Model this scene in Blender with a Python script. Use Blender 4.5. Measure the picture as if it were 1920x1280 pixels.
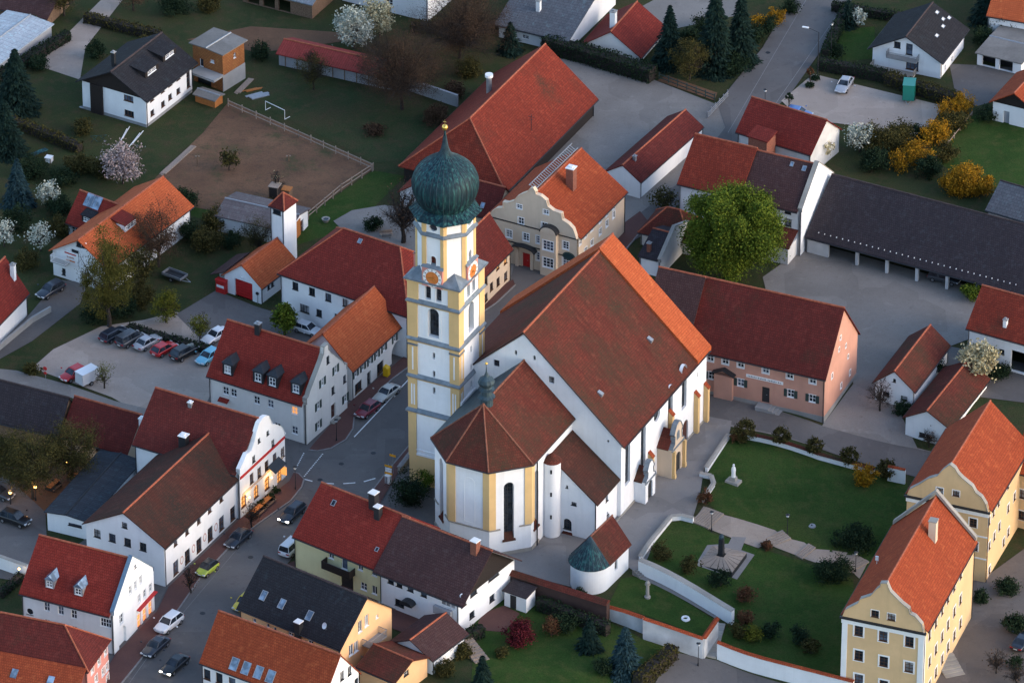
import bpy, bmesh, math, random
from math import radians, sin, cos, pi, sqrt, atan2, hypot, tan
from mathutils import Vector, Matrix
from mathutils.geometry import delaunay_2d_cdt

for o in list(bpy.data.objects): bpy.data.objects.remove(o)
SC = bpy.context.scene; COL = SC.collection
# ---------------------------------------------------------------- camera
PITCH = radians(31.5); FPX = 12000.0; DIST = FPX/14.0
CAM = Vector((0, -DIST*cos(PITCH), DIST*sin(PITCH)))
cd = bpy.data.cameras.new('camera'); cam = bpy.data.objects.new('camera', cd); COL.objects.link(cam)
cam.location = CAM; cam.rotation_euler = (pi/2-PITCH, 0, 0)
cd.sensor_width = 36; cd.lens = FPX/1920*36; cd.clip_start = 5; cd.clip_end = 9000
SC.camera = cam
# ---------------------------------------------------------------- sky, sun, exposure
SUN_AZ = radians(-20)      # direction towards the sun measured from +X towards +Y
SUN_EL = radians(20)
w = bpy.data.worlds.new('World'); SC.world = w; w.use_nodes = True
nt = w.node_tree; bg = nt.nodes['Background']
sky = nt.nodes.new('ShaderNodeTexSky'); sky.sky_type = 'NISHITA'; sky.sun_disc = False
sky.sun_elevation = SUN_EL; sky.sun_rotation = pi/2-SUN_AZ; sky.air_density = 1.0; sky.dust_density = 1.2; sky.ozone_density = 1.3
nt.links.new(sky.outputs[0], bg.inputs[0]); bg.inputs[1].default_value = 0.15
sd = bpy.data.lights.new('sun', 'SUN'); sun = bpy.data.objects.new('sun', sd); COL.objects.link(sun)
sd.energy = 0.25; sd.angle = radians(40); sd.color = (1.0, 0.74, 0.66)
sdir = Vector((cos(SUN_AZ)*cos(SUN_EL), sin(SUN_AZ)*cos(SUN_EL), sin(SUN_EL)))
sun.rotation_euler = sdir.to_track_quat('Z', 'Y').to_euler(); sun.location = (150, -60, 120)
SC.view_settings.view_transform = 'Standard'; SC.view_settings.look = 'None'
SC.view_settings.exposure = 1.62; SC.view_settings.gamma = 1.0
SC.render.engine = 'CYCLES'
# ---------------------------------------------------------------- photograph -> place
def ray(px, py):
    return Vector((0, cos(PITCH), -sin(PITCH))) + Vector((1, 0, 0))*((px-960)/FPX) - Vector((0, sin(PITCH), cos(PITCH)))*((py-640)/FPX)
def G0(px, py, z=0.0):
    d = ray(px, py); return CAM + d*((z-CAM.z)/d.z)
def PROJ(q):
    q = Vector(q)-CAM; F = Vector((0, cos(PITCH), -sin(PITCH))); U = Vector((0, sin(PITCH), cos(PITCH))); k = FPX/q.dot(F)
    return 960+k*q.x, 640-k*q.dot(U)
TH = radians(-26); TX, TY = cos(TH), sin(TH)
_p = G0(1345, 965); T0 = _p.x*TX+_p.y*TY-2.5
_q = G0(1545, 800); S0 = _q.y*TX-_q.x*TY
def H(x, y):                       # the churchyard falls away towards the manor houses
    s = min(1, max(0, (x*TX+y*TY-T0)/21.0)); f = min(1, max(0, (S0+13-(y*TX-x*TY))/15.0)); return -3.0*s*s*(3-2*s)*f*f*(3-2*f)
def G(px, py, dz=0.0):
    z = 0.0
    for i in range(25):
        q = G0(px, py, z+dz); z += 0.7*(H(q.x, q.y)-z)
    return G0(px, py, z+dz)
# ---------------------------------------------------------------- mesh helper
class MB:
    def __init__(s): s.v = []; s.f = []; s.m = []
    def add(s, pts, faces, m=0):
        b = len(s.v); s.v += [tuple(p) for p in pts]
        for f in faces: s.f.append(tuple(b+i for i in f)); s.m.append(m)
    def poly(s, pts, m=0): s.add(pts, [tuple(range(len(pts)))], m)
    def box(s, x0, x1, y0, y1, z0, z1, m=0):
        s.add([(x0,y0,z0),(x1,y0,z0),(x1,y1,z0),(x0,y1,z0),(x0,y0,z1),(x1,y0,z1),(x1,y1,z1),(x0,y1,z1)],
              [(0,3,2,1),(4,5,6,7),(0,1,5,4),(1,2,6,5),(2,3,7,6),(3,0,4,7)], m)
    def frus(s, r0, r1, z0, z1, m=0):      # r=(x0,x1,y0,y1)
        a, b, c, d = r0; e, f, g, h = r1
        s.add([(a,c,z0),(b,c,z0),(b,d,z0),(a,d,z0),(e,g,z1),(f,g,z1),(f,h,z1),(e,h,z1)],
              [(0,3,2,1),(4,5,6,7),(0,1,5,4),(1,2,6,5),(2,3,7,6),(3,0,4,7)], m)
    def prism(s, pts, off, m=0, cap=True):  # polygon 3D + offset vector
        n = len(pts); off = Vector(off); P = [Vector(p) for p in pts]
        F = [(i, (i+1) % n, n+(i+1) % n, n+i) for i in range(n)]
        if cap: F += [tuple(range(n))[::-1], tuple(range(n, 2*n))]
        s.add(P+[p+off for p in P], F, m)
    def tube(s, p, q, r0, r1=None, n=6, m=0, cap=True):
        r1 = r0 if r1 is None else r1
        p = Vector(p); q = Vector(q); d = (q-p)
        if d.length < 1e-6: return
        d.normalize(); a = d.orthogonal().normalized(); b = d.cross(a)
        P = [p+(a*cos(2*pi*i/n)+b*sin(2*pi*i/n))*r0 for i in range(n)]+[q+(a*cos(2*pi*i/n)+b*sin(2*pi*i/n))*r1 for i in range(n)]
        F = [(i, (i+1) % n, n+(i+1) % n, n+i) for i in range(n)]
        if cap: F += [tuple(range(n))[::-1], tuple(range(n, 2*n))]
        s.add(P, F, m)
    def lathe(s, prof, n=16, c=(0, 0), m=0, a0=0.0, a1=2*pi, rib=None):
        full = abs(a1-a0-2*pi) < 1e-6; k = n if full else n+1
        P = []
        for (r, z) in prof:
            for i in range(k):
                a = a0+(a1-a0)*i/n; rr = r*(rib(i) if rib else 1)
                P.append((c[0]+rr*cos(a), c[1]+rr*sin(a), z))
        F = []
        for j in range(len(prof)-1):
            for i in range(n):
                i2 = (i+1) % k; F.append((j*k+i, j*k+i2, (j+1)*k+i2, (j+1)*k+i))
        s.add(P, F, m)
    def build(s, name, mats, parent=None, smooth=False, loc=None, rz=0.0, uv=True):
        me = bpy.data.meshes.new(name); me.from_pydata(s.v, [], s.f)
        if not isinstance(mats, (list, tuple)): mats = [mats]
        for m in mats: me.materials.append(m)
        if len(mats) > 1: me.polygons.foreach_set('material_index', s.m)
        if smooth: me.polygons.foreach_set('use_smooth', [True]*len(me.polygons))
        if uv: auto_uv(me)
        me.update()
        return link(name, me, parent, loc, rz)
def auto_uv(me):
    L = me.uv_layers.new(name='uv').data
    V = me.vertices
    for p in me.polygons:
        n = p.normal
        if abs(n.z) > .995: ua, va = Vector((1, 0, 0)), Vector((0, 1, 0))
        else:
            ua = Vector((-n.y, n.x, 0)).normalized(); va = n.cross(ua)
        for li in p.loop_indices:
            c = V[me.loops[li].vertex_index].co; L[li].uv = (c.dot(ua), c.dot(va))
def link(name, me, parent=None, loc=None, rz=0.0):
    o = bpy.data.objects.new(name, me); COL.objects.link(o)
    if parent: o.parent = parent
    if loc is not None: o.location = loc
    if rz: o.rotation_euler = (0, 0, rz)
    return o
def tag(o, label=None, cat=None, group=None, kind=None):
    if label: o['label'] = label
    if cat: o['category'] = cat
    if group: o['group'] = group
    if kind: o['kind'] = kind
    return o
def empty(name, loc, rz=0.0, label=None, cat=None, group=None):
    o = bpy.data.objects.new(name, None); COL.objects.link(o); o.location = loc; o.rotation_euler = (0, 0, rz)
    o.empty_display_size = .5
    return tag(o, label, cat, group)
def copy_tree(o, parent=None):
    c = o.copy(); COL.objects.link(c)
    if parent: c.parent = parent
    for ch in list(o.children): copy_tree(ch, c)
    return c
def inpoly(x, y, P):
    r = False; j = len(P)-1
    for i in range(len(P)):
        if (P[i][1] > y) != (P[j][1] > y) and x < (P[j][0]-P[i][0])*(y-P[i][1])/(P[j][1]-P[i][1])+P[i][0]: r = not r
        j = i
    return r
def cdt(outer, holes=(), extra=()):
    V = []; E = []
    for P in [outer]+list(holes):
        b = len(V); n = len(P); V += [Vector((p[0], p[1])) for p in P]; E += [(b+i, b+(i+1) % n) for i in range(n)]
    V += [Vector((p[0], p[1])) for p in extra]
    r = delaunay_2d_cdt(V, E, [], 0, 1e-5)
    T = []
    for f in r[2]:
        cx = sum(r[0][i].x for i in f)/len(f); cy = sum(r[0][i].y for i in f)/len(f)
        if inpoly(cx, cy, outer) and not any(inpoly(cx, cy, h) for h in holes):
            a, b, c = [r[0][i] for i in f[:3]]
            if (b-a).cross(c-a) < 0: f = f[::-1]
            T.append(tuple(f))
    return [(v.x, v.y) for v in r[0]], T
# ---------------------------------------------------------------- materials
class N:
    def __init__(s, name):
        s.mat = bpy.data.materials.new(name); s.mat.use_nodes = True; s.t = s.mat.node_tree
        s.b = s.t.nodes['Principled BSDF']; s.b.inputs['Roughness'].default_value = .85
        s.b.inputs['Specular IOR Level'].default_value = .25
    def n(s, typ, **kw):
        q = s.t.nodes.new('ShaderNode'+typ)
        for k, v in kw.items():
            if k.startswith('i_'): q.inputs[k[2:]].default_value = v
            else: setattr(q, k, v)
        return q
    def l(s, a, b): s.t.links.new(a, b)
    def pos(s): return s.n('NewGeometry').outputs['Position']
    def noise(s, scale, detail=3, rough=.55, vec=None, dist=0):
        q = s.n('TexNoise'); q.inputs['Scale'].default_value = scale; q.inputs['Detail'].default_value = detail
        q.inputs['Roughness'].default_value = rough; q.inputs['Distortion'].default_value = dist
        s.l(vec if vec is not None else s.pos(), q.inputs['Vector']); return q.outputs['Fac']
    def ramp(s, fac, stops):
        q = s.n('ValToRGB'); e = q.color_ramp.elements
        while len(e) > 1: e.remove(e[-1])
        e[0].position = stops[0][0]; e[0].color = (*stops[0][1], 1)
        for p, c in stops[1:]:
            x = e.new(p); x.color = (*c, 1)
        s.l(fac, q.inputs[0]); return q.outputs[0]
    def mix(s, fac, a, b, mode='MIX'):
        q = s.n('Mix', data_type='RGBA', blend_type=mode)
        for k, v in ((0, fac), (6, a), (7, b)):
            if isinstance(v, (int, float)): q.inputs[k].default_value = v
            elif isinstance(v, tuple): q.inputs[k].default_value = (*v, 1)
            else: s.l(v, q.inputs[k])
        return q.outputs[2]
    def mr(s, v, a, b, c=0.0, d=1.0):
        q = s.n('MapRange'); s.l(v, q.inputs[0])
        for i, x in enumerate((a, b, c, d)): q.inputs[i+1].default_value = x
        return q.outputs[0]
    def bump(s, h, strength=.3, dist=.05):
        q = s.n('Bump'); q.inputs['Strength'].default_value = strength; q.inputs['Distance'].default_value = dist
        s.l(h, q.inputs['Height']); s.l(q.outputs[0], s.b.inputs['Normal'])
    def col(s, c): s.l(c, s.b.inputs['Base Color'])
def mul(c, k): return tuple(x*k for x in c)
def plaster(name, c, stain=.10):
    m = N(name)
    a = m.mix(m.mr(m.noise(.35, 4), .35, .7), mul(c, 1-stain), mul(c, 1.03))
    b = m.mix(m.mr(m.noise(2.2, 5, .7), .5, .8, 0, .35), a, mul(c, .82))
    mp = m.n('Mapping'); mp.inputs['Scale'].default_value = (1.5, 1.5, .11); m.l(m.pos(), mp.inputs[0])
    b = m.mix(m.mr(m.noise(1.2, 4, .65, mp.outputs[0]), .52, .74, 0, .22+stain), b, mul(c, .74))
    m.col(b); m.bump(m.noise(14, 3), .25, .02); m.b.inputs['Roughness'].default_value = .92
    return m.mat
def plain(name, c, rough=.7, var=.12, metal=0.0, scale=3.0, spec=.3):
    m = N(name); m.col(m.mix(m.mr(m.noise(scale, 3), .3, .7), mul(c, 1-var), mul(c, 1+var)))
    m.b.inputs['Roughness'].default_value = rough; m.b.inputs['Metallic'].default_value = metal; m.b.inputs['Specular IOR Level'].default_value = spec
    return m.mat
def tiles(name, c, c2=None, moss=0.0, streak=.3, mossc=(.035, .03, .018), dark=.6, bw=.3, bh=.34, fade=.35, seed=0.0):
    m = N(name); uv = m.n('UVMap').outputs[0]
    c2 = c2 or mul(c, .72)
    br = m.n('TexBrick', offset=.5); m.l(uv, br.inputs['Vector'])
    br.inputs['Color1'].default_value = (*c, 1); br.inputs['Color2'].default_value = (*c2, 1); br.inputs['Mortar'].default_value = (*mul(c, .3), 1)
    br.inputs['Scale'].default_value = 1; br.inputs['Brick Width'].default_value = bw; br.inputs['Row Height'].default_value = bh
    br.inputs['Mortar Size'].default_value = .025; br.inputs['Mortar Smooth'].default_value = .3; br.inputs['Bias'].default_value = -.1
    mp = m.n('Mapping'); mp.inputs['Location'].default_value = (seed, seed*1.7, 0); m.l(m.pos(), mp.inputs[0]); P = mp.outputs[0]
    x = m.mix(m.mr(m.noise(.22, 4, .6, P), .35, .7, 0, fade), br.outputs[0], mul(c2, dark))
    x = m.mix(m.mr(m.noise(4.5, 3, .7, P), .40, .70, 0, .7), x, mul(c, .5))
    x = m.mix(m.mr(m.noise(1.3, 5, .7, P), .54, .72, 0, .5), x, (c[0]*1.25, c[1]*1.75, c[2]*1.7))
    x = m.mix(m.mr(m.noise(9.0, 3, .7, P), .62, .74, 0, .35), x, (.5*c[0]+.09, .5*c[1]+.08, .5*c[2]+.07))
    mu = m.n('Mapping'); mu.inputs['Scale'].default_value = (1.3, .12, 1); m.l(uv, mu.inputs[0])       # rain streaks
    x = m.mix(m.mr(m.noise(1.0, 4, .6, mu.outputs[0]), .45, .72, 0, streak), x, mul(c2, .5))
    if moss > 0:
        q = m.n('Math', operation='MULTIPLY'); m.l(m.mr(m.noise(.13, 5, .65, P), .62-.3*moss, .78-.2*moss), q.inputs[0]); m.l(m.mr(m.noise(3.2, 5, .8, P), .36, .56, .1, .95), q.inputs[1])
        x = m.mix(q.outputs[0], x, mossc)
    m.col(x)
    hh = m.n('Math', operation='SUBTRACT'); hh.inputs[0].default_value = 1; m.l(br.outputs['Fac'], hh.inputs[1])
    m.bump(hh.outputs[0], .5, .04); m.b.inputs['Roughness'].default_value = .9; m.b.inputs['Specular IOR Level'].default_value = .15
    return m.mat
def glassm(name, c=(.012, .016, .022), rough=.12):
    m = N(name); m.b.inputs['Roughness'].default_value = rough; m.b.inputs['Specular IOR Level'].default_value = .35
    m.col(m.mix(m.mr(m.noise(.9, 2), .4, .65), c, mul(c, 2.6))); return m.mat
def emis(name, c, s, base=None):
    m = N(name); m.b.inputs['Base Color'].default_value = (*(base or c), 1)
    m.b.inputs['Emission Color'].default_value = (*c, 1); m.b.inputs['Emission Strength'].default_value = s
    return m.mat
M = {}
M['white'] = plaster('white_plaster', (.74, .745, .76), .07)
M['offwhite'] = plaster('offwhite_plaster', (.71, .675, .64), .10)
M['old_white'] = plaster('weathered_white_plaster', (.60, .60, .60), .25)
M['cream'] = plaster('cream_plaster', (.60, .475, .355), .10)
M['pale_yellow'] = plaster('pale_yellow_plaster', (.66, .62, .36), .08)
M['yellow'] = plaster('yellow_plaster', (.64, .435, .235), .10)
M['ochre'] = plaster('ochre_plaster', (.64, .43, .20), .10)
M['peach'] = plaster('peach_plaster', (.70, .42, .22), .10)
M['pink'] = plaster('pink_plaster', (.52, .27, .20), .14)
M['rose'] = plaster('rose_plaster', (.58, .24, .20), .10)
M['grey_plaster'] = plaster('grey_plaster', (.30, .29, .28), .2)
M['concrete'] = plaster('concrete', (.30, .30, .30), .25)
M['stone'] = plaster('pale_stone', (.33, .305, .27), .25)
M['tile_red'] = tiles('red_roof_tiles', (.215, .030, .022), (.155, .024, .019))
M['tile_bright'] = tiles('bright_red_roof_tiles', (.255, .032, .022), (.195, .026, .019), fade=.25)
M['tile_orange'] = tiles('orange_roof_tiles', (.37, .072, .027), (.28, .052, .022), fade=.35)
M['tile_new'] = tiles('new_orange_roof_tiles', (.50, .112, .040), (.42, .09, .034), fade=.2, dark=.8)
M['tile_old'] = tiles('old_brown_roof_tiles', (.150, .035, .024), (.098, .027, .021), moss=.6, fade=.5, streak=.5)
M['tile_mossy'] = tiles('mossy_roof_tiles', (.110, .034, .024), (.070, .027, .021), moss=.7, mossc=(.026, .022, .017), fade=.6, streak=.5)
M['tile_nave'] = tiles('nave_roof_tiles', (.150, .034, .023), (.098, .027, .020), moss=.6, fade=.45, seed=13, streak=.55)
M['tile_brown'] = tiles('brown_roof_tiles', (.085, .042, .040), (.062, .032, .033), fade=.3)
M['tile_dark'] = tiles('dark_grey_roof_tiles', (.032, .031, .036), (.022, .022, .027), fade=.3)
M['tile_slate'] = tiles('violet_grey_roof_tiles', (.050, .040, .046), (.036, .030, .036), fade=.35)
M['tile_grey'] = tiles('fibre_cement_roof', (.13, .135, .15), (.10, .105, .12), bw=.8, bh=.5)
M['tile_farm'] = tiles('farm_red_roof_tiles', (.25, .040, .022), (.16, .029, .019), moss=.15, fade=.5, seed=5)
M['tile_pinkhouse'] = tiles('weathered_dark_red_tiles', (.150, .027, .022), (.100, .023, .020), moss=.12, fade=.55, seed=9)
M['ridge'] = plain('ridge_tiles', (.30, .085, .045), .9, .3)
M['ridge_dark'] = plain('dark_ridge_tiles', (.05, .035, .035), .9, .3)
M['ridge_old'] = plain('weathered_ridge_tiles', (.18, .07, .045), .9, .35)
M['glass'] = glassm('window_glass')
M['glass_painted_sky'] = glassm('window_glass_painted_reflection', (.045, .055, .075), .08)  # bluish sky reflection painted into the pane colour
M['glass_curtain'] = glassm('window_with_curtain', (.16, .16, .165), .3)
M['glass_blue'] = glassm('skylight_glass', (.10, .14, .19), .08)
M['glass_lit'] = emis('lit_window', (1.0, .38, .08), .32, (.3, .2, .1))
M['frame_white'] = plain('white_window_frame', (.72, .72, .72), .5, .04)
M['frame_brown'] = plain('brown_window_frame', (.075, .035, .02), .6)
M['frame_dark'] = plain('dark_window_frame', (.03, .03, .032), .5)
M['trim_white'] = plaster('white_trim', (.74, .74, .74), .05)
M['shutter_green'] = plain('dark_green_shutter', (.03, .05, .045), .6)
M['wood_dark_and_shade'] = plain('dark_boards_and_shade', (.018, .013, .012), .8, .3, scale=8)  # real dark boards, also painted shade in barns and the arch
M['wood'] = plain('weathered_wood', (.16, .10, .065), .9, .35, scale=6)
M['wood_orange'] = plain('orange_timber', (.36, .13, .035), .8, .2, scale=6)
M['metal_dark'] = plain('dark_metal', (.035, .037, .042), .45, .1, .4)
M['metal_grey'] = plain('grey_metal', (.30, .31, .33), .45, .1, .5)
M['metal_white'] = plain('white_painted_metal', (.7, .7, .7), .4, .05)
M['copper'] = None
M['gold'] = plain('gilding', (.75, .48, .12), .3, .05, .9)
M['door_brown'] = plain('brown_door', (.07, .025, .018), .6)
M['door_red'] = plain('red_door', (.42, .02, .02), .5, .08)
M['black'] = plain('near_black', (.01, .01, .012), .8)
def copper():
    m = N('patinated_copper')
    z = m.n('SeparateXYZ'); m.l(m.pos(), z.inputs[0])
    mp = m.n('Mapping'); mp.inputs['Scale'].default_value = (2.2, 2.2, .10); m.l(m.pos(), mp.inputs[0])
    st = m.noise(1.3, 5, .6, mp.outputs[0])
    c = m.ramp(st, [(.36, (.003, .010, .019)), (.46, (.007, .032, .044)), (.56, (.016, .078, .082)), (.69, (.06, .19, .175))])
    dk = m.mr(m.noise(.5, 3), .35, .65, 0, .6)
    m.col(m.mix(dk, c, (.010, .022, .030))); m.b.inputs['Roughness'].default_value = .6; m.b.inputs['Metallic'].default_value = .25
    return m.mat
M['copper'] = copper()
M['copper_dark'] = plain('darkened_copper', (.035, .06, .075), .6, .4, .3, 1.5)
M['lead'] = plain('lead_flashing', (.15, .18, .21), .55, .25, .2, 1.2)
# ---------------------------------------------------------------- windows
_wm = {}; WR = random.Random(5)
def rect(s, z, w, h): return [(s-w/2, z-h/2), (s+w/2, z-h/2), (s+w/2, z+h/2), (s-w/2, z+h/2)]
def arch(s, z, w, h, n=10):
    r = w/2; P = [(s-r, z-h/2), (s+r, z-h/2)]; zc = z+h/2-r
    return P+[(s+r*cos(pi*i/n), zc+r*sin(pi*i/n)) for i in range(n+1)]
def ellipse(s, z, w, h, n=16): return [(s+w/2*cos(2*pi*i/n), z+h/2*sin(2*pi*i/n)) for i in range(n)]
SHAPE = {'r': rect, 'a': arch, 'e': ellipse}
def window(parent, loc, rz, w, h, frame='white', nx=2, nz=2, shape='r', lit=None, surround=None, sw=.16, sill=True, shutter=None, name='window', pane=None, depth=.16, bar=.07, sd=None):
    """local x along the wall, z up, -y outwards; origin at the opening's centre on the wall face"""
    key = (round(w, 2), round(h, 2), frame, nx, nz, shape, surround, sw, sill, depth, bar, sd)
    if key not in _wm:
        f = MB(); P = SHAPE[shape](0, 0, w, h); n = len(P)
        k = max(.3, 1-2*bar/w), max(.3, 1-2*bar/h)
        Q = [(x*k[0], z*k[1]) for x, z in P]; d0 = depth-.05
        f.add([(x, d0, z) for x, z in P]+[(x, d0, z) for x, z in Q]+[(x, depth+.02, z) for x, z in Q],
              [(i, (i+1) % n, n+(i+1) % n, n+i) for i in range(n)]+[(n+i, n+(i+1) % n, 2*n+(i+1) % n, 2*n+i) for i in range(n)])
        bw = bar*.55
        for i in range(1, nx): x = -w/2+w*i/nx; f.box(x-bw, x+bw, d0, depth+.01, -h/2+bar, h/2-bar*(1 if shape == 'r' else 3))
        for j in range(1, nz): z = -h/2+h*j/nz; f.box(-w/2+bar, w/2-bar, d0+.004, depth+.008, z-bw*.8, z+bw*.8)
        if sill: f.box(-w/2-.06, w/2+.06, -.07, depth, -h/2-.06, -h/2+.003)
        me = bpy.data.meshes.new('window_frame'); me.from_pydata(f.v, [], f.f); me.materials.append(M['frame_'+frame]); auto_uv(me)
        p = bpy.data.meshes.new('pane'); p.from_pydata([(x, depth, z) for x, z in P], [], [tuple(range(n))]); p.materials.append(M['glass']); auto_uv(p)
        s = None
        if surround:
            S = [(x*(1+2*sw/w), z*(1+2*sw/h)) for x, z in P]; q = MB(); y0 = -.04
            q.add([(x, y0, z) for x, z in S]+[(x, y0, z) for x, z in P]+[(x, .02, z) for x, z in S]+[(x, .001, z) for x, z in P],
                  [(i, (i+1) % n, n+(i+1) % n, n+i) for i in range(n)]+[(i, 2*n+i, 2*n+(i+1) % n, (i+1) % n) for i in range(n)]+[(n+i, n+(i+1) % n, 3*n+(i+1) % n, 3*n+i) for i in range(n)])
            s = bpy.data.meshes.new('surround'); s.from_pydata(q.v, [], q.f); s.materials.append(M[surround]); auto_uv(s)
        _wm[key] = (me, p, s)
    me, p, s = _wm[key]
    o = link(name, me, parent, loc, rz)
    if not (pane or lit) and shape == 'r': pane = WR.choice((None, None, None, 'glass_painted_sky', 'glass_painted_sky', 'glass_curtain'))
    if pane or lit:
        k2 = (key, pane or lit)
        if k2 not in _wm:
            pm = p.copy(); pm.materials[0] = M[pane or lit]; _wm[k2] = pm
        p = _wm[k2]
    return o, p, s, shutter, w, h
def win_children(t, level3=True):
    o, p, s, shutter, w, h = t
    link('pane', p, o)
    if s: link('surround', s, o)
    if shutter:
        k = ('sh', round(w, 2), round(h, 2), shutter)
        if k not in _wm:
            q = MB(); q.box(-w*.25, w*.25, -.05, 0, -h/2, h/2); q.box(-w*.19, w*.19, -.065, -.045, -h/2+.1, -.04); q.box(-w*.19, w*.19, -.065, -.045, .04, h/2-.1)
            me = bpy.data.meshes.new('shutter'); me.from_pydata(q.v, [], q.f); me.materials.append(M[shutter]); auto_uv(me); _wm[k] = me
        for sg in (-1, 1): link('shutter', _wm[k], o, (sg*(w*.76), 0, 0))
    return o
def wallface(mb, o, d, outline, holes=(), depth=.16, m=0, thick=0.0):
    n = Vector((d[1], -d[0], 0)); O = Vector((o[0], o[1], 0)); D = Vector((d[0], d[1], 0))
    pt = lambda s, z, k: O+D*s-n*k+Vector((0, 0, z))
    V, T = cdt(outline, holes)
    mb.add([pt(s, z, 0) for s, z in V], T, m)
    for h in holes:
        k = len(h); mb.add([pt(s, z, 0) for s, z in h]+[pt(s, z, depth) for s, z in h], [(i, k+i, k+(i+1) % k, (i+1) % k) for i in range(k)], m)
    if thick:
        V, T = cdt(outline); mb.add([pt(s, z, thick) for s, z in V], [t[::-1] for t in T], m)
        k = len(outline); mb.add([pt(s, z, 0) for s, z in outline]+[pt(s, z, thick) for s, z in outline], [(i, (i+1) % k, k+(i+1) % k, k+i)[::-1] for i in range(k)], m)
# ---------------------------------------------------------------- houses
class House:
    """A: near corner, B: left end of the front wall, C: far end of the right wall, all pixels at eave height; yb: pixel row of A's foot"""
    def __init__(s, name, label, A, B, C, yb, ridge='x', ap=None, rise=None, wall='white', roof='tile_red', cat='house', group=None, wa=.5,
                 ov=.35, og=.25, hip=(0, 0), hf=0.0, ridgecap='ridge', t=.16, W=None, D=None, gutter=True, edge=None):
        g = G(A[0], yb); s.z0 = g.z
        lo, hi = 0.0, 60.0
        for i in range(50):
            m = (lo+hi)/2
            if PROJ((g.x, g.y, g.z+m))[1] > A[1]: lo = m
            else: hi = m
        s.he = lo; ze = g.z+lo
        a, b, c = [G0(p[0], p[1], ze) for p in (A, B, C)]
        u = a-b; v = c-a; tu = atan2(u.y, u.x); tv = atan2(v.y, v.x)-pi/2
        s.th = tu*wa+tv*(1-wa)
        s.W = W or u.xy.length; s.D = D or v.xy.length
        s.x = Vector((cos(s.th), sin(s.th), 0)); s.y = Vector((-sin(s.th), cos(s.th), 0))
        s.o = Vector((a.x, a.y, g.z))-s.x*s.W
        s.e = empty(name, s.o, s.th, label, cat, group)
        s.ridge = ridge; s.wall = wall; s.roofm = roof; s.holes = {'F': [], 'R': []}; s.ov = ov; s.og = og; s.hip = hip; s.hf = hf; s.t = t
        s.cap = ridgecap; s.gutter = gutter; s.edge = edge
        if rise is None:
            q = s.loc2w(*((s.W/2, 0, s.he) if ridge == 'y' else (s.W, s.D/2, s.he)))
            lo, hi = 0.0, 40.0
            for i in range(50):
                m = (lo+hi)/2
                if PROJ(q+Vector((0, 0, m)))[1] > ap[1]: lo = m
                else: hi = m
            rise = max(.05, lo-t)
        s.rise = rise
        print('HOUSE %-28s W %.1f D %.1f he %.1f rise %.1f th %.0f skew %.0f' % (name, s.W, s.D, s.he, s.rise, math.degrees(s.th), math.degrees(tu-tv)))
    def loc2w(s, x, y, z): return s.o+s.x*x+s.y*y+Vector((0, 0, z))
    def hit(s, px, py, p0, n):         # pixel ray against a local plane -> local point
        d = ray(px, py); f = lambda v: Vector((v.dot(s.x), v.dot(s.y), v.z))
        dl = f(d); c = f(CAM-s.o); n = Vector(n); k = (Vector(p0)-c).dot(n)/dl.dot(n); return c+dl*k
    def onwall(s, w, px, py):
        q = s.hit(px, py, (0, 0, 0) if w == 'F' else (s.W, 0, 0), (0, -1, 0) if w == 'F' else (1, 0, 0))
        return (q.x, q.z) if w == 'F' else (q.y, q.z)
    def onroof(s, px, py):
        if s.ridge == 'x': return s.hit(px, py, (0, 0, s.he+s.t), (0, -s.rise, s.D/2))
        return s.hit(px, py, (s.W, 0, s.he+s.t), (s.rise, 0, s.W/2))
    def wpos(s, w, sx, z): return ((sx, 0, z), 0.0) if w == 'F' else ((s.W, sx, z), pi/2)
    def win(s, w, pts, ww, hh, shape='r', **kw):
        for p in pts:
            sx, z = s.onwall(w, p[0], p[1]); s.winm(w, sx, z, ww, hh, shape, **kw)
    def winm(s, w, sx, z, ww, hh, shape='r', **kw):
        L = s.W if w == 'F' else s.D
        sx = min(max(sx, ww/2+.08), L-ww/2-.08)
        if (s.ridge == 'x') == (w == 'F'): z = min(z, s.he-hh/2-.12)
        s.holes[w].append((SHAPE[shape](sx, z, ww, hh), kw.get('depth', .16)))
        loc, rz = s.wpos(w, sx, z)
        win_children(window(s.e, loc, rz, ww, hh, shape=shape, **kw))
    def door(s, w, p, ww, hh, mat='door_brown', shape='r', name='door', z0=0.0, **kw):
        sx = s.onwall(w, *p)[0]; z = z0+hh/2
        s.holes[w].append((SHAPE[shape](sx, z, ww, hh), .25))
        P = SHAPE[shape](0, 0, ww, hh); f = MB(); n = len(P)
        f.add([(x, .2, zz) for x, zz in P], [tuple(range(n))])
        f.box(-ww/2+.1, -.03, .17, .199, -hh/2+.15, hh*.28); f.box(.03, ww/2-.1, .17, .199, -hh/2+.15, hh*.28)
        loc, rz = s.wpos(w, sx, z); d = f.build(name, M[mat], s.e, loc=loc, rz=rz)
        g = MB(); g.box(-.06, .06, .1, .168, -.06, .0); g.build('handle', M['metal_grey'], d, loc=(.12, 0, 0))
        return d
    def garage(s, w, p, ww, hh, mat, nb=4, z0=0.0):
        sx = s.onwall(w, *p)[0]; z = z0+hh/2
        s.holes[w].append((rect(sx, z, ww, hh), .3)); f = MB(); loc, rz = s.wpos(w, sx, z)
        f.box(-ww/2, ww/2, .26, .3, -hh/2, hh/2)
        for i in range(nb): f.box(-ww/2+.02, ww/2-.02, .2, .262, -hh/2+hh*i/nb+.02, -hh/2+hh*(i+1)/nb-.03)
        return f.build('garage_door', M[mat], s.e, loc=loc, rz=rz)
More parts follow.
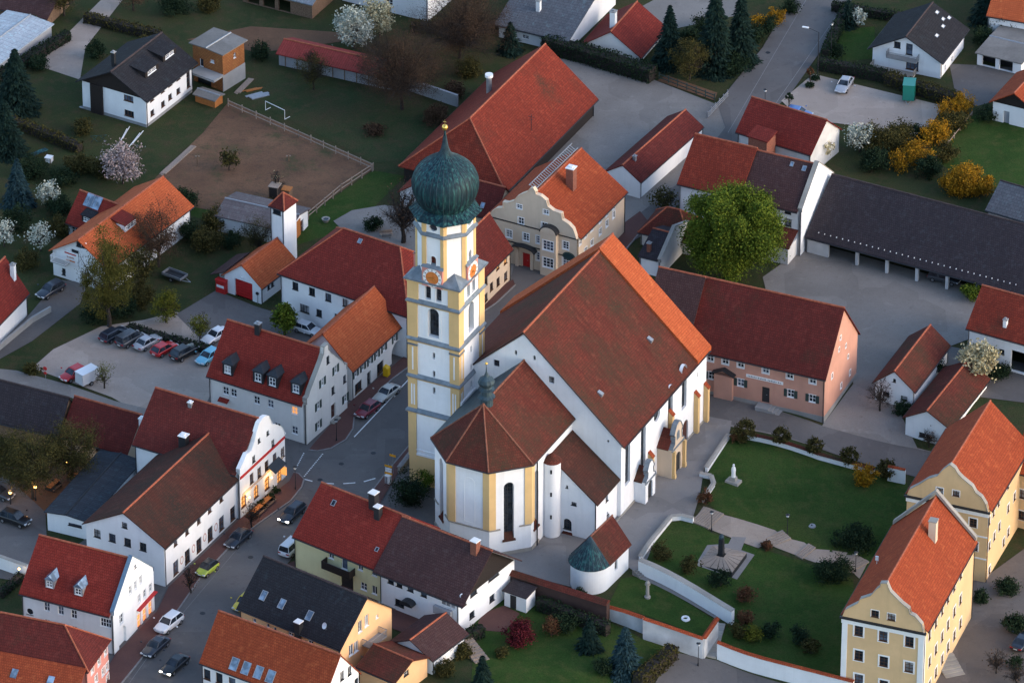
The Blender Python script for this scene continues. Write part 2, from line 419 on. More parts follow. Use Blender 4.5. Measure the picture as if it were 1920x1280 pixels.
    def outline(s, w, zb=-1.5):
        L = s.W if w in 'FB' else s.D
        g = (s.ridge == 'y') == (w in 'FB')
        P = [(0, zb), (L, zb), (L, s.he)]
        end = {'F': 0, 'B': 1, 'L': 0, 'R': 1}[w]
        if g:
            if s.hip[end] and s.hf == 0: P += [(0, s.he)]
            elif s.hip[end]: f = s.hf; P += [(L-f*L/2, s.he+f*s.rise), (f*L/2, s.he+f*s.rise), (0, s.he)]
            else: P += [(L/2, s.he+s.rise), (0, s.he)]
        else: P += [(0, s.he)]
        return P
    def finish(s, outF=None, outR=None, thick=.45, cop='stone', zb=-1.5, ridge_len=None):
        mb = MB(); ho = {k: [h[0] for h in v] for k, v in s.holes.items()}
        dp = max([h[1] for v in s.holes.values() for h in v]+[.16])+.01
        for w, o, d in (('F', (0, 0), (1, 0)), ('R', (s.W, 0), (0, 1)), ('B', (s.W, s.D), (-1, 0)), ('L', (0, s.D), (0, -1))):
            cu = outF if w == 'F' else outR if w == 'R' else None
            P = s.outline(w, zb)
            if cu: P = [(0, zb), ((s.W if w == 'F' else s.D), zb)]+cu
            wallface(mb, o, d, P, ho.get(w, ()), dp, thick=thick if cu else 0)
            if cu:
                c = MB(); N_ = Vector((d[1], -d[0], 0))
                for (s0, z0), (s1, z1) in zip(cu[:-1], cu[1:]):
                    L = hypot(s1-s0, z1-z0)
                    if L < .02: continue
                    e = Vector((o[0], o[1], 0)); D_ = Vector((d[0], d[1], 0))
                    p = e+D_*s0+Vector((0, 0, z0))+N_*.1; q = e+D_*s1+Vector((0, 0, z1))+N_*.1
                    up = Vector((0, 0, .1)) if abs(s1-s0) > abs(z1-z0)*.3 else D_*(.09 if z1 < z0 else -.09)
                    c.prism([p, q, q-N_*(thick+.2), p-N_*(thick+.2)], up)
                c.build('coping', M[cop], s.e)
        s.wallo = mb.build('wall', M[s.wall], s.e)
        s.roof(0 if not (outF or outR) else thick, outF, outR)
        for a in getattr(s, 'later', []): s.skylight(*a)
        return s
    def roof(s, inset=0, outF=None, outR=None):
        if s.ridge == 'x': L, Wd = s.W, s.D; cv = lambda x, y, z: (x, y, z)
        else: L, Wd = s.D, s.W; cv = lambda x, y, z: (s.W-y, x, z)     # x along +y, y from right wall inwards
        o, og, t, he, rise = s.ov, s.og, s.t, s.he, s.rise
        k = rise/(Wd/2); mid = Wd/2; hL, hR = s.hip; f = s.hf
        xa, xb = -og, L+og
        if hL and f == 0: xa = -o
        if hR and f == 0: xb = L+o
        if s.ridge == 'x' and outR: xb = L-inset
        if s.ridge == 'y' and outF: xa = inset
        z = lambda y: he+t+k*min(y, Wd-y)
        yf = f*mid
        def hz(y): return z(y)
        mb = MB(); R0 = (hL if hL else xa); R1 = (L-hR if hR else xb)
        fr = [(xa, -o), (xb, -o)]+([(xb, yf)] if hR and f else [])+[(R1, mid), (R0, mid)]+([(xa, yf)] if hL and f else [])
        for side in (0, 1):
            P = [cv(x, y if side == 0 else Wd-y, z(y)) for x, y in fr]
            mb.prism(P, (0, 0, -t))
        for h_, xe, rx in ((hL, xa, R0), (hR, xb, R1)):
            if h_:
                y0 = yf if f else -o
                P = [cv(xe, y0, z(y0)), cv(xe, Wd-y0, z(y0)), cv(rx, mid, z(mid))]; mb.prism(P, (0, 0, -t))
        bm = bmesh.new(); me = bpy.data.meshes.new('roof'); me.from_pydata(mb.v, [], mb.f); bm.from_mesh(me)
        bmesh.ops.recalc_face_normals(bm, faces=bm.faces); bm.to_mesh(me); bm.free()
        me.materials.append(M[s.roofm]); auto_uv(me); s.ro = link('roof', me, s.e)
        c = MB(); zt = z(mid)
        c.tube(cv(R0, mid, zt+.0), cv(R1, mid, zt+.0), .13, n=8)
        for h_, xe, rx in ((hL, xa, R0), (hR, xb, R1)):
            if h_:
                y0 = yf if f else -o
                c.tube(cv(xe, y0, z(y0)), cv(rx, mid, zt), .11, n=6); c.tube(cv(xe, Wd-y0, z(y0)), cv(rx, mid, zt), .11, n=6)
        c.build('ridge_cap', M[s.cap], s.ro)
        if s.gutter:
            for side in (0, 1):
                g = MB(); y = -o-.06 if side == 0 else Wd+o+.06
                g.tube(cv(xa, y, z(-o)-t), cv(xb, y, z(-o)-t), .08, n=6); g.build('gutter', M['metal_dark'], s.ro)
            d = MB(); px, py = (.12, -.1) if s.ridge == 'x' else (s.W+.1, .12)
            d.tube((px, py, -.3), (px, py, he-.15), .055, n=6); d.build('downpipe', M['metal_dark'], s.e)
            d = MB(); px, py = (s.W-.12, -.1) if s.ridge == 'x' else (s.W+.1, s.D-.12)
            d.tube((px, py, -.3), (px, py, he-.15), .055, n=6); d.build('downpipe', M['metal_dark'], s.e)
        if s.edge:
            b = MB()
            for xe in ((xa, xb) if not (hL or hR) else ()):
                for side in (0, 1):
                    y1 = -o if side == 0 else Wd+o
                    b.prism([cv(xe-.04, y1, z(-o)-t-.06), cv(xe+.04, y1, z(-o)-t-.06), cv(xe+.04, mid, zt-t-.06), cv(xe-.04, mid, zt-t-.06)], (0, 0, t+.1))
            if b.v: b.build('bargeboard', M[s.edge], s.ro)
    def zroof(s, x, y):
        k = s.rise/((s.D if s.ridge == 'x' else s.W)/2)
        return s.he+s.t+k*(min(y, s.D-y) if s.ridge == 'x' else min(x, s.W-x))
    def chimney(s, px, py, w=.6, d=.6, h=1.2, mat='brick', cap='concrete', xyz=None, top=True):
        q = s.onroof(px, py) if xyz is None else Vector(xyz)
        m = MB(); m.box(-w/2, w/2, -d/2, d/2, -1.2, h); c = m.build('chimney', M[mat], s.ro, loc=q)
        k = MB(); k.box(-w/2-.08, w/2+.08, -d/2-.08, d/2+.08, h, h+.1)
        if top: k.box(-w/4, w/4, -d/4, d/4, h+.1, h+.3)
        k.build('chimney_cap', M[cap], c); return c
    def frame_on_roof(s, q):
        if s.ridge == 'x': return Matrix.Translation(q) @ Matrix.Rotation(atan2(s.rise, s.D/2), 4, 'X')
        return Matrix.Translation(q) @ Matrix.Rotation(pi/2, 4, 'Z') @ Matrix.Rotation(atan2(s.rise, s.W/2), 4, 'X')
    def skylight(s, px, py, w=.8, h=1.2, glass='glass_blue', open_=0.0, frame='metal_grey'):
        if not hasattr(s, 'ro'): s.later = getattr(s, 'later', [])+[(px, py, w, h, glass, open_, frame)]; return
        q = s.onroof(px, py); f = MB(); b = .07
        for x0, x1, y0, y1 in ((-w/2, w/2, -h/2, -h/2+b), (-w/2, w/2, h/2-b, h/2), (-w/2, -w/2+b, -h/2+b, h/2-b), (w/2-b, w/2, -h/2+b, h/2-b)): f.box(x0, x1, y0, y1, -.05, .1)
        o = f.build('skylight', M[frame], s.ro); o.matrix_local = s.frame_on_roof(q)
        g = MB(); g.box(-w/2+b, w/2-b, -h/2+b, h/2-b, -.02, .05); g.build('pane', M[glass], o)
        if open_: o.matrix_local = o.matrix_local @ Matrix.Translation((0, h/2, 0)) @ Matrix.Rotation(-open_, 4, 'X') @ Matrix.Translation((0, -h/2, 0))
    def panel(s, px, py, w, h, mat, name='solar_panel'):
        q = s.onroof(px, py); f = MB(); f.box(-w/2, w/2, -h/2, h/2, .04, .12); o = f.build(name, M[mat], s.ro); o.matrix_local = s.frame_on_roof(q)
        g = MB()
        for i in range(1, 4): g.box(-w/2+w*i/4-.02, -w/2+w*i/4+.02, -h/2, h/2, .12, .135)
        g.build('rail', M['metal_grey'], o)
    def dormer(s, px, py, w=1.3, h=1.5, kind='hip', wall='metal_dark', roofm='metal_dark', glass=None, frame='white', ww=None, wh=None):
        """px,py: middle of the dormer front's foot on the visible slope"""
        q = s.onroof(px, py); ang = 0 if s.ridge == 'x' else pi/2
        k = s.rise/((s.D if s.ridge == 'x' else s.W)/2)
        m = MB(); dep = h/k; z1 = h
        ww = ww or w*.62; wh = wh or h*.68
        hole = rect(0, h*.5, ww, wh)
        wallface(m, (-w/2, 0), (1, 0), [(0, -.25), (w, -.25), (w, h), (0, h)], [[(x+w/2, z) for x, z in hole]], .08)
        for sx in (-w/2, w/2): m.poly([(sx, 0, -.25), (sx, 0, h), (sx, dep+.3, h), (sx, dep+.3, k*dep)][::(1 if sx < 0 else -1)])
        o = m.build('dormer', M[wall], s.ro, loc=q, rz=ang)
        r = MB(); e = .14
        if kind == 'hip':
            rz_ = w*.42; ry = w*.45; back = (h+rz_)/k+.3
            a, b, c, d = (-w/2-e, -e, h), (w/2+e, -e, h), (w/2+e, h/k+.3, h), (-w/2-e, h/k+.3, h)
            p, p2 = (0, ry, h+rz_), (0, back, h+rz_)
            r.add([a, b, c, d, p, p2], [(0, 1, 4), (1, 2, 5, 4), (3, 0, 4, 5), (0, 3, 2, 1)])
        elif kind == 'gable':
            rz_ = w*.55; back = (h+rz_)/k+.3
            r.prism([(-w/2-e, -e, h-.05), (0, -e, h+rz_), (w/2+e, -e, h-.05), (0, -e, h+rz_-.14)], (0, back, 0))
            r.poly([(-w/2, -.002, h), (w/2, -.002, h), (0, -.002, h+rz_-.1)])
        elif kind == 'shed':
            r.prism([(-w/2-e, -e, h), (w/2+e, -e, h), (w/2+e, h/k+1.2, h+.5), (-w/2-e, h/k+1.2, h+.5)], (0, 0, .1))
        elif kind == 'round':
            P = [(w/2*1.12*cos(pi*i/8), -e, h+w*.4*sin(pi*i/8)) for i in range(9)]; r.prism(P, (0, (h+w*.4)/k+.4, 0))
        r.build('dormer_roof', M[roofm], o)
        t = window(o, (0, 0, h*.5), 0, ww, wh, frame, 2, 2, depth=.06, sill=True, pane=glass, bar=.08)
        link('pane', t[1], o, (0, 0, h*.5)) if False else win_children(t)
        return o
M['brick'] = plain('red_brick', (.20, .075, .05), .9, .3, scale=7)
def grassm(name, a=(.020, .036, .016), b=(.034, .050, .020), c=(.05, .045, .022), k=.3):
    m = N(name); n = m.noise(.12, 5, .6); x = m.mix(m.mr(n, .35, .65), a, b)
    x = m.mix(m.mr(m.noise(.55, 6, .7), .48, .72, 0, k*2), x, c); x = m.mix(m.mr(m.noise(.06, 4, .6), .5, .68, 0, k), x, mul(c, .8)); x = m.mix(m.mr(m.noise(5, 4, .75), .42, .66, 0, .6), x, mul(a, .5)); x = m.mix(m.mr(m.noise(2.3, 4, .8), .62, .74, 0, .45), x, mul(b, 1.6))
    m.col(x); m.bump(m.noise(9, 3), .6, .15); m.b.inputs['Roughness'].default_value = 1; m.b.inputs['Specular IOR Level'].default_value = .05; return m.mat
def groundm(name, a, b, sc=.3, fine=12, k=.4, bump=.3, rough=.9, patchy=True):
    m = N(name); x = m.mix(m.mr(m.noise(sc, 5, .6), .35, .68), a, b); x = m.mix(m.mr(m.noise(fine, 3, .7), .45, .7, 0, k), x, mul(a, .6))
    if patchy:
        v = m.n('TexVoronoi'); v.inputs['Scale'].default_value = .11; v.distance = 'CHEBYCHEV'; m.l(m.pos(), v.inputs['Vector'])
        sx = m.n('SeparateColor'); m.l(v.outputs['Color'], sx.inputs[0]); x = m.mix(m.mr(sx.outputs[0], .55, .6, 0, .28), x, mul(a, .62))
        x = m.mix(m.mr(m.noise(1.1, 6, .75), .56, .7, 0, .5), x, mul(a, .6)); x = m.mix(m.mr(m.noise(.5, 5, .7), .58, .72, 0, .4), x, mul(b, 1.25))
    m.col(x); m.bump(m.noise(fine*1.3, 3), bump, .03); m.b.inputs['Roughness'].default_value = rough; m.b.inputs['Specular IOR Level'].default_value = .2; return m.mat
def paver(name, c, c2, bw=.2, bh=.1):
    m = N(name); g = m.pos(); br = m.n('TexBrick'); m.l(g, br.inputs['Vector']); br.inputs['Scale'].default_value = 1
    br.inputs['Color1'].default_value = (*c, 1); br.inputs['Color2'].default_value = (*c2, 1); br.inputs['Mortar'].default_value = (*mul(c, .5), 1)
    br.inputs['Brick Width'].default_value = bw; br.inputs['Row Height'].default_value = bh; br.inputs['Mortar Size'].default_value = .012
    x = m.mix(m.mr(m.noise(.4, 4), .35, .7, 0, .5), br.outputs[0], mul(c2, .7)); m.col(x); return m.mat
M['earth'] = grassm('garden_ground', (.032, .046, .020), (.054, .062, .026), (.078, .056, .032), .55)
M['lawn'] = grassm('lawn', (.028, .058, .014), (.046, .084, .020), (.080, .080, .028), .42)
M['meadow'] = grassm('paddock_meadow', (.032, .050, .022), (.052, .064, .028), (.085, .058, .034), .55)
M['soil'] = groundm('paddock_soil', (.115, .062, .036), (.165, .088, .050), .12, 4, .45)
def paddockm():
    m = N('paddock_soil_and_grass'); x = m.mix(m.mr(m.noise(.12, 5, .6), .35, .68), (.11, .058, .034), (.175, .094, .054)); x = m.mix(m.mr(m.noise(.75, 6, .75), .5, .66, 0, .75), x, (.075, .046, .03))
    x = m.mix(m.mr(m.noise(.2, 5, .7), .52, .66, 0, .8), x, (.046, .056, .022)); x = m.mix(m.mr(m.noise(3.5, 4, .8), .5, .66, 0, .5), x, (.06, .036, .024)); m.col(x); m.bump(m.noise(4, 4), .6, .12); m.b.inputs['Roughness'].default_value = 1; return m.mat
M['paddock'] = paddockm()
M['gravel'] = groundm('pale_gravel', (.31, .25, .212), (.39, .325, .28), .12, 9, .35)
M['yard'] = groundm('grey_yard', (.180, .162, .148), (.240, .218, .200), .1, 6, .35)
M['asphalt'] = groundm('asphalt', (.108, .099, .097), (.142, .131, .127), .12, 10, .3)
M['pathstone'] = groundm('church_path', (.18, .168, .162), (.235, .222, .215), .12, 8, .3)
M['paving'] = paver('red_brick_paving', (.135, .062, .052), (.105, .050, .045))
M['kerb'] = plain('kerb_stone', (.19, .18, .18), .9, .15)
M['gravel_dark'] = groundm('manor_gravel', (.11, .095, .085), (.15, .13, .12), .12, 9, .3)
M['paint'] = plain('road_paint', (.62, .62, .62), .8, .15, scale=4)
M['sandstone'] = groundm('sandstone_paving', (.27, .215, .175), (.33, .27, .225), .3, 6, .3)
E_ = 420.0
def inslope(pts): return any(H(x, y) < -.001 for x, y in pts)
def refine(P, st=2.0):
    R = []
    for i in range(len(P)):
        a, b = Vector(P[i]), Vector(P[(i+1) % len(P)]); n = max(1, int((b-a).length/st))
        R += [tuple(a.lerp(b, k/n)) for k in range(n)]
    return R
def sheet(P, z, mat, name, kind='structure', parent=None, holes=()):
    P = [(p[0], p[1]) for p in P]; ex = []
    R = refine(P)
    if inslope(R):
        P = R; xs = [p[0] for p in P]; ys = [p[1] for p in P]; x = math.floor(min(xs)/2)*2
        while x < max(xs):
            y = math.floor(min(ys)/2)*2
            while y < max(ys):
                if inpoly(x, y, P): ex.append((x, y))
                y += 2
            x += 2
    V, T = cdt(P, holes, ex); m = MB(); m.add([(x, y, H(x, y)+z) for x, y in V], T)
    o = m.build(name, M[mat], parent)
    if not parent: tag(o, kind=kind)
    return o
def px2(L, dz=0.0): return [G(x, y, dz).xy for x, y in L]
def patch(L, layer, mat, name, **k): return sheet(px2(L), .03*layer, mat, name, **k)
def base_ground():
    m = MB(); n = 2.0; V = []; 
    xs = [-2500, -600, -200]+[-110+2*i for i in range(111)]+[200, 600, 2500]
    ys = [-600, -350, -160]+[-130+2*i for i in range(146)]+[260, 600, 1500, 4000]
    for y in ys:
        for x in xs: V.append((x, y, H(x, y)))
    k = len(xs); m.add(V, [(j*k+i, j*k+i+1, (j+1)*k+i+1, (j+1)*k+i) for j in range(len(ys)-1) for i in range(k-1)])
    tag(m.build('ground', M['earth']), kind='structure')
base_ground()
# ================================================================ roads, yards, lawns
patch([(430, 190), (700, 308), (700, 318), (590, 392), (500, 415), (345, 385), (290, 335), (380, 250)], 1, 'paddock', 'paddock')
patch([(455, 180), (520, 150), (850, 200), (770, 300), (702, 306)], 1, 'meadow', 'meadow')
patch([(300, 330), (385, 345), (520, 400), (590, 395), (700, 320), (760, 330), (690, 400), (620, 440), (520, 470), (350, 400)], 0.5, 'lawn', 'verge')
patch([(350, 75), (470, 50), (620, 60), (700, 70), (560, 90), (480, 100), (420, 80)], 1, 'soil', 'dirt_track')
patch([(60, 120), (150, 150), (160, 90), (230, 0), (190, 0), (130, 60)], 1, 'gravel', 'driveway')
patch([(625, 415), (660, 395), (720, 385), (800, 395), (800, 470), (740, 480), (650, 440)], 2, 'yard', 'round_court')
patch([(1030, 105), (1225, 150), (1345, 197), (1400, 230), (1285, 345), (1180, 450), (1040, 520), (960, 545), (930, 500), (900, 420), (930, 300), (1000, 200)], 2, 'yard', 'farm_yard')
patch([(1250, 142), (1345, 175), (1340, 190), (1232, 152)], 2.6, 'soil', 'flower_bed')
patch([(1500, -30), (1605, -30), (1590, 25), (1480, 180), (1400, 250), (1320, 330), (1240, 420), (1160, 470), (1150, 440), (1290, 330), (1360, 240), (1345, 195), (1430, 90)], 3, 'asphalt', 'road')
patch([(1465, 190), (1525, 140), (1770, 200), (1745, 235), (1712, 264), (1600, 236), (1530, 228), (1480, 205)], 3.4, 'gravel', 'gravel_lot')
patch([(1755, 250), (1830, 215), (1960, 230), (1960, 400), (1860, 350), (1740, 300)], 1, 'lawn', 'lawn')
patch([(1550, 60), (1640, 50), (1640, 110), (1540, 120)], 1, 'lawn', 'lawn')
patch([(1780, 120), (1960, 130), (1900, 180), (1830, 200), (1790, 170)], 1, 'asphalt', 'driveway')
patch([(1190, 20), (1300, -40), (1420, -40), (1380, 30), (1240, 60)], 1, 'yard', 'yard')
patch([(1430, 520), (1500, 470), (1560, 465), (1960, 575), (1960, 640), (1860, 620), (1780, 650), (1700, 700), (1690, 780), (1720, 840), (1900, 880), (1920, 920), (1700, 890), (1560, 850), (1370, 800), (1320, 790), (1320, 730), (1540, 800), (1600, 720), (1570, 600), (1440, 560)], 2, 'yard', 'courtyard')
patch([(1325, 738), (1545, 800), (1720, 842), (1905, 880), (1890, 935), (1700, 890), (1560, 850), (1372, 797), (1325, 787)], 3, 'asphalt', 'street')
patch([(1740, 640), (1960, 690), (1960, 760), (1800, 740)], 2, 'asphalt', 'yard')
patch([(100, 655), (190, 612), (270, 600), (330, 585), (420, 610), (420, 790), (280, 785), (210, 745), (120, 712), (60, 690)], 1.5, 'gravel', 'car_park')
patch([(330, 590), (405, 545), (480, 575), (560, 600), (640, 630), (600, 680), (400, 660)], 2, 'asphalt', 'forecourt')
patch([(-20, 690), (30, 695), (130, 722), (215, 752), (300, 772), (300, 795), (130, 745), (-20, 712)], 2.4, 'yard', 'footpath')
patch([(-30, 660), (55, 590), (110, 525), (165, 530), (150, 570), (60, 640), (-30, 690)], 2, 'asphalt', 'lane')
patch([(-30, 880), (20, 900), (85, 960), (90, 1050), (40, 1090), (-30, 1080)], 2, 'asphalt', 'parking_yard')
patch([(30, 840), (230, 850), (280, 870), (120, 990), (80, 960), (20, 900)], 1, 'soil', 'beer_garden')
patch([(30, 1330), (60, 1080), (190, 990), (300, 900), (440, 830), (380, 770), (420, 690), (560, 640), (760, 560), (960, 430), (1075, 520), (960, 620), (905, 1005), (560, 1010), (420, 1330)], 1.9, 'asphalt', 'town_ground')
ROAD = patch([(180, 1320), (255, 1240), (300, 1180), (345, 1110), (420, 1020), (480, 960), (545, 900), (548, 845), (500, 820), (560, 800), (640, 800), (700, 760), (775, 690), (860, 625), (903, 590), (930, 560), (960, 515), (965, 490), (1060, 520), (1070, 570), (960, 660), (800, 850), (800, 960), (690, 990), (600, 980), (545, 1050), (480, 1120), (440, 1170), (400, 1250), (360, 1320)], 3, 'asphalt', 'main_road')
patch([(520, 1066), (556, 1050), (716, 1128), (880, 1190), (870, 1230), (740, 1180), (690, 1160)], 3.3, 'paving', 'paved_yard')
patch([(735, 880), (775, 835), (850, 900), (900, 1030), (960, 1045), (955, 1070), (1085, 1105), (1180, 1065), (1200, 1080), (1230, 1010), (1260, 965), (1300, 968), (1312, 930), (1320, 880), (1368, 812), (1372, 790), (1320, 780), (1170, 960), (1100, 1000), (1000, 1000), (900, 960), (790, 880)], 3.8, 'pathstone', 'church_path')
patch([(1366, 818), (1700, 905), (1712, 960), (1620, 1075), (1520, 1030), (1455, 1000), (1345, 960), (1318, 935), (1338, 905), (1330, 885)], 2, 'lawn', 'lawn')
patch([(1260, 970), (1300, 975), (1335, 1000), (1400, 1022), (1500, 1050), (1600, 1085), (1600, 1285), (1345, 1205), (1378, 1150), (1205, 1050)], 2, 'lawn', 'lawn')
patch([(1165, 1085), (1195, 1080), (1340, 1162), (1318, 1195), (1140, 1135)], 2, 'lawn', 'cemetery_garden')
patch([(1188, 1062), (1205, 1058), (1372, 1152), (1345, 1162), (1200, 1085)], 3, 'pathstone', 'ramp_path')
patch([(895, 1135), (955, 1105), (1140, 1165), (1210, 1200), (1260, 1215), (1180, 1320), (880, 1320)], 1, 'lawn', 'lawn')
patch([(905, 1150), (945, 1135), (975, 1150), (945, 1185), (890, 1180)], 2, 'paving', 'terrace')
patch([(1262, 1222), (1345, 1238), (1500, 1290), (1600, 1330), (1200, 1330)], 2, 'asphalt', 'street')
patch([(1820, 1090), (1850, 1080), (1960, 1000), (1960, 1330), (1740, 1330), (1760, 1240)], 2, 'gravel_dark', 'manor_yard')
# memorial square and stepped path across the garden
C17 = lambda L: cv(L, 1160, 940, 3.765)
def cv(pts, ox, oy, k): return [(ox+x/k, oy+y/k) for x, y in pts]
patch(C17([(625, 310), (690, 305), (775, 300), (800, 250), (900, 255), (865, 345), (960, 378), (835, 552), (555, 455), (560, 420)]), 3, 'pathstone', 'memorial_square')
SP = patch(C17([(600, 35), (720, 90), (1105, 205), (1170, 255), (1310, 290), (1365, 335), (1500, 345), (1640, 365), (1765, 420), (1700, 545), (1640, 495), (1560, 440), (1380, 430), (1325, 410), (1265, 385), (1105, 325), (1060, 290), (985, 330), (900, 300), (790, 255), (660, 205), (525, 140)]), 2.6, 'sandstone', 'garden_path')
for (a, b, n, w) in (((560, 95), (690, 145), 8, 2.0), ((1085, 235), (1150, 295), 5, 1.6), ((1290, 340), (1345, 370), 4, 1.6), ((1600, 410), (1700, 470), 6, 1.8)):
    p, q = [G(*x).xy for x in C17([a, b])]; d = (q-p).normalized(); nrm = Vector((-d.y, d.x))
    for i in range(n):
        c = p+(q-p)*(i+.5)/n; z = H(c.x, c.y); m = MB(); m.box(-(q-p).length/n*.42, (q-p).length/n*.42, -w, w, -.25, .16); m.build('step', M['sandstone'], SP, loc=(c.x, c.y, z+.03), rz=atan2(d.y, d.x))
# pavements with kerbs
def pavement(L, kerb, name='pavement', mat='paving', z=.2):
    P = px2(L); o = sheet(P, z, mat, name); K = px2(kerb); m = MB()
    for a, b in zip(K[:-1], K[1:]):
        d = (b-a).normalized(); n = Vector((-d.y, d.x))*.09
        q = [(a-n-d*.03), (b-n+d*.03), (b+n+d*.03), (a+n-d*.03)]; m.prism([(v.x, v.y, H(v.x, v.y)-.1) for v in q], (0, 0, .1+z+.012))
    m.build('kerb', M['kerb'], o)
kA = [(579, 845), (595, 847), (620, 842), (648, 826), (662, 805), (664, 785), (680, 768), (735, 712), (790, 672), (870, 610), (930, 570), (966, 536)]
pavement([(588, 834), (660, 752), (760, 668), (905, 556), (962, 526)]+kA[::-1], kA)
kB = [(205, 1310), (262, 1240), (330, 1150), (375, 1085), (430, 1027), (480, 986), (545, 940), (566, 914), (570, 900), (560, 889), (551, 887)]
pavement([(543, 903), (449, 975), (316, 1102), (294, 1148), (216, 1228), (170, 1310)]+kB, kB)
kC = [(690, 932), (722, 890), (776, 826)]
pavement(kC+[(776, 850), (745, 890), (712, 945)], kC)
pavement([(1140, 442), (1200, 398), (1216, 418), (1166, 478)], [(1216, 418), (1166, 478)])
# painted markings on the main road
def dash(a, b, w=.12, n=1, fill=.55, par=ROAD, mat='paint', z=.104):
    p, q = G(*a).xy, G(*b).xy; d = q-p; L = d.length; u = d.normalized(); nn = Vector((-u.y, u.x))*w/2
    for i in range(n):
        s0 = p+d*(i/n); s1 = p+d*((i+fill)/n) if n > 1 else q
        m = MB(); m.poly([(v.x, v.y, z) for v in (s0-nn, s1-nn, s1+nn, s0+nn)]); m.build('road_marking', M[mat], par)
C18 = lambda L: cv(L, 520, 760, 5.333)
for a, b, n in (((265, 480), (180, 645), 10), ((455, 488), (262, 722), 15)): a, b = C18([a, b]); dash(a, b, .16, n)
for a, b in (((245, 735), (350, 762)), ((440, 779), (567, 787)), ((660, 786), (780, 777)), ((865, 766), (980, 733))): a, b = C18([a, b]); dash(a, b, .2)
dash((664, 820), (776, 702), .16); dash((776, 702), (905, 590), .16)
dash((470, 1000), (300, 1200), .06, mat='kerb'); dash((300, 1200), (236, 1290), .06, mat='kerb')
for a, b in (((1365, 250), (1512, 0)), ((1420, 245), (1590, 0))): dash(a, b, .09, mat='kerb', z=.098)

for px, py in ((640, 870), (470, 1045), (700, 850), (380, 1150), (1440, 100), (600, 900)):
    p = G(px, py); m = MB(); m.lathe([(.01, .115), (.33, .115), (.36, .1)], 14); m.build('manhole_cover', M['metal_dark'], ROAD, loc=(p.x, p.y, 0))
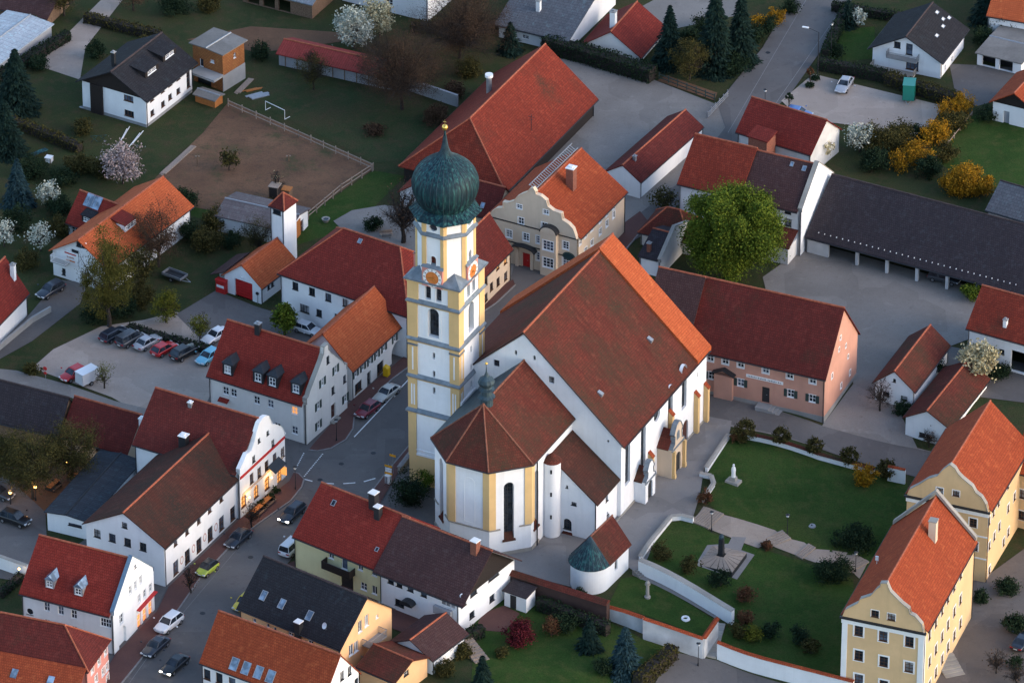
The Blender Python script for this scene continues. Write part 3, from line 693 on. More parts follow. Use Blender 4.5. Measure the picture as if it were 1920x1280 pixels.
# ================================================================ the church
def build_church():
    a = G0(1165, 832, 11.15); E = empty('church', (a.x, a.y, 0), radians(-26), 'white church with red brown tiled nave roof and polygonal choir beside the onion tower', 'church')
    W, D, HE, RZ = 27.6, 26.2, 11.15, 24.0; ZB = -2
    # --- nave walls
    mb = MB(); hF = []; hR = []
    def opening(lst, wall, s, z, w, h, shape='r', depth=.5, frame='dark', nx=2, nz=6, surround=None, name='window', pane=None, sill=False, **k):
        lst.append(SHAPE[shape](s, z, w, h)); loc, rz = wall(s, z)
        return win_children(window(E, loc, rz, w, h, frame, nx, nz, shape, surround=surround, depth=depth, sill=sill, name=name, pane=pane, **k))
    wR = lambda s, z: ((0, s, z), pi/2); wF = lambda s, z: ((s-W, 0, z), 0)
    def wr(px, py):                 # pixel on the nave's right wall -> s, z
        d = ray(px, py); c = CAM-E.location; r = Matrix.Rotation(radians(26), 3, 'Z'); d = r@d; c = r@c; k = -c.x/d.x; q = c+d*k; return q.y, q.z
    for px, py, w, h in ((1177, 862, 1.5, 7.3), (1206, 838, 1.5, 6.6), (1257, 765, 1.5, 7.0), (1283, 725, 1.5, 6.6)):
        s, z = wr(px, py); opening(hR, wR, s, z, w, h, 'a', .38, bar=.05)
    s, z = wr(1232, 777); opening(hR, wR, s, z, 1.9, 2.0, 'e', .32, nx=2, nz=2)
    for px, py in ((1308, 702), (1310, 752)): s, z = wr(px, py); opening(hR, wR, s, z, .18, .7, 'r', .3, nx=1, nz=1)
    # gable windows facing the choir
    def wf(px, py):
        d = ray(px, py); c = CAM-E.location; r = Matrix.Rotation(radians(26), 3, 'Z'); d = r@d; c = r@c; k = -c.y/d.y; q = c+d*k; return q.x+W, q.z
    for px, py, w, h in ((967, 661, .35, .75), (1002, 671, .35, .75), (1140, 827, .3, .4)): s, z = wf(px, py); opening(hF, wF, s, z, w, h, 'a' if h > .5 else 'r', .3, nx=1, nz=1)
    for px, py in ((931, 681), (1034, 712)): s, z = wf(px, py); opening(hF, wF, s, z, .8, 1.0, 'r', .25, 'dark', 2, 2)
    # far portal
    s, z = wr(1285, 805); hR.append(arch(s, 1.75, 1.7, 3.5)); far_s = s
    wallface(mb, (0, 0), (0, 1), [(0, ZB), (D, ZB), (D, HE), (0, HE)], hR, .45)
    gab = [(0, ZB), (W, ZB), (W, HE), (W/2, RZ-.2), (0, HE)]
    wallface(mb, (-W, 0), (1, 0), gab, hF, .32)
    wallface(mb, (0, D), (-1, 0), gab); wallface(mb, (-W, D), (0, -1), [(0, ZB), (D, ZB), (D, HE), (0, HE)])
    mb.build('nave_wall', M['white'], E)
    f = MB(); P = arch(0, 0, 1.7, 3.5); f.poly([(x, .2, z) for x, z in P]); f.box(-.03, .03, .16, .199, -1.7, 1.6)
    f.build('door', M['door_brown'], E, loc=(0, far_s, 1.75), rz=pi/2)
    # --- nave roof with the raised, newly tiled west end
    k = (RZ-HE)/(W/2); o = .5; YS = D-3.9
    def slope(y0, y1, lift, t, mat, name, par):
        m = MB(); z = lambda x: HE+.2+lift+k*(W/2-abs(x+W/2))
        for sg in (1, -1):
            xe = -W/2+sg*(W/2+o)
            m.prism([(xe, y0, z(xe)), (xe, y1, z(xe)), (-W/2, y1, z(-W/2)), (-W/2, y0, z(-W/2))][::sg], (0, 0, -t))
        return m.build(name, M[mat], par)
    R = slope(-.25, YS, 0, .22, 'tile_nave', 'nave_roof', E)
    slope(YS, D+.3, .42, .66, 'tile_new', 'raised_end_roof', E)
    c = MB(); c.tube((-W/2, -.25, RZ+.2), (-W/2, YS, RZ+.2), .15, n=8); c.build('ridge_cap', M['ridge'], R)
    c = MB(); c.tube((-W/2, YS, RZ+.62), (-W/2, D+.3, RZ+.62), .15, n=8); c.build('ridge_cap', M['ridge'], R)
    g = MB(); g.tube((o+.08, -.2, HE-.42), (o+.08, D, HE-.42), .09, n=6); g.build('gutter', M['metal_dark'], R)
    c = MB()                                                         # verge boards on the gable
    for sg in (1, -1):
        xe = -W/2+sg*(W/2+o); z = HE+.2-k*o
        c.prism([(xe, -.3, z-.1), (xe, -.25, z-.1), (-W/2, -.25, RZ+.1), (-W/2, -.3, RZ+.1)], (0, 0, .16))
    c.build('verge', M['frame_dark'], R)
    for px, py in ((1218, 637), (1125, 738)):                        # roof hatches
        d = ray(px, py); cc = CAM-E.location; r = Matrix.Rotation(radians(26), 3, 'Z'); d = r@d; cc = r@cc
        n = Vector((k, 0, 1)); q = cc+d*((Vector((0, 0, HE+.2))-cc).dot(n)/d.dot(n))
        h = MB(); h.prism([(-.35, -.3, .0), (.35, -.3, -.35), (.35, .3, -.35), (-.35, .3, 0)], (.1, 0, .42)); h.build('roof_hatch', M['metal_grey'], R, loc=q)
    # --- buttresses on the right wall
    for px, top in ((1217, 848), (1255, 770), (1303, 735), (1331, 708)):
        s, zt = wr(px, top); s = min(s, D-.5) if px < 1320 else D-.45; zt = max(4.5, zt)
        b = MB(); b.box(0, .62, s-.3, s+.3, -2, zt-.5); b.prism([(0, s-.3, zt-.5), (.62, s-.3, zt-.5), (0, s-.3, zt+.1)], (0, .6, 0))
        bo = b.build('buttress', M['ochre'], E)
        t = MB(); t.prism([(-.0, s-.36, zt+.14), (.72, s-.36, zt-.55), (.72, s+.36, zt-.55), (0, s+.36, zt+.14)], (0, 0, .1)); t.build('buttress_tiles', M['tile_orange'], bo)
    # --- stone plinth
    p = MB(); p.box(-.05, .14, -7.0, D, -2, .35); p.build('plinth', M['stone'], E)
    # --- baroque porch (near and main)
    def porch(px, py, w, dep, hwall, gz, name, big):
        s, z = wr(px, py); q = empty(name, (0, s, 0)); q.parent = E
        x1 = dep; m = MB(); op = arch(0, 1.55 if big else 1.45, w*.46, 3.1 if big else 2.9)
        # front gable (facing +x) with a curved baroque top
        prof = [(w/2, hwall), (w*.42, hwall+.25), (w*.30, hwall+.45), (w*.27, hwall+gz*.45), (w*.36, hwall+gz*.55), (w*.28, hwall+gz*.72), (w*.17, hwall+gz*.92), (0, hwall+gz)]
        out = [(0, -1.5), (w, -1.5)]+[(w/2+x, z) for x, z in prof]+[(w/2-x, z) for x, z in prof[-2::-1]]
        wallface(m, (x1, -w/2), (0, 1), out, [[(x+w/2, z) for x, z in op]], .2, thick=.5)
        m.box(.0, x1-.5, -w/2+.02, -w/2+.32, -1.5, hwall); m.box(.0, x1-.5, w/2-.32, w/2-.02, -1.5, hwall)
        m.build('porch_wall', M['cream'] if big else M['white'], q)
        r = MB()
        r.prism([(-.0, -w/2-.2, hwall-.05), (x1-.45, -w/2-.2, hwall-.05), (x1-.45, 0, hwall+gz*.55), (0, 0, hwall+gz*.55)], (0, 0, .15))
        r.prism([(0, w/2+.2, hwall-.05), (0, 0, hwall+gz*.55), (x1-.45, 0, hwall+gz*.55), (x1-.45, w/2+.2, hwall-.05)], (0, 0, .15))
        r.build('porch_roof', M['tile_old'], q)
        f = MB(); f.poly([(x1-.18, y, z) for y, z in op]); f.build('porch_door', M['frame_dark'], q)
        c = MB()
        allp = [(x, z) for x, z in prof]+[(-x, z) for x, z in prof[-2::-1]]
        for (y0, z0), (y1, z1) in zip(allp[:-1], allp[1:]): c.prism([(x1+.1, y0, z0), (x1+.1, y1, z1), (x1-.6, y1, z1), (x1-.6, y0, z0)], (0, 0, .13))
        c.box(x1-.02, x1+.12, -w/2-.1, w/2+.1, hwall-.25, hwall-.05)
        c.build('cornice', M['lead'], q)
        if big:
            for sg in (-1, 1):
                t = MB(); t.frus((x1-.1, x1+.55, sg*w*.42-.3, sg*w*.42+.3), (x1-.05, x1+.45, sg*w*.42-.24, sg*w*.42+.24), -1.5, .7)
                t.box(x1-.05, x1+.4, sg*w*.42-.2, sg*w*.42+.2, .7, hwall-.25); t.build('pilaster', M['ochre'], q)
            n = MB(); n.poly([(x1+.012, y, z) for y, z in arch(0, hwall+gz*.42, .9, 1.3)]); n.build('niche', M['lead'], q)
    porch(1198, 925, 3.0, 1.6, 3.3, 2.6, 'porch', False)
    porch(1243, 875, 3.8, 2.1, 4.4, 3.4, 'porch', True)
    # --- choir
    CX = -13.75; HC, RC = 13.2, 20.0
    Q = [(-6.95, 0), (-6.95, -12.0), (-10.95, -15.85), (-16.55, -15.85), (-20.55, -12.0), (-20.55, 0)]
    m = MB(); faces = list(zip(Q[1:], Q[:-1]))      # walk with the outside on the right-hand side
    ch = []
    def facet(p, q, holes, depth=.6):
        L = hypot(q[0]-p[0], q[1]-p[1]); d = ((q[0]-p[0])/L, (q[1]-p[1])/L)
        wallface(m, p, d, [(0, ZB), (L, ZB), (L, HC), (0, HC)], [h for h in holes], depth); return L, d
    def cwin(p, q, s, z, w, h, **kw):
        L = hypot(q[0]-p[0], q[1]-p[1]); d = ((q[0]-p[0])/L, (q[1]-p[1])/L)
        win_children(window(E, (p[0]+d[0]*s, p[1]+d[1]*s, z), atan2(d[1], d[0]), w, h, 'dark', 4, 14, 'a', depth=.55, sill=False, bar=.05, **kw))
        t = MB(); t.prism([(-w/2-.22, -.14, -h/2-1.0), (w/2+.22, -.14, -h/2-1.0), (w/2+.02, .5, -h/2+.02), (-w/2-.02, .5, -h/2+.02)], (0, 0, .1))
        t.build('sill', M['tile_old'], E, loc=(p[0]+d[0]*s, p[1]+d[1]*s, z), rz=atan2(d[1], d[0]))
        return arch(s, z-.45, w, h+.9)
    P4, P3, P2, P1, P0, P5 = Q[1], Q[2], Q[3], Q[4], Q[5], Q[0]
    L = hypot(P4[0]-P3[0], P4[1]-P3[1])
    facet(P3, P4, [cwin(P3, P4, L*.47, 7.0, 1.35, 7.8)])
    facet(P2, P3, [])
    facet(P1, P2, [cwin(P1, P2, L*.45, 7.4, 1.35, 8.2)])
    facet(P4, P5, [cwin(P4, P5, 1.5, 7.4, 1.35, 7.8)]); facet(P0, P1, [])
    # blind niche outline on the front facet
    m.build('choir_wall', M['white'], E)
    b = MB(); P = arch(0, 0, 1.4, 6.6)
    for (x0, z0), (x1, z1) in zip(P, P[1:]+P[:1]): b.prism([(x0, -.03, z0), (x1, -.03, z1), (x1*1.12, -.03, z1*1.03), (x0*1.12, -.03, z0*1.03)], (0, .05, 0))
    b.build('blind_window', M['trim_white'], E, loc=((P2[0]+P3[0])/2, P2[1], 8.0))
    for i, (p, l, r) in enumerate(((P4, P5, P3), (P3, P4, P2), (P2, P3, P1))):     # yellow corner strips
        t = MB(); dl = (Vector(l)-Vector(p)).normalized(); dr = (Vector(r)-Vector(p)).normalized()
        n = -(dl+dr).normalized()*.14; pv = Vector(p); ww = .85
        a_ = pv+dl*ww; c_ = pv+dr*ww; nl = Vector((dl[1], -dl[0]));
        if nl.dot(n) < 0: nl = -nl
        nr = Vector((dr[1], -dr[0]));
        if nr.dot(n) < 0: nr = -nr
        pts = [a_+nl*.12, pv+n*1.05, c_+nr*.12, c_, pv, a_]
        t.prism([(q[0], q[1], 4.2) for q in pts], (0, 0, HC-4.2-.05)); t.build('corner_strip', M['ochre'], E)
    for p, q in ((P3, P4), (P2, P3), (P1, P2)):
        pv, qv = Vector(p), Vector(q); d = (qv-pv).normalized(); n = Vector((d[1], -d[0]))*.16; L = (qv-pv).length
        segs = ((0, .26), (.72, 1)) if p != P2 else ((0, 1),)
        for s0, s1 in segs: m = MB(); u, v = pv+d*L*s0, pv+d*L*s1; m.prism([(u[0], u[1], 4.0), (u[0]+n[0], u[1]+n[1], 4.0), (v[0]+n[0], v[1]+n[1], 4.0), (v[0], v[1], 4.0)], (0, 0, .18)); m.build('string_course', M['stone'], E)
    m = MB()
    for p, q in ((P3, P4), (P2, P3), (P1, P2), (P4, (P4[0], -9.8))):
        pv, qv = Vector(p), Vector(q); d = (qv-pv).normalized(); n = Vector((d[1], -d[0]))*.14
        m.prism([(pv[0], pv[1], -1.5), (pv[0]+n[0], pv[1]+n[1], -1.5), (qv[0]+n[0], qv[1]+n[1], -1.5), (qv[0], qv[1], -1.5)], (0, 0, 2.1))
    m.build('plinth', M['stone'], E)
    # choir roof
    ap = (CX, -11.8, RC); far = (CX, -.0, RC); e = .45; z0 = HC+.05
    EQ = [(CX+(x-CX)*1.065, (y-.55 if y < -13 else y-.25 if y < -5 else y), z0) for x, y in Q]
    m = MB(); m.prism([EQ[1], EQ[0], far, ap], (0, 0, -.2))
    for i in (1, 2, 3): m.prism([EQ[i+1], EQ[i], ap], (0, 0, -.2))
    m2 = MB(); m2.prism([EQ[5], EQ[4], ap, far], (0, 0, -.2)); m2.build('choir_side_roof', M['copper_dark'], E)
    cr = m.build('choir_roof', M['tile_old'], E)
    bm = bmesh.new(); bm.from_mesh(cr.data); bmesh.ops.recalc_face_normals(bm, faces=bm.faces); bm.to_mesh(cr.data); bm.free()
    c = MB(); c.tube(ap, far, .14, n=8)
    for i in (1, 2, 3, 4): c.tube(EQ[i], ap, .12, n=6)
    c.build('ridge_cap', M['ridge_old'], cr)
    g = MB()
    for i in range(4): p, q = EQ[i], EQ[i+1]; g.tube((p[0], p[1], p[2]-.15), (q[0], q[1], q[2]-.15), .1, n=6)
    g.build('gutter', M['metal_dark'], cr)
    d = MB(); d.tube((-6.75, -10.6, -.3), (-6.75, -10.6, HC), .1, n=8); d.build('downpipe', M['metal_dark'], E)
    # ridge turret with little onion
    t = MB(); t.lathe([(.85, RC-.6), (.82, RC+.6), (1.15, RC+.66), (.72, RC+.95), (.66, RC+1.7), (1.05, RC+1.8), (.7, RC+1.95), (.6, RC+2.1), (.98, RC+2.45), (1.1, RC+2.85), (.9, RC+3.25), (.35, RC+3.65), (.08, RC+4.3), (.03, RC+5.4)], 12, (CX, -10.9))
    tt = t.build('ridge_turret', M['copper_dark'], E)
    t = MB(); t.lathe([(.01, RC+5.3), (.17, RC+5.4), (.2, RC+5.5), (.13, RC+5.65), (.01, RC+5.7)], 10, (CX, -10.9)); t.build('ball', M['gold'], tt, True)
    # --- dark lean-to roof and wall between tower and choir
    m = MB(); m.box(-20.9, -20.56, -4.2, 0, -2, 14); m.build('connecting_wall', M['white'], E)
    # --- sacristy lean-to
    m = MB(); zs = 6.0; zh = 11.2; xs = -.5; x0 = -6.9; ys = -6.6
    hs = []
    def wsf(px, py):
        d = ray(px, py); c = CAM-E.location; r = Matrix.Rotation(radians(26), 3, 'Z'); d = r@d; c = r@c; kk = (ys-c.y)/d.y; q = c+d*kk; return q.x-x0, q.z
    def wsr(px, py):
        d = ray(px, py); c = CAM-E.location; r = Matrix.Rotation(radians(26), 3, 'Z'); d = r@d; c = r@c; kk = (xs-c.x)/d.x; q = c+d*kk; return q.y-ys, q.z
    for px, py, w, h, sh in ((1064, 982, 1.15, 1.6, 'a'), (1076, 944, .75, .5, 'r'), (1063, 912, .3, .4, 'r')):
        s, z = wsf(px, py); hs.append(SHAPE[sh](s, z, w, h)); win_children(window(E, (x0+s, ys, z), 0, w, h, 'dark', 3 if h > 1 else 2, 4 if h > 1 else 1, sh, depth=.25, bar=.045))
    s, z = wsf(1064, 998); t = MB(); t.prism([(-.8, -.15, -.25), (.8, -.15, -.25), (.6, .02, .12), (-.6, .02, .12)], (0, 0, .08)); t.build('sill', M['tile_old'], E, loc=(x0+s, ys, z))
    hr = []
    for px, py, w, h in ((1138, 932, .7, 1.2), (1139, 962, .4, .45)):
        s, z = wsr(px, py); hr.append(rect(s, z, w, h)); win_children(window(E, (xs, ys+s, z), pi/2, w, h, 'dark', 2, 2, 'r', depth=.25, bar=.05))
    s, z = wsr(1140, 985); hr.append(arch(s, 1.0, .9, 2.0)); f = MB(); f.poly([(x, .3, zz) for x, zz in arch(0, 0, .9, 2.0)]); f.build('door', M['door_brown'], E, loc=(xs, ys+s, 1.0), rz=pi/2)
    wallface(m, (x0, ys), (1, 0), [(0, ZB), (xs-x0, ZB), (xs-x0, zs), (0, zh)], hs, .3)
    wallface(m, (xs, ys), (0, 1), [(0, ZB), (-ys, ZB), (-ys, zs), (0, zs)], hr, .35)
    m.build('sacristy_wall', M['white'], E)
    m = MB(); kk = (zh-zs)/(xs-x0); m.prism([(xs+.45, ys-.25, zs+.2-.45*kk), (xs+.45, -.02, zs+.2-.45*kk), (x0+.02, -.02, zh+.2), (x0+.02, ys-.25, zh+.2)], (0, 0, -.2)); sr = m.build('sacristy_roof', M['tile_mossy'], E)
    d = MB(); d.tube((xs+.1, ys-.1, -.2), (xs+.1, ys-.1, zs), .08, n=6); d.build('downpipe', M['metal_dark'], E)
    # stair turret
    t = MB(); c0 = (-6.25, -7.35); t.lathe([(1.12, -2), (1.12, 11.3)], 20, c0); to = t.build('stair_turret', M['white'], E, True)
    t = MB(); t.lathe([(1.3, 11.2), (.05, 12.3)], 20, c0); t.build('turret_roof', M['tile_old'], to)
    for px, z in ((0, 9.8), (0, 6.4), (0, 3.0)):
        t = MB(); t.box(-.12, .12, -1.15, -1.05, z, z+.6); t.build('slit', M['black'], to, loc=(c0[0], c0[1], 0), rz=.35)
    return E
CH = build_church()

def build_tower():
    a = G0(1165, 832, 11.15); r = Matrix.Rotation(radians(-26), 3, 'Z')
    S = 7.1; o = Vector((a.x, a.y, 0))+r@Vector((-28.05, -4.25, 0))
    E = empty('church_tower', o, radians(-26), 'tall white and yellow church tower with green copper onion dome and clocks', 'tower')
    Z = lambda px, py: None
    def zy(y):                          # height of a pixel row above the tower's left corner
        lo, hi = 0, 70
        for i in range(40):
            m = (lo+hi)/2
            if PROJ(o+Vector((0, 0, m)))[1] > y: lo = m
            else: hi = m
        return lo
    z1, z2, z3, z4, z5 = [zy(y) for y in (767, 703, 633, 562, 517)]
    ri = Matrix.Rotation(radians(26), 3, 'Z')
    def on(w, px, py):
        d = ri@ray(px, py); c = ri@(CAM-o)
        if w == 'F': q = c+d*(-c.y/d.y); return q.x, q.z
        q = c+d*((S-c.x)/d.x); return q.y, q.z
    holes = {'F': [], 'R': []}
    def win(w, s, z, ww, hh, shape='a', **k):
        holes[w].append(SHAPE[shape](s, z, ww, hh)); loc = (s, 0, z) if w == 'F' else (S, s, z)
        kw = dict(frame='dark', nx=1, nz=1, depth=.45, sill=False); kw.update(k)
        return win_children(window(E, loc, 0 if w == 'F' else pi/2, ww, hh, shape=shape, **kw))
    m = S/2
    zb = on('F', 814, 606)[1]; zt = on('F', 814, 551)[1]
    for w in 'FR':
        win(w, m, zb, 1.55, 4.3, nx=2, nz=7, surround='trim_white', sw=.35, depth=.7, frame='dark')
        for d in (-.75, .75): win(w, m+d, zt, .85, 2.1, surround='trim_white', sw=.16, nx=1, nz=5)
        for py in (668, 702, 733): win(w, m, on('F', 817, py)[1], .35, 1.0)
    mb = MB(); out = [(0, -1.5), (S, -1.5), (S, z5), (0, z5)]
    wallface(mb, (0, 0), (1, 0), out, holes['F'], .75); wallface(mb, (S, 0), (0, 1), out, holes['R'], .75)
    wallface(mb, (S, S), (-1, 0), out); wallface(mb, (0, S), (0, -1), out)
    mb.poly([(0, 0, z5), (S, 0, z5), (S, S, z5), (0, S, z5)])
    mb.build('shaft', M['white'], E)
    # yellow base panel and corner pilasters per storey
    for (za, zb_), pw in (((z1, z2), 1.15), ((z2, z3), 1.25), ((z3, z4), 1.3), ((z4, z5), 1.45), ((z1-7.2, z1), 1.0)):
        for cx, cy, sx, sy in ((0, 0, 1, 1), (S, 0, -1, 1), (S, S, -1, -1), (0, S, 1, -1)):
            p = MB(); t = .13
            P = [(cx-sx*t, cy-sy*t), (cx+sx*pw, cy-sy*t), (cx+sx*pw, cy), (cx, cy), (cx, cy+sy*pw), (cx-sx*t, cy+sy*pw)]
            p.prism([(x, y, za+.35) for x, y in P], (0, 0, zb_-za-.4)); po = p.build('corner_pilaster', M['ochre'], E)
            if pw in (1.15, 1.25):
                q = MB(); zc = (za+zb_)/2; hh = (zb_-za)*.30
                for dx in ((.42, .78) if pw == 1.15 else (.6,)):
                    q.box(min(cx+sx*(dx-.09), cx+sx*(dx+.09)), max(cx+sx*(dx-.09), cx+sx*(dx+.09)), min(cy-sy*(t+.04), cy), max(cy-sy*(t+.04), cy), zc-hh, zc+hh)
                    q.box(min(cx-sx*(t+.04), cx), max(cx-sx*(t+.04), cx), min(cy+sy*(dx-.09), cy+sy*(dx+.09)), max(cy+sy*(dx-.09), cy+sy*(dx+.09)), zc-hh, zc+hh)
                q.build('stucco_strip', M['trim_white'], po)
                if pw == 1.25:
                    q = MB(); x0, x1 = sorted((cx-sx*(t+.1), cx+sx*(pw+.05))); y0, y1 = sorted((cy-sy*(t+.1), cy+sy*(pw+.05)))
                    q.box(x0, x1, min(cy-sy*(t+.1), cy), max(cy-sy*(t+.1), cy), zc+hh+.3, zc+hh+.55); q.box(min(cx-sx*(t+.1), cx), max(cx-sx*(t+.1), cx), y0, y1, zc+hh+.304, zc+hh+.546)
                    q.build('capital', M['lead'], po)
    b = MB(); t = .06; b.box(-t, S+t, -t, S+t, -1.5, z1-6.6); b.build('base', M['ochre'], E)
    b = MB(); b.box(-.12, S+.12, -.12, S+.12, z1-6.6, z1-6.3); b.box(-.1, S+.1, -.1, S+.1, z1-5.9, z1-5.7); b.build('string_course', M['trim_white'], E)
    for z in (z1, z2, z3, z4):
        c = MB(); e = .42 if z == z1 else .32
        c.box(-e, S+e, -e, S+e, z, z+.16); c.frus((-e, S+e, -e, S+e), (-.05, S+.05, -.05, S+.05), z+.16, z+.55); c.frus((-.1, S+.1, -.1, S+.1), (-e, S+e, -e, S+e), z-.3, z, 1)
        c.build('cornice', [M['lead'], M['ochre']], E)
    c = MB(); e = .5; c.box(-e, S+e, -e, S+e, z5-.25, z5-.05); c.box(-.25, S+.25, -.25, S+.25, z5-.6, z5-.25, 1); c.build('cornice', [M['lead'], M['ochre']], E)
    # octagon
    C = (S/2, S/2); ro = S/2/cos(pi/8)*1.0
    zO = 41.4-0; zc = 39.0
    pO = PROJ(o+r@Vector((C[0], C[1], 0)))
    def za(y):
        lo, hi = 0, 80
        for i in range(40):
            q = (lo+hi)/2
            if PROJ(o+r@Vector((C[0], C[1], 0))+Vector((0, 0, q)))[1] > y: lo = q
            else: hi = q
        return lo
    zO = za(392); zc = za(420); zs = z5-.1
    def octa(rr, a0=pi/8): return [(C[0]+rr*cos(a0+i*pi/4), C[1]+rr*sin(a0+i*pi/4)) for i in range(8)]
    O = octa(ro-.12); m8 = MB()
    for i in range(8):
        p, q = O[i], O[(i+1) % 8]; L = hypot(q[0]-p[0], q[1]-p[1]); d = ((q[0]-p[0])/L, (q[1]-p[1])/L); hs = []
        if i in (5, 7, 6, 4, 0):
            if i in (5, 7):
                hs.append(arch(L/2, zs+2.9, .75, 1.9))
                win_children(window(E, (p[0]+d[0]*L/2, p[1]+d[1]*L/2, zs+2.9), atan2(d[1], d[0]), .75, 1.9, 'brown', 2, 5, 'a', depth=.3, sill=False, surround='trim_white', sw=.12, pane='tile_red'))
            if i in (5, 7):
                z = (zc+zO)/2+.15; hs.append(ellipse(L/2, z, 1.15, .95))
                win_children(window(E, (p[0]+d[0]*L/2, p[1]+d[1]*L/2, z), atan2(d[1], d[0]), 1.15, .95, 'dark', 1, 1, 'e', depth=.3, sill=False, surround='trim_white', sw=.22))
        wallface(m8, p, d, [(0, zs), (L, zs), (L, zO), (0, zO)], hs, .32)
    m8.build('octagon', M['white'], E)
    for i in range(8):                                                # yellow edges of the octagon
        p, q, l = Vector(O[i]), Vector(O[(i+1) % 8]), Vector(O[i-1]); t = MB(); a_, b_ = p+(q-p)*.16, p+(l-p)*.16
        n = (p-Vector(C)).normalized(); t.prism([(v[0], v[1], zs) for v in (b_+n*.1, p+n*.13, a_+n*.1, a_-n*.05, p-n*.2, b_-n*.05)], (0, 0, zO-zs-.02)); t.build('octagon_edge', M['ochre'], E)
    def ring(rr0, rr1, rr2, z, name, m_, h=.5):
        t = MB(); A, B, D_ = octa(rr0), octa(rr1), octa(rr2)
        pts = [(x, y, z-h*.4) for x, y in A]+[(x, y, z) for x, y in B]+[(x, y, z+.14) for x, y in B]+[(x, y, z+h) for x, y in D_]
        t.add(pts, [(j*8+i, j*8+(i+1) % 8, (j+1)*8+(i+1) % 8, (j+1)*8+i) for j in range(3) for i in range(8)]); return t.build(name, M[m_], E)
    ring(ro-.1, ro+.3, ro-.1, zc, 'cornice', 'lead'); ring(ro-.1, ro+.25, ro, zO-.3, 'frieze', 'ochre', .3)
    # corner roofs on the square, clocks
    for sx, sy in ((0, 0), (1, 0), (1, 1), (0, 1)):
        t = MB(); x, y = sx*S, sy*S; dx, dy = (1 if sx == 0 else -1), (1 if sy == 0 else -1); k = 2.6; e = .45
        t.add([(x-dx*e, y-dy*e, z5-.04), (x+dx*k, y-dy*e, z5-.04), (x-dx*e, y+dy*k, z5-.04), (x+dx*1.35, y+dy*1.35, z5+1.5), (x+dx*k, y+dy*.3, z5+.5), (x+dx*.3, y+dy*k, z5+.5)],
              [(0, 1, 4, 3), (0, 3, 5, 2), (3, 4, 5)]); t.build('corner_roof', M['lead'], E)
    for w in 'FRBL':
        ang = {'F': 0, 'R': pi/2, 'B': pi, 'L': -pi/2}[w]; loc = {'F': (m, -.28, 0), 'R': (S+.28, m, 0), 'B': (m, S+.28, 0), 'L': (-.28, m, 0)}[w]
        zk = on('F', 814, 521)[1]+.1
        c = MB(); c.box(-1.45, 1.45, 0, .45, -1.4, 1.35); co = c.build('clock', M['rose'], E, loc=(loc[0], loc[1], zk), rz=ang)
        d = MB(); n = 28
        d.add([(1.32*cos(2*pi*i/n), -.05, 1.32*sin(2*pi*i/n)) for i in range(n)]+[(.92*cos(2*pi*i/n), -.05, .92*sin(2*pi*i/n)) for i in range(n)]+[(1.32*cos(2*pi*i/n), 0.01, 1.32*sin(2*pi*i/n)) for i in range(n)],
              [(i, (i+1) % n, n+(i+1) % n, n+i) for i in range(n)]+[(i, 2*n+i, 2*n+(i+1) % n, (i+1) % n) for i in range(n)]); d.build('dial_ring', M['trim_white'], co)
        d = MB(); d.poly([(.93*cos(2*pi*i/n), -.03, .93*sin(2*pi*i/n)) for i in range(n)]); d.build('dial', M['clock_orange'], co)
        d = MB()
        for i in range(12):
            a = i*pi/6; u = Vector((sin(a), 0, cos(a))); v = Vector((cos(a), 0, -sin(a)))
            d.prism([u*.98-v*.05+Vector((0, -.052, 0)), u*1.25-v*.05+Vector((0, -.052, 0)), u*1.25+v*.05+Vector((0, -.052, 0)), u*.98+v*.05+Vector((0, -.052, 0))], (0, -.01, 0))
        d.build('numerals', M['frame_dark'], co)
        d = MB()
        for a, L in ((2.35, .6), (4.5, .85)):
            u = Vector((sin(a), 0, cos(a))); v = Vector((cos(a), 0, -sin(a))); d.prism([v*-.05+Vector((0, -.08, 0))-u*.15, u*L-v*.03+Vector((0, -.08, 0)), u*L+v*.03+Vector((0, -.08, 0)), v*.05+Vector((0, -.08, 0))-u*.15], (0, -.02, 0))
        d.build('hands', M['gold'], co)
        d = MB(); d.prism([(-1.6, -.1, 1.35), (1.6, -.1, 1.35), (1.3, .5, 1.75), (-1.3, .5, 1.75)], (0, .1, .1)); d.build('clock_hood', M['lead'], co)
    # skirt roof and onion
    t = MB(); A, B = octa(ro+.78), octa(3.0); zs1 = zO+1.25
    t.add([(x, y, zO-.08) for x, y in A]+[(x, y, zO+.06) for x, y in A]+[(x, y, zs1) for x, y in B], [(j*8+i, j*8+(i+1) % 8, (j+1)*8+(i+1) % 8, (j+1)*8+i) for j in range(2) for i in range(8)])
    t.add([(x, y, zO-.08) for x, y in A], [tuple(range(8))[::-1]])
    for i in range(8):
        for k in range(5):
            f = k/5.0; p = Vector(A[i]).lerp(Vector(A[(i+1) % 8]), f); q = Vector(B[i]).lerp(Vector(B[(i+1) % 8]), f)
            t.tube((p[0], p[1], zO+.08), (q[0], q[1], zs1), .05, n=4, cap=False)
    t.build('skirt_roof', M['copper'], E)
    zz = [za(y) for y in (386, 376, 362, 345, 330, 315, 302, 290, 279, 268, 258, 248)]
    rr = [2.85, 3.4, 3.95, 4.24, 4.10, 3.50, 2.35, .98, .50, .31, .19, .11]
    # smooth the profile with a Catmull-Rom pass
    pr = []
    for i in range(len(rr)-1):
        g = lambda a, j: a[min(max(j, 0), len(a)-1)]
        for k in range(3):
            u = k/3.0; f = lambda a: .5*(2*g(a, i)+(g(a, i+1)-g(a, i-1))*u+(2*g(a, i-1)-5*g(a, i)+4*g(a, i+1)-g(a, i+2))*u*u+(3*g(a, i)-g(a, i-1)-3*g(a, i+1)+g(a, i+2))*u**3)
            pr.append((f(rr), f(zz)))
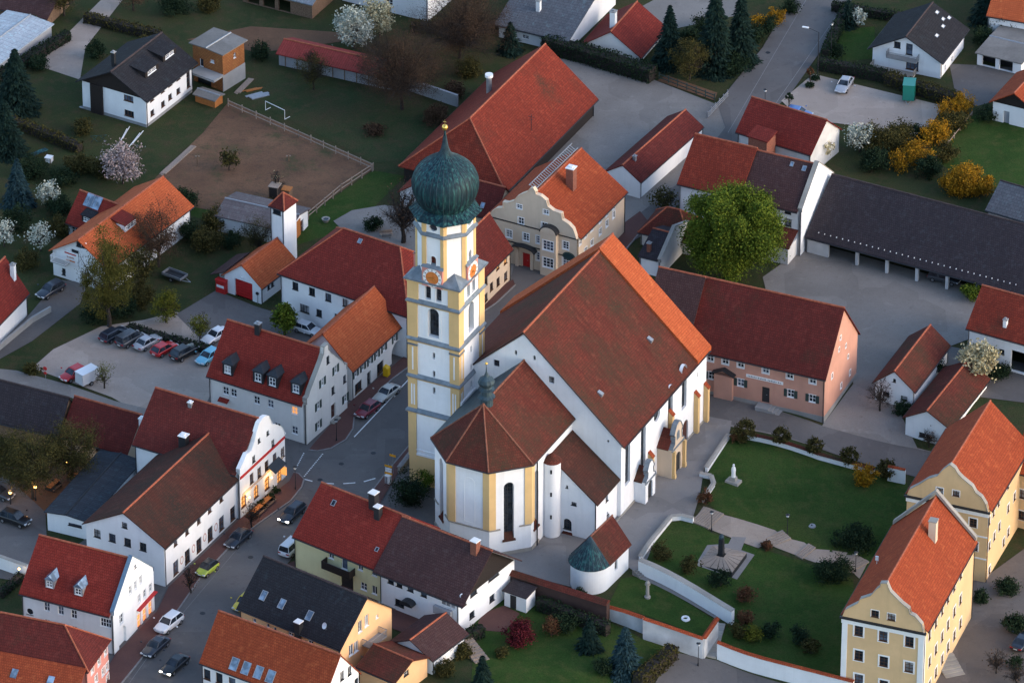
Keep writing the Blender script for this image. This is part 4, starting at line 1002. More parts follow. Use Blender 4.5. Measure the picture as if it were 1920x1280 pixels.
    pr += [(.11, zz[-1]), (.05, za(241))]
    t = MB(); t.lathe(pr, 128, C); on_ = t.build('onion_dome', M['copper'], E, True)
    t = MB()
    for k in range(32):                                              # standing seams
        a = 2*pi*k/32
        for (r0, h0), (r1, h1) in zip(pr[:-4], pr[1:-3]): t.tube((C[0]+(r0+.01)*cos(a), C[1]+(r0+.01)*sin(a), h0), (C[0]+(r1+.01)*cos(a), C[1]+(r1+.01)*sin(a), h1), .045, n=4, cap=False)
    t.build('seams', M['copper_dark'], on_)
    t = MB(); zb_ = za(239); t.lathe([(.01, zb_-.42), (.3, zb_-.3), (.42, zb_), (.3, zb_+.3), (.01, zb_+.42)], 14, C); t.build('ball', M['gold'], on_, True)
    t = MB(); t.tube((C[0], C[1], zb_+.3), (C[0], C[1], zb_+1.1), .035, n=5); t.tube((C[0]-.25, C[1], zb_+.8), (C[0]+.25, C[1], zb_+.8), .03, n=5); t.build('cross', M['gold'], on_)
M['clock_orange'] = plain('clock_orange', (.55, .17, .04), .6)
build_tower()
# ================================================================ houses
def cv(pts, ox, oy, k): return [(ox+x/k, oy+y/k) for x, y in pts]
M['corr_red'] = tiles('red_corrugated_sheet', (.26, .045, .04), (.22, .04, .035), bw=.35, bh=4, fade=.2)
M['corr_grey'] = tiles('grey_corrugated_sheet', (.22, .24, .27), (.18, .2, .23), bw=.5, bh=5, fade=.35)
M['corr_dark'] = tiles('dark_corrugated_sheet', (.055, .062, .075), (.04, .046, .056), bw=.4, bh=4, fade=.5)
M['boards_grey'] = tiles('striped_board_roof', (.14, .12, .125), (.11, .095, .10), bw=6, bh=.7, fade=.3)
M['flat_grey'] = groundm('flat_roof_felt', (.16, .15, .14), (.22, .205, .19), .3, 5)
M['brick_orange'] = tiles('orange_brick_wall', (.36, .14, .05), (.32, .12, .045), bw=.45, bh=.24, fade=.15)
M['shop_lit'] = emis('lit_shop_window', (1.0, .24, .05), .5, (.3, .2, .1))
M['blue_metal'] = plain('blue_grey_metal', (.10, .16, .23), .5)
M['ornament'] = plain('painted_ornament', (.45, .25, .22), .9)
M['wall_grey'] = plaster('grey_board_wall', (.33, .34, .37), .2)
M['corrugated_white'] = tiles('pale_corrugated_roof', (.46, .50, .54), (.40, .44, .48), bw=5, bh=.9, fade=.25)

def part_box(h, name, x0, x1, y0, y1, z0, z1, mat, parent=None):
    m = MB(); m.box(x0, x1, y0, y1, z0, z1); return m.build(name, M[mat], parent or h.e)
def hood(h, w, px, ww, z, mat='tile_old', dep=.9):
    sx = h.onwall(w, *px)[0]; loc, rz = h.wpos(w, sx, z); m = MB()
    m.prism([(-ww/2, -dep, 0), (ww/2, -dep, 0), (ww/2, .02, .35), (-ww/2, .02, .35)], (0, 0, .09)); return m.build('canopy', M[mat], h.e, loc=loc, rz=rz)
def balcony(h, w, px, ww, dep, z, rail='wood_dark_and_shade', hr=.95, slab='concrete', solid=True):
    sx = h.onwall(w, *px)[0]; loc, rz = h.wpos(w, sx, z); m = MB(); m.box(-ww/2, ww/2, -dep, 0, -.15, 0); b = m.build('balcony', M[slab], h.e, loc=loc, rz=rz)
    for x0, x1, y0, y1 in ((-ww/2, ww/2, -dep-.03, -dep+.03), (-ww/2-.03, -ww/2+.03, -dep, 0), (ww/2-.03, ww/2+.03, -dep, 0)):
        r = MB()
        if solid: r.box(x0, x1, y0, y1, -.2, hr)
        else:
            L = max(x1-x0, y1-y0); n = int(L/.14)+1
            r.box(x0, x1, y0, y1, hr-.07, hr); r.box(x0, x1, y0, y1, -.02, .05)
            for i in range(n+1):
                cx = x0+(x1-x0)*(i/n if x1-x0 > .2 else .5); cy = y0+(y1-y0)*(i/n if y1-y0 > .2 else .5); r.box(cx-.015, cx+.015, cy-.015, cy+.015, .05, hr-.07)
        r.build('railing', M[rail], b)
def steps(h, w, px, ww, n, rise=.17, run=.3, mat='stone', side=False):
    sx = h.onwall(w, *px)[0]; loc, rz = h.wpos(w, sx, 0); st = empty('steps', loc, rz); st.parent = h.e
    for i in range(n):
        m = MB(); m.box(-ww/2, ww/2, -run*(n-i), -run*(n-i-1)+.004, -.6, rise*(i+1)); m.build('step', M[mat], st)
def band(h, w, z, hh=.25, mat='trim_white', d=.06, off=0):
    L = h.W if w == 'F' else h.D; loc, rz = h.wpos(w, 0, z); m = MB(); m.box(-d if w == 'F' else off, L+d, -d, -.001, 0, hh); return m.build('cornice', M[mat], h.e, loc=loc, rz=rz)
def plinth(h, z, mat='stone', d=.05):
    m = MB(); m.box(-d, h.W+d, -d, h.D+d, -1.45, z); return m.build('plinth', M[mat], h.e)
def pixout(h, w, pts): return sorted([h.onwall(w, *p) for p in pts], key=lambda q: 0) [::-1]
def dish(h, px, py):
    q = h.onroof(px, py); m = MB(); m.lathe([(.02, 0), (.3, .06), (.42, .16)], 12); o = m.build('satellite_dish', M['metal_white'], h.ro, loc=q+Vector((0, 0, .7))); o.rotation_euler = (radians(60), 0, radians(-20))
    p = MB(); p.tube((0, 0, -.1), (0, -.6, -.45), .03, n=5); p.build('mast', M['metal_grey'], o)

# ---- upper left: white house with the black roof
h = House('house', 'white two storey house with black roof beside the brown paddock', (273, 184), (152, 150), (362, 118), 239, 'y', (203, 131), roof='tile_dark', ridgecap='ridge_dark', ov=.6, og=.7)
h.win('F', [(241, 185), (242, 213)], 1.6, .95, frame='brown', nx=3, nz=1)
h.win('F', [(210, 152)], .7, .7, frame='white')
h.win('R', cv([(857, 635), (917, 585), (957, 545), (1003, 512)], 0, 0, 3), .95, .9, frame='brown', nx=2, nz=1)
h.win('R', cv([(855, 556), (915, 508), (957, 472), (1003, 437)], 0, 0, 3), .95, .75, frame='brown', nx=2, nz=1)
h.win('R', [(353, 146)], .9, 3.2, frame='brown', nx=1, nz=4)
h.finish()
sx = h.onwall('F', 183, 190)[0]; part_box(h, 'loggia', sx-1.0, sx+1.0, -.35, 0, -.2, h.he-.1, 'wood_dark_and_shade')
m = MB(); m.prism([(.02, -.08, h.he-.2), (h.W-.02, -.08, h.he-.2), (h.W/2, -.08, h.he+h.rise-.1)], (0, .07, 0)); m.build('gable_boarding', M['wood_dark_and_shade'], h.e)
plinth(h, .45, 'concrete')
for px, py in ((318, 108), (285, 138)): h.dormer(px, py, 3.4, .9, 'shed', 'wood_dark_and_shade', 'tile_dark')
h.skylight(226, 119, .7, 1.0, 'glass_blue', .35); h.chimney(213, 110, .5, .5, 1.0, 'metal_dark')
# ---- timber-coloured annex with a flat roof
h = House('annex', 'orange brick annex with flat roof on a grey base beside the white house', (417, 102), (357, 84), (462, 79), 172, 'y', rise=.12, wall='brick_orange', roof='flat_grey', cat='building', ov=.4, og=.4, gutter=False, ridgecap='metal_grey')
h.win('F', [(378, 118)], .7, 1.3, frame='white', nx=1, nz=1); h.win('F', [(398, 115)], .7, .5); h.win('R', [(440, 104)], .5, .8, nx=1); h.win('R', [(439, 135)], .5, .7, nx=1)
h.garage('F', (383, 155), 2.6, 2.0, 'black', 1)
h.finish(); part_box(h, 'base_storey', h.W-.02, h.W+.08, -.08, h.D+.06, -1.4, h.he*.42, 'concrete'); part_box(h, 'canopy', h.W*.2, h.W+.1, -2.2, -.02, h.he*.40, h.he*.46, 'concrete')
# ---- small timber hut
h = House('hut', 'small orange timber hut with grey roof by the paddock fence', (403, 188), (366, 176), (417, 178), 203, 'x', rise=.25, wall='wood_orange', roof='flat_grey', cat='hut', gutter=False, ridgecap='metal_grey'); h.finish()
# ---- shed with red corrugated roof and grey wall
h = House('shed', 'long low shed with red corrugated roof and grey plank wall', (742, 148), (527, 94), (765, 122), 172, 'x', rise=.9, wall='wall_grey', roof='corr_red', cat='shed', gutter=False, ov=.5)
h.finish()
for i in range(9): part_box(h, 'post', 1+i*1.9, 1.12+i*1.9, -.08, -.001, 0, h.he, 'wood')
# ---- house with solar panels (left)
h = House('house', 'white gabled house with bright orange roof behind the bare trees', (204, 502), (100, 466), (352, 386), 550, 'y', (152, 447), roof='tile_new', wa=.5, og=.5)
h.win('F', cv([(563, 373)], 0, 380, 4), 1.2, .8, frame='dark'); h.win('F', cv([(478, 505), (478, 530)], 0, 380, 4), .6, .5, frame='dark', nx=1)
h.win('F', cv([(590, 312), (627, 320)], 0, 380, 4), .8, .8, frame='dark', nx=1, nz=1)
h.win('R', [(225, 505), (250, 485), (280, 462), (310, 440)], 1.0, 1.2)
h.finish(); h.dormer(245, 428, 2.6, 1.0, 'shed', 'white', 'tile_red'); HS = h
balcony(h, 'F', (118, 490), 2.4, 1.2, 2.9, 'metal_white', .95, 'concrete', False)
sx, z = h.onwall('F', 133, 483); m = MB(); m.box(-1.3, 1.3, -.12, -.03, -1.0, 1.0); b = m.build('banner', M['trim_white'], h.e, loc=(sx, 0, z))
for i, (c, w_) in enumerate((('door_red', 1.9), ('ornament', 1.2), ('clock_orange', 1.5))): m = MB(); m.box(-w_/2, w_/2, -.135, -.121, .55-.55*i, .75-.55*i); m.build('print', M[c], b)
h = House('house_wing', 'low red roofed wing with a solar panel beside the orange roofed house', (197, 440), (127, 414), (250, 405), 468, 'x', (224, 383), roof='tile_bright', cat='house'); h.win('F', [(140, 432)], 1.1, 1.1); h.finish(); h.panel(175, 378, 2.6, 1.9, 'glass_blue'); h.dormer(163, 418, 1.8, 1.0, 'shed', 'wood_dark_and_shade', 'tile_dark')
# ---- far left roof
h = House('house', 'red roofed house with white chimney beside the walled lane', (-46, 645), (-125, 628), (54, 547), 690, 'y', rise=4.4, roof='tile_red'); h.finish(); h.chimney(25, 520, .6, .6, 2.0, 'trim_white', 'concrete')
# ---- top left roofs
h = House('shed', 'open shed under pale corrugated roof behind the hedge', (-35, 144), (-120, 122), (107, 50), 168, 'y', rise=.35, roof='corrugated_white', wall='wall_grey', cat='shed', gutter=False, ridgecap='metal_grey'); h.finish()
h = House('house', 'low house with brown red roof behind the pale corrugated shed', (88, 34), (-40, 6), (128, -6), 52, 'x', rise=1.6, roof='tile_brown', wall='wood'); h.finish()
h = House('shed', 'dark open timber shed by the white blossoming tree', (585, 8), (455, -25), (625, -28), 36, 'x', rise=1.2, wall='wood', roof='corr_grey', cat='shed', gutter=False)
for k in range(3): h.holes['F'].append((rect(1.8+k*2.6, 1.0, 2.0, 1.9), .3))
h.finish()
h = House('house', 'white house wall behind the white blossoming tree', (802, -12), (640, -52), (850, -56), 41, 'x', rise=3.5); h.win('F', [(730, 5), (690, -5)], 1.1, 1.0); h.finish()
h = House('house', 'white house with large grey roof behind the clipped hedge', (1062, 76), (936, 44), (1150, -16), 100, 'x', (1106, -2), roof='tile_grey', ridgecap='ridge_dark', og=.5); h.win('F', [(985, 70)], 1.1, .6); h.finish(); h.chimney(1010, 20, .6, .6, 1.6, 'trim_white', 'concrete')
h = House('house', 'small house with dark red roof and pale gable behind the conifers', (1199, 106), (1096, 80), (1238, 50), 120, 'y', (1148, 58), roof='tile_red', wall='offwhite'); h.finish(); h.chimney(1150, 40, .8, .8, 1.6, 'trim_white')
# ---- fire station, hose tower, shed
h = House('fire_station', 'white fire station with red garage door and orange roof', (489, 537), (422, 513), (551, 488), 570, 'y', (455, 495), roof='tile_new', cat='fire station')
h.garage('F', (457, 545), 2.9, 2.7, 'door_red', 6); h.win('R', [(504, 537), (511, 532)], .65, .9, frame='dark', nx=1, nz=1); h.finish()
m = MB(); m.prism([(-2.3, -.2, h.he-.8), (0, -.2, h.he+.3), (0, h.D-2, h.he+.3), (-2.3, h.D-2, h.he-.8)], (0, 0, .12)); m.build('lean_to_roof', M['tile_brown'], h.e)
part_box(h, 'lean_to_wall', -2.0, -.01, 1.6, h.D-2.3, -1, h.he-.55, 'old_white'); part_box(h, 'lamp', h.W/2-.15, h.W/2+.15, -.2, -.001, h.he+.3, h.he+.5, 'metal_white')
FS = h
q = G(416, 548); l = MB(); l.box(-.75, .75, -.35, .35, 0, 1.9); l.box(-.8, .8, -.45, .4, 1.9, 2.05); lo = l.build('red_kiosk', M['door_red'], loc=q, rz=FS.th); tag(lo, 'red kiosk box with white label beside the fire station door', 'kiosk')
l = MB(); l.box(-.6, .6, -.362, -.351, .9, 1.3); l.build('label_plate', M['trim_white'], lo)
h = House('hose_tower', 'slim white hose drying tower with small red pyramid roof', (532, 393), (504, 385), (557, 377), 512, 'x', rise=1.5, roof='tile_pinkhouse', cat='tower', hip=(1.05, 1.05), ov=.2, W=2.2, D=2.9)
h.win('F', [(519, 397)], 1.35, .85, frame='dark', nx=1, nz=1); h.finish()
h = House('shed', 'white shed with striped grey board roof behind the hose tower', (541, 432), (407, 402), (577, 393), 463, 'x', rise=.75, roof='boards_grey', cat='shed', gutter=False, ridgecap='metal_grey', ov=.5); h.door('R', (566, 425), 1.0, 2.0, 'door_brown'); h.finish(); part_box(h, 'brown_side', h.W+.001, h.W+.06, .2, h.D*.6, 0, h.he, 'wood_orange')
# ---- big white house with hipped roof
h = House('house', 'large white house with hipped dark red roof behind the fire station', (765, 590), (526, 510), (851, 498), 674, 'x', rise=5.1, hip=(5.7, 5.7), roof='tile_red', wa=1.0, D=13.6)
h.win('F', cv([(775, 785), (900, 827), (1022, 870), (1152, 912)], 360, 340, 4), .95, 1.2, frame='dark', nx=2, nz=1)
h.win('F', cv([(845, 955)], 360, 340, 4), 1.5, 1.2, frame='dark', nx=3, nz=1); h.win('F', cv([(953, 987), (1090, 1022)], 360, 340, 4), .9, 1.1, frame='dark', nx=2, nz=1)
h.win('R', [(776, 604), (776, 632)], .9, 1.2, frame='dark'); h.finish(); h.skylight(675, 452, .6, .7)
# ---- shop building with the orange roof
h = House('shop_house', 'cream shop building with orange roof and row of shuttered windows along the street', (659, 692), (553, 664), (759, 607), 752, 'y', (606, 624), roof='tile_new', wall='offwhite')
h.win('R', cv([(1308, 562), (1362, 512), (1415, 467), (1467, 420), (1520, 368), (1600, 298)], 340, 560, 4), .75, 1.05, shutter='shutter_green')
h.win('R', [(672, 725)], 1.8, 1.5, frame='brown', nx=2, nz=1); h.win('R', [(713, 689)], 1.7, 1.7, frame='brown', nx=2, nz=1); h.door('R', (692, 711), 1.0, 2.1, 'frame_dark')
s0 = h.onwall('R', 744, 664)[0]; h.holes['R'].append((arch(s0, 1.3, 2.8, 2.9), 1.6)); m = MB(); m.poly([(h.W-1.59, s0-1.4, -.3), (h.W-1.59, s0+1.4, -.3), (h.W-1.59, s0+1.4, 3), (h.W-1.59, s0-1.4, 3)]); m.build('passage', M['wall_grey'], h.e)
h.finish()
# ---- inn with dormers
h = House('inn', 'cream inn with dark red roof and four dark dormers', (574, 757), (386, 706), (657, 692), 834, 'x', (615, 655), roof='tile_bright', wall='offwhite', cat='inn')
h.win('F', cv([(332, 690), (392, 706), (565, 760), (668, 788)], 340, 560, 4), .9, 1.15); h.win('F', cv([(848, 838)], 340, 560, 4), .9, 1.15, lit='glass_lit'); h.win('F', cv([(850, 985), (720, 960), (600, 925)], 340, 560, 4), .9, 1.15)
h.win('R', cv([(1157, 530), (1058, 625), (1027, 800), (1230, 745), (1028, 945)], 340, 560, 4), .8, 1.2, shutter='shutter_green'); h.win('R', cv([(1100, 457), (1138, 685), (1225, 600)], 340, 560, 4), .75, 1.15, frame='dark')
h.door('R', (625, 770), 1.1, 2.2, 'door_brown', z0=.5); D, e, r = h.D, h.he, h.rise
h.finish(outR=[(D, e-.1), (D, e+.75), (D-.55, e+.85), (D-.95, e+1.5), (D*.63, e+r*.74+.35), (D*.57, e+r*.9+.3), (D*.555, e+r+.75), (D*.445, e+r+.75), (D*.43, e+r*.9+.3), (D*.37, e+r*.74+.35), (.95, e+1.5), (.55, e+.85), (0, e+.75), (0, e-.1)])
for px, py in ((427, 703), (484, 718), (511, 726), (555, 739)): h.dormer(px, py, 1.55, 1.75, 'hip')
h.chimney(484, 622, .7, .7, 1.3, 'metal_dark', 'metal_grey'); steps(h, 'R', (625, 770), 1.8, 3); hood(h, 'F', (421, 745), 1.5, 2.9, 'tile_bright', .6); h.door('F', (421, 752), .9, 1.9, 'door_red') if False else None
# ---- barn
h = House('barn', 'huge barn with weathered orange red tile roof and slim vent pipe', (945, 352), (757, 306), (1115, 183), 388, 'y', (838, 270), roof='tile_farm', wall='wood_dark_and_shade', cat='barn', ov=.6, og=.4, rise=6.4, hip=(5.0, 0))  # dark wall colour stands in for the shaded gap under the eaves
h.finish()
b = MB(); q = h.hit(917, 172, (0, 0, h.he+h.t), (-h.rise, 0, h.W/2)); b.tube((0, 0, -1), (0, 0, 2.4), .4, n=12); v = b.build('vent_pipe', M['metal_grey'], h.ro, loc=q); b = MB(); b.tube((0, 0, 2.4), (0, 0, 2.8), .58, n=12); b.build('vent_cap', M['metal_white'], v)
b = MB(); q = h.onroof(996, 245); b.tube((0, 0, -.2), (0, 0, 2.6), .05, n=5); b.tube((-.5, 0, 2.2), (.5, 0, 2.2), .03, n=4); b.tube((-.35, 0, 1.8), (.35, 0, 1.8), .03, n=4); b.build('antenna', M['metal_dark'], h.ro, loc=q)
h = House('barn_wing', 'low white barn wing with red roof beside the leafless tree', (805, 372), (752, 357), (850, 322), 400, 'y', (779, 345), roof='tile_farm', cat='barn'); h.win('F', [(762, 372), (785, 378)], 1.0, .8); h.finish()
# ---- town hall with the curved gable
h = House('town_hall', 'beige town hall with curved baroque gable and oriel window', (1082, 448), (921, 399), (1160, 356), 527, 'y', (1000, 367), roof='tile_orange', wall='cream', cat='town hall')
C8 = lambda L: cv(L, 880, 240, 3.2)
h.win('F', C8([(300, 472), (460, 505)]), .8, .65, surround='trim_white', sw=.1); h.win('F', C8([(310, 558), (450, 588)]), .85, 1.05, surround='trim_white', sw=.1)
h.win('F', C8([(238, 635), (340, 655), (420, 672), (578, 705)]), .9, 1.2, surround='trim_white', sw=.12, nz=3); h.win('F', C8([(420, 772), (578, 805)]), .9, 1.25, surround='trim_white', sw=.12, nz=3)
h.win('R', C8([(865, 420), (825, 475), (785, 527), (735, 590), (697, 640), (665, 683)]), .75, 1.0, surround='trim_white', sw=.1); h.win('R', C8([(865, 522), (825, 573), (785, 622), (735, 690), (697, 737)]), .75, 1.05, surround='trim_white', sw=.1)
h.door('F', C8([(343, 775)])[0], 1.25, 2.3, 'door_red')
OUT = [(921, 401), (921, 398), (931, 391), (943, 390), (943, 379), (952, 381), (964, 377), (969, 370), (977, 365), (988, 361), (994, 354), (1000, 353), (1005, 360), (1005, 365), (1014, 368), (1025, 377), (1028, 388), (1038, 396), (1053, 401), (1055, 413), (1067, 421), (1075, 430), (1081, 447)]
o = [h.onwall('F', *p) for p in OUT]; o = [(min(max(s_, 0), h.W), z_) for s_, z_ in o]; o[0] = (0, h.he-.2); o[-1] = (h.W, h.he-.2)
h.finish(outF=o[::-1], cop='cream')
sx = h.onwall('F', *C8([(488, 760)])[0])[0]; zt = h.he+.2
m = MB(); ho = [rect(1.2, 2.2, 1.6, 1.5), rect(1.2, 4.9, 1.6, 1.5)]; wallface(m, (-1.2, -.8), (1, 0), [(0, -1), (2.4, -1), (2.4, zt)]+[(1.2+1.2*cos(pi*i/8), zt+.9*sin(pi*i/8)) for i in range(1, 8)]+[(0, zt)], ho, .15)
m.poly([(-1.2, 0, -1), (-1.2, -.8, -1), (-1.2, -.8, zt), (-1.2, 0, zt)]); m.poly([(1.2, -.8, -1), (1.2, 0, -1), (1.2, 0, zt), (1.2, -.8, zt)]); og = m.build('oriel', M['cream'], h.e, loc=(sx, 0, 0))
for z in (2.2, 4.9): win_children(window(og, (0, -.8, z), 0, 1.6, 1.5, 'white', 3, 3, surround='trim_white', sw=.1))
m = MB(); P = [(1.35*cos(pi*i/10), 0, 1.05*sin(pi*i/10)) for i in range(11)]; m.prism(P, (0, .95, 0)); m.build('oriel_roof', M['metal_dark'], og, loc=(0, -.9, zt)); m = MB(); m.prism([(x*.86, y-.03, z*.84+.02) for x, y, z in P], (0, .04, 0)); m.build('oriel_lunette', M['cream'], og, loc=(0, -.9, zt))
for z in (h.he-.15, h.he-3.4+.2, h.he+2.2): b = band(h, 'F', z, .14, 'metal_dark', .1) if z < h.he else None
m = MB(); s1 = h.onwall('F', *C8([(335, 705)])[0])[0]; m.prism([(1.9*cos(pi*i/10), -1.0, .75*sin(pi*i/10)) for i in range(11)]+[(1.75*cos(pi*i/10), -1.0, .62*sin(pi*i/10)) for i in range(10, -1, -1)], (0, 1.0, 0)); m.build('door_hood', M['metal_dark'], h.e, loc=(s1, 0, 3.0))
for d in (-1.15, 1.15): part_box(h, 'door_pilaster', s1+d-.22, s1+d+.22, -.35, 0, -.5, 3.0, 'cream')
h.chimney(1071, 350, 1.1, 1.1, 3.0, 'brick', 'trim_white')
rk = empty('snow_rack', (0, 0, 0)); rk.parent = h.e
xr, zr = h.W/2-.3, h.he+h.rise+.35
for k in (0, .9): m = MB(); m.box(xr-k, xr-k+.1, 1.2, h.D-.4, zr+k*.55, zr+.1+k*.55); m.build('rail', M['metal_grey'], rk)
for i in range(24): m = MB(); y = 1.4+i*(h.D-2)/24; m.prism([(xr+.05, y, zr), (xr+.05, y+.09, zr), (xr-.85, y+.09, zr+.5), (xr-.85, y, zr+.5)], (0, 0, .08)); m.build('bar', M['metal_grey'], rk)
TWN = h
# ---- houses between tower and town hall
h = House('house', 'cream house with dark brown red roof between the tower and the town hall', (880, 540), (798, 520), (961, 465), 602, 'y', (839, 476), roof='tile_pinkhouse', wall='cream')
h.win('R', cv([(612, 985), (612, 1080), (685, 985), (730, 952), (645, 1015)], 720, 220, 3.2), .9, 1.25, frame='brown'); h.win('R', cv([(683, 888), (728, 855)], 720, 220, 3.2), .9, 1.3, frame='brown', lit='glass_lit'); h.finish()
h = House('house', 'low red brown roofed house joining the barn and the town hall', (927, 408), (878, 394), (962, 372), 455, 'x', rise=3.2, roof='tile_pinkhouse', wall='cream'); h.finish(); h.skylight(905, 385, .6, .8)
# ---- white shed with the long red roof
h = House('white_shed', 'long low white shed with red brown roof beside the street', (1200, 342), (1138, 320), (1297, 233), 373, 'y', (1164, 309), roof='tile_pinkhouse', cat='shed', ov=.15, og=.1, ridgecap='ridge'); h.holes['F'].append((rect(h.onwall('F', 1166, 352)[0]-1.2, 1.2, 1.3, .9), .3)); h.finish(); part_box(h, 'shutter', .5, 2.0, .28, .3, .5, 1.8, 'black'); h.chimney(1190, 300, .4, .4, .6, 'metal_grey', 'metal_grey')
# ---- farmhouse row at the right
h = House('farmhouse', 'farmhouse with red tile roof beside the big green tree', (1385, 368), (1274, 342), (1449, 300), 453, 'x', (1417, 277), roof='tile_farm', wall='white', wa=.8); h.win('F', [(1300, 372), (1330, 380)], 1, 1.1); h.finish(outR=None)
h = House('farmhouse', 'white farmhouse with dark roof and tall white gable wall', (1503, 396), (1386, 369), (1567, 328), 480, 'x', (1535, 308), roof='tile_brown', wall='white', wa=.8)
h.win('F', [(1477, 394)], 1.0, .8, frame='dark', nx=3); h.win('F', [(1477, 417)], 1.1, 1.2, frame='dark', nx=3); D, e, r = h.D, h.he, h.rise
h.finish(outR=[(D, e-.2), (D, e+.3), (D/2, e+r+.55), (0, e+.3), (0, e-.2)], thick=.5)
h.skylight(1508, 316, .6, .8); h.skylight(1485, 308, .5, .7)
m = MB(); m.prism([(h.W-6.5, -3.2, 2.6), (h.W-.4, -3.2, 2.6), (h.W-.4, 0, 3.9), (h.W-6.5, 0, 3.9)], (0, 0, .14)); m.build('lean_to_roof', M['tile_old'], h.e); part_box(h, 'lean_to_wall', h.W-6.3, h.W-.6, -3.0, -.01, -1, 2.65, 'old_white')
h = House('farm_annex', 'red roofed house with brick tower block behind the farmhouse', (1520, 287), (1378, 250), (1556, 262), 330, 'x', (1538, 224), roof='tile_red', wall='old_white', D=8.0); h.finish()
q = h.onroof(1428, 285); m = MB(); m.box(-1.5, 1.5, -1.2, 1.2, -4, 1.6); b = m.build('brick_block', M['brick'], h.e, loc=q+Vector((0, 0, 1))); m = MB(); m.prism([(-1.7, -1.4, 1.6), (1.7, -1.4, 1.6), (1.7, 1.4, 2.1), (-1.7, 1.4, 2.1)], (0, 0, .14)); m.build('block_roof', M['tile_red'], b)
h = House('long_barn', 'very long open fronted barn with dark grey violet roof and snow guards', (1990, 568), (1512, 441), (2086, 466), 600, 'x', rise=5.5, roof='tile_slate', wall='old_white', cat='barn', D=15.7, wa=1.0, ridgecap='ridge_dark', og=.1)
x = 3.4
while x < h.W-5:
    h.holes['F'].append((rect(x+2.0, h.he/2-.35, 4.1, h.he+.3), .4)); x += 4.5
h.finish(); part_box(h, 'shade_backing', .4, h.W-.4, 3.4, 3.6, -1, h.he, 'wood_dark_and_shade')  # dark sheet, its colour stands in for the barn's shaded interior
sg = MB(); sg.box(-.05, .05, -.08, .08, 0, .12); sgm = None
for i in range(34):
    q = h.onroof(1535+i*11.2, 437+i*2.95)
    if sgm is None: o_ = sg.build('snow_guard', M['metal_white'], h.ro, loc=q); sgm = o_.data
    else: link('snow_guard', sgm, h.ro, q)
# ---- small outbuildings behind the pink house
h = House('outbuilding', 'low outbuilding with brown hipped roof beside the big green tree', (1292, 452), (1202, 432), (1322, 414), 478, 'x', rise=2.6, roof='tile_old', wall='offwhite', cat='outbuilding', hip=(2.6, 2.6)); h.finish()
h = House('outbuilding', 'little shed with dark roof and high white side wall', (1238, 490), (1200, 480), (1290, 432), 520, 'x', rise=1.8, roof='tile_slate', wall='white', cat='shed', ov=.1); D, e, r = h.D, h.he, h.rise; h.finish(outR=[(D, e-.2), (D, e+1.5), (D*.5, e+r+1.3), (0, e+.2), (0, e-.2)], thick=.35); h.chimney(1217, 470, .5, .5, 1.2, 'brick')
# ---- pink house
h = House('pink_house', 'long pink house with dark red roof and steep gable opposite the church', (1547, 706), (1290, 648), (1608, 624), 793, 'x', (1579, 576), roof='tile_pinkhouse', wall='pink', wa=.7)
C15 = lambda L: cv(L, 1120, 640, 3.2)
h.win('F', C15([(678, 97), (768, 115), (860, 135), (1010, 170), (1155, 202), (1292, 232)]), .9, 1.1, surround='trim_white', sw=.12); h.win('F', C15([(685, 205), (757, 235), (860, 247), (1160, 312), (1290, 342)]), .95, 1.15, shutter='shutter_green', surround='trim_white', sw=.08)
h.door('F', C15([(1010, 290)])[0], 1.1, 2.4, 'frame_dark', z0=1.1); h.win('R', C15([(1408, 207), (1515, 187), (1462, 265)]), .5, .8, frame='white', surround='trim_white', sw=.1); h.win('R', [(1586, 648), (1576, 633), (1573, 655), (1590, 668)], .4, .6, surround='trim_white', sw=.08); h.finish(); plinth(h, 1.0, 'grey_plaster')
s0 = h.onwall('F', *C15([(1010, 290)])[0])[0]; part_box(h, 'landing', s0-.9, s0+1.0, -1.5, -.05, -1, 1.08, 'concrete')
for i in range(6): part_box(h, 'step', s0+1.0+i*.5, s0+1.5+i*.5-.01, -1.45, -.06, -1, .92-.17*i, 'concrete')
sx, z = h.onwall('F', *C15([(1005, 226)])[0]); m = MB(); m.box(-2.6, 2.6, -.1, -.02, -.22, .22); sg_ = m.build('sign_board', M['trim_white'], h.e, loc=(sx, 0, z))
m = MB()
for i in range(30):
    if i % 9 == 8: continue
    x = -2.35+i*.157; m.box(x, x+.06+.05*(i % 2), -.112, -.101, -.09, .05+.06*(i % 3 == 0))
m.build('lettering', M['metal_dark'], sg_)
hx = h.onwall('F', *C15([(765, 175)])[0])[0]; m = MB(); m.prism([(-1.6, -.9, 0), (0, -.9, .75), (1.6, -.9, 0), (1.6, -.9, .14), (0, -.9, .9), (-1.6, -.9, .14)], (0, .9, 0)); m.build('porch_roof', M['metal_dark'], h.e, loc=(hx, 0, h.he-2.9)); part_box(h, 'porch_wall', hx-1.3, hx+1.3, -.6, -.05, -1, h.he-3.0, 'pink')
PINK = h
h = House('pink_house_wing', 'pink wing with violet grey roof behind the nave', (1287, 647.5), (1205, 629), (1348, 566), 734, 'x', rise=PINK.rise, roof='tile_brown', wall='pink', cat='house', wa=.7); h.finish()
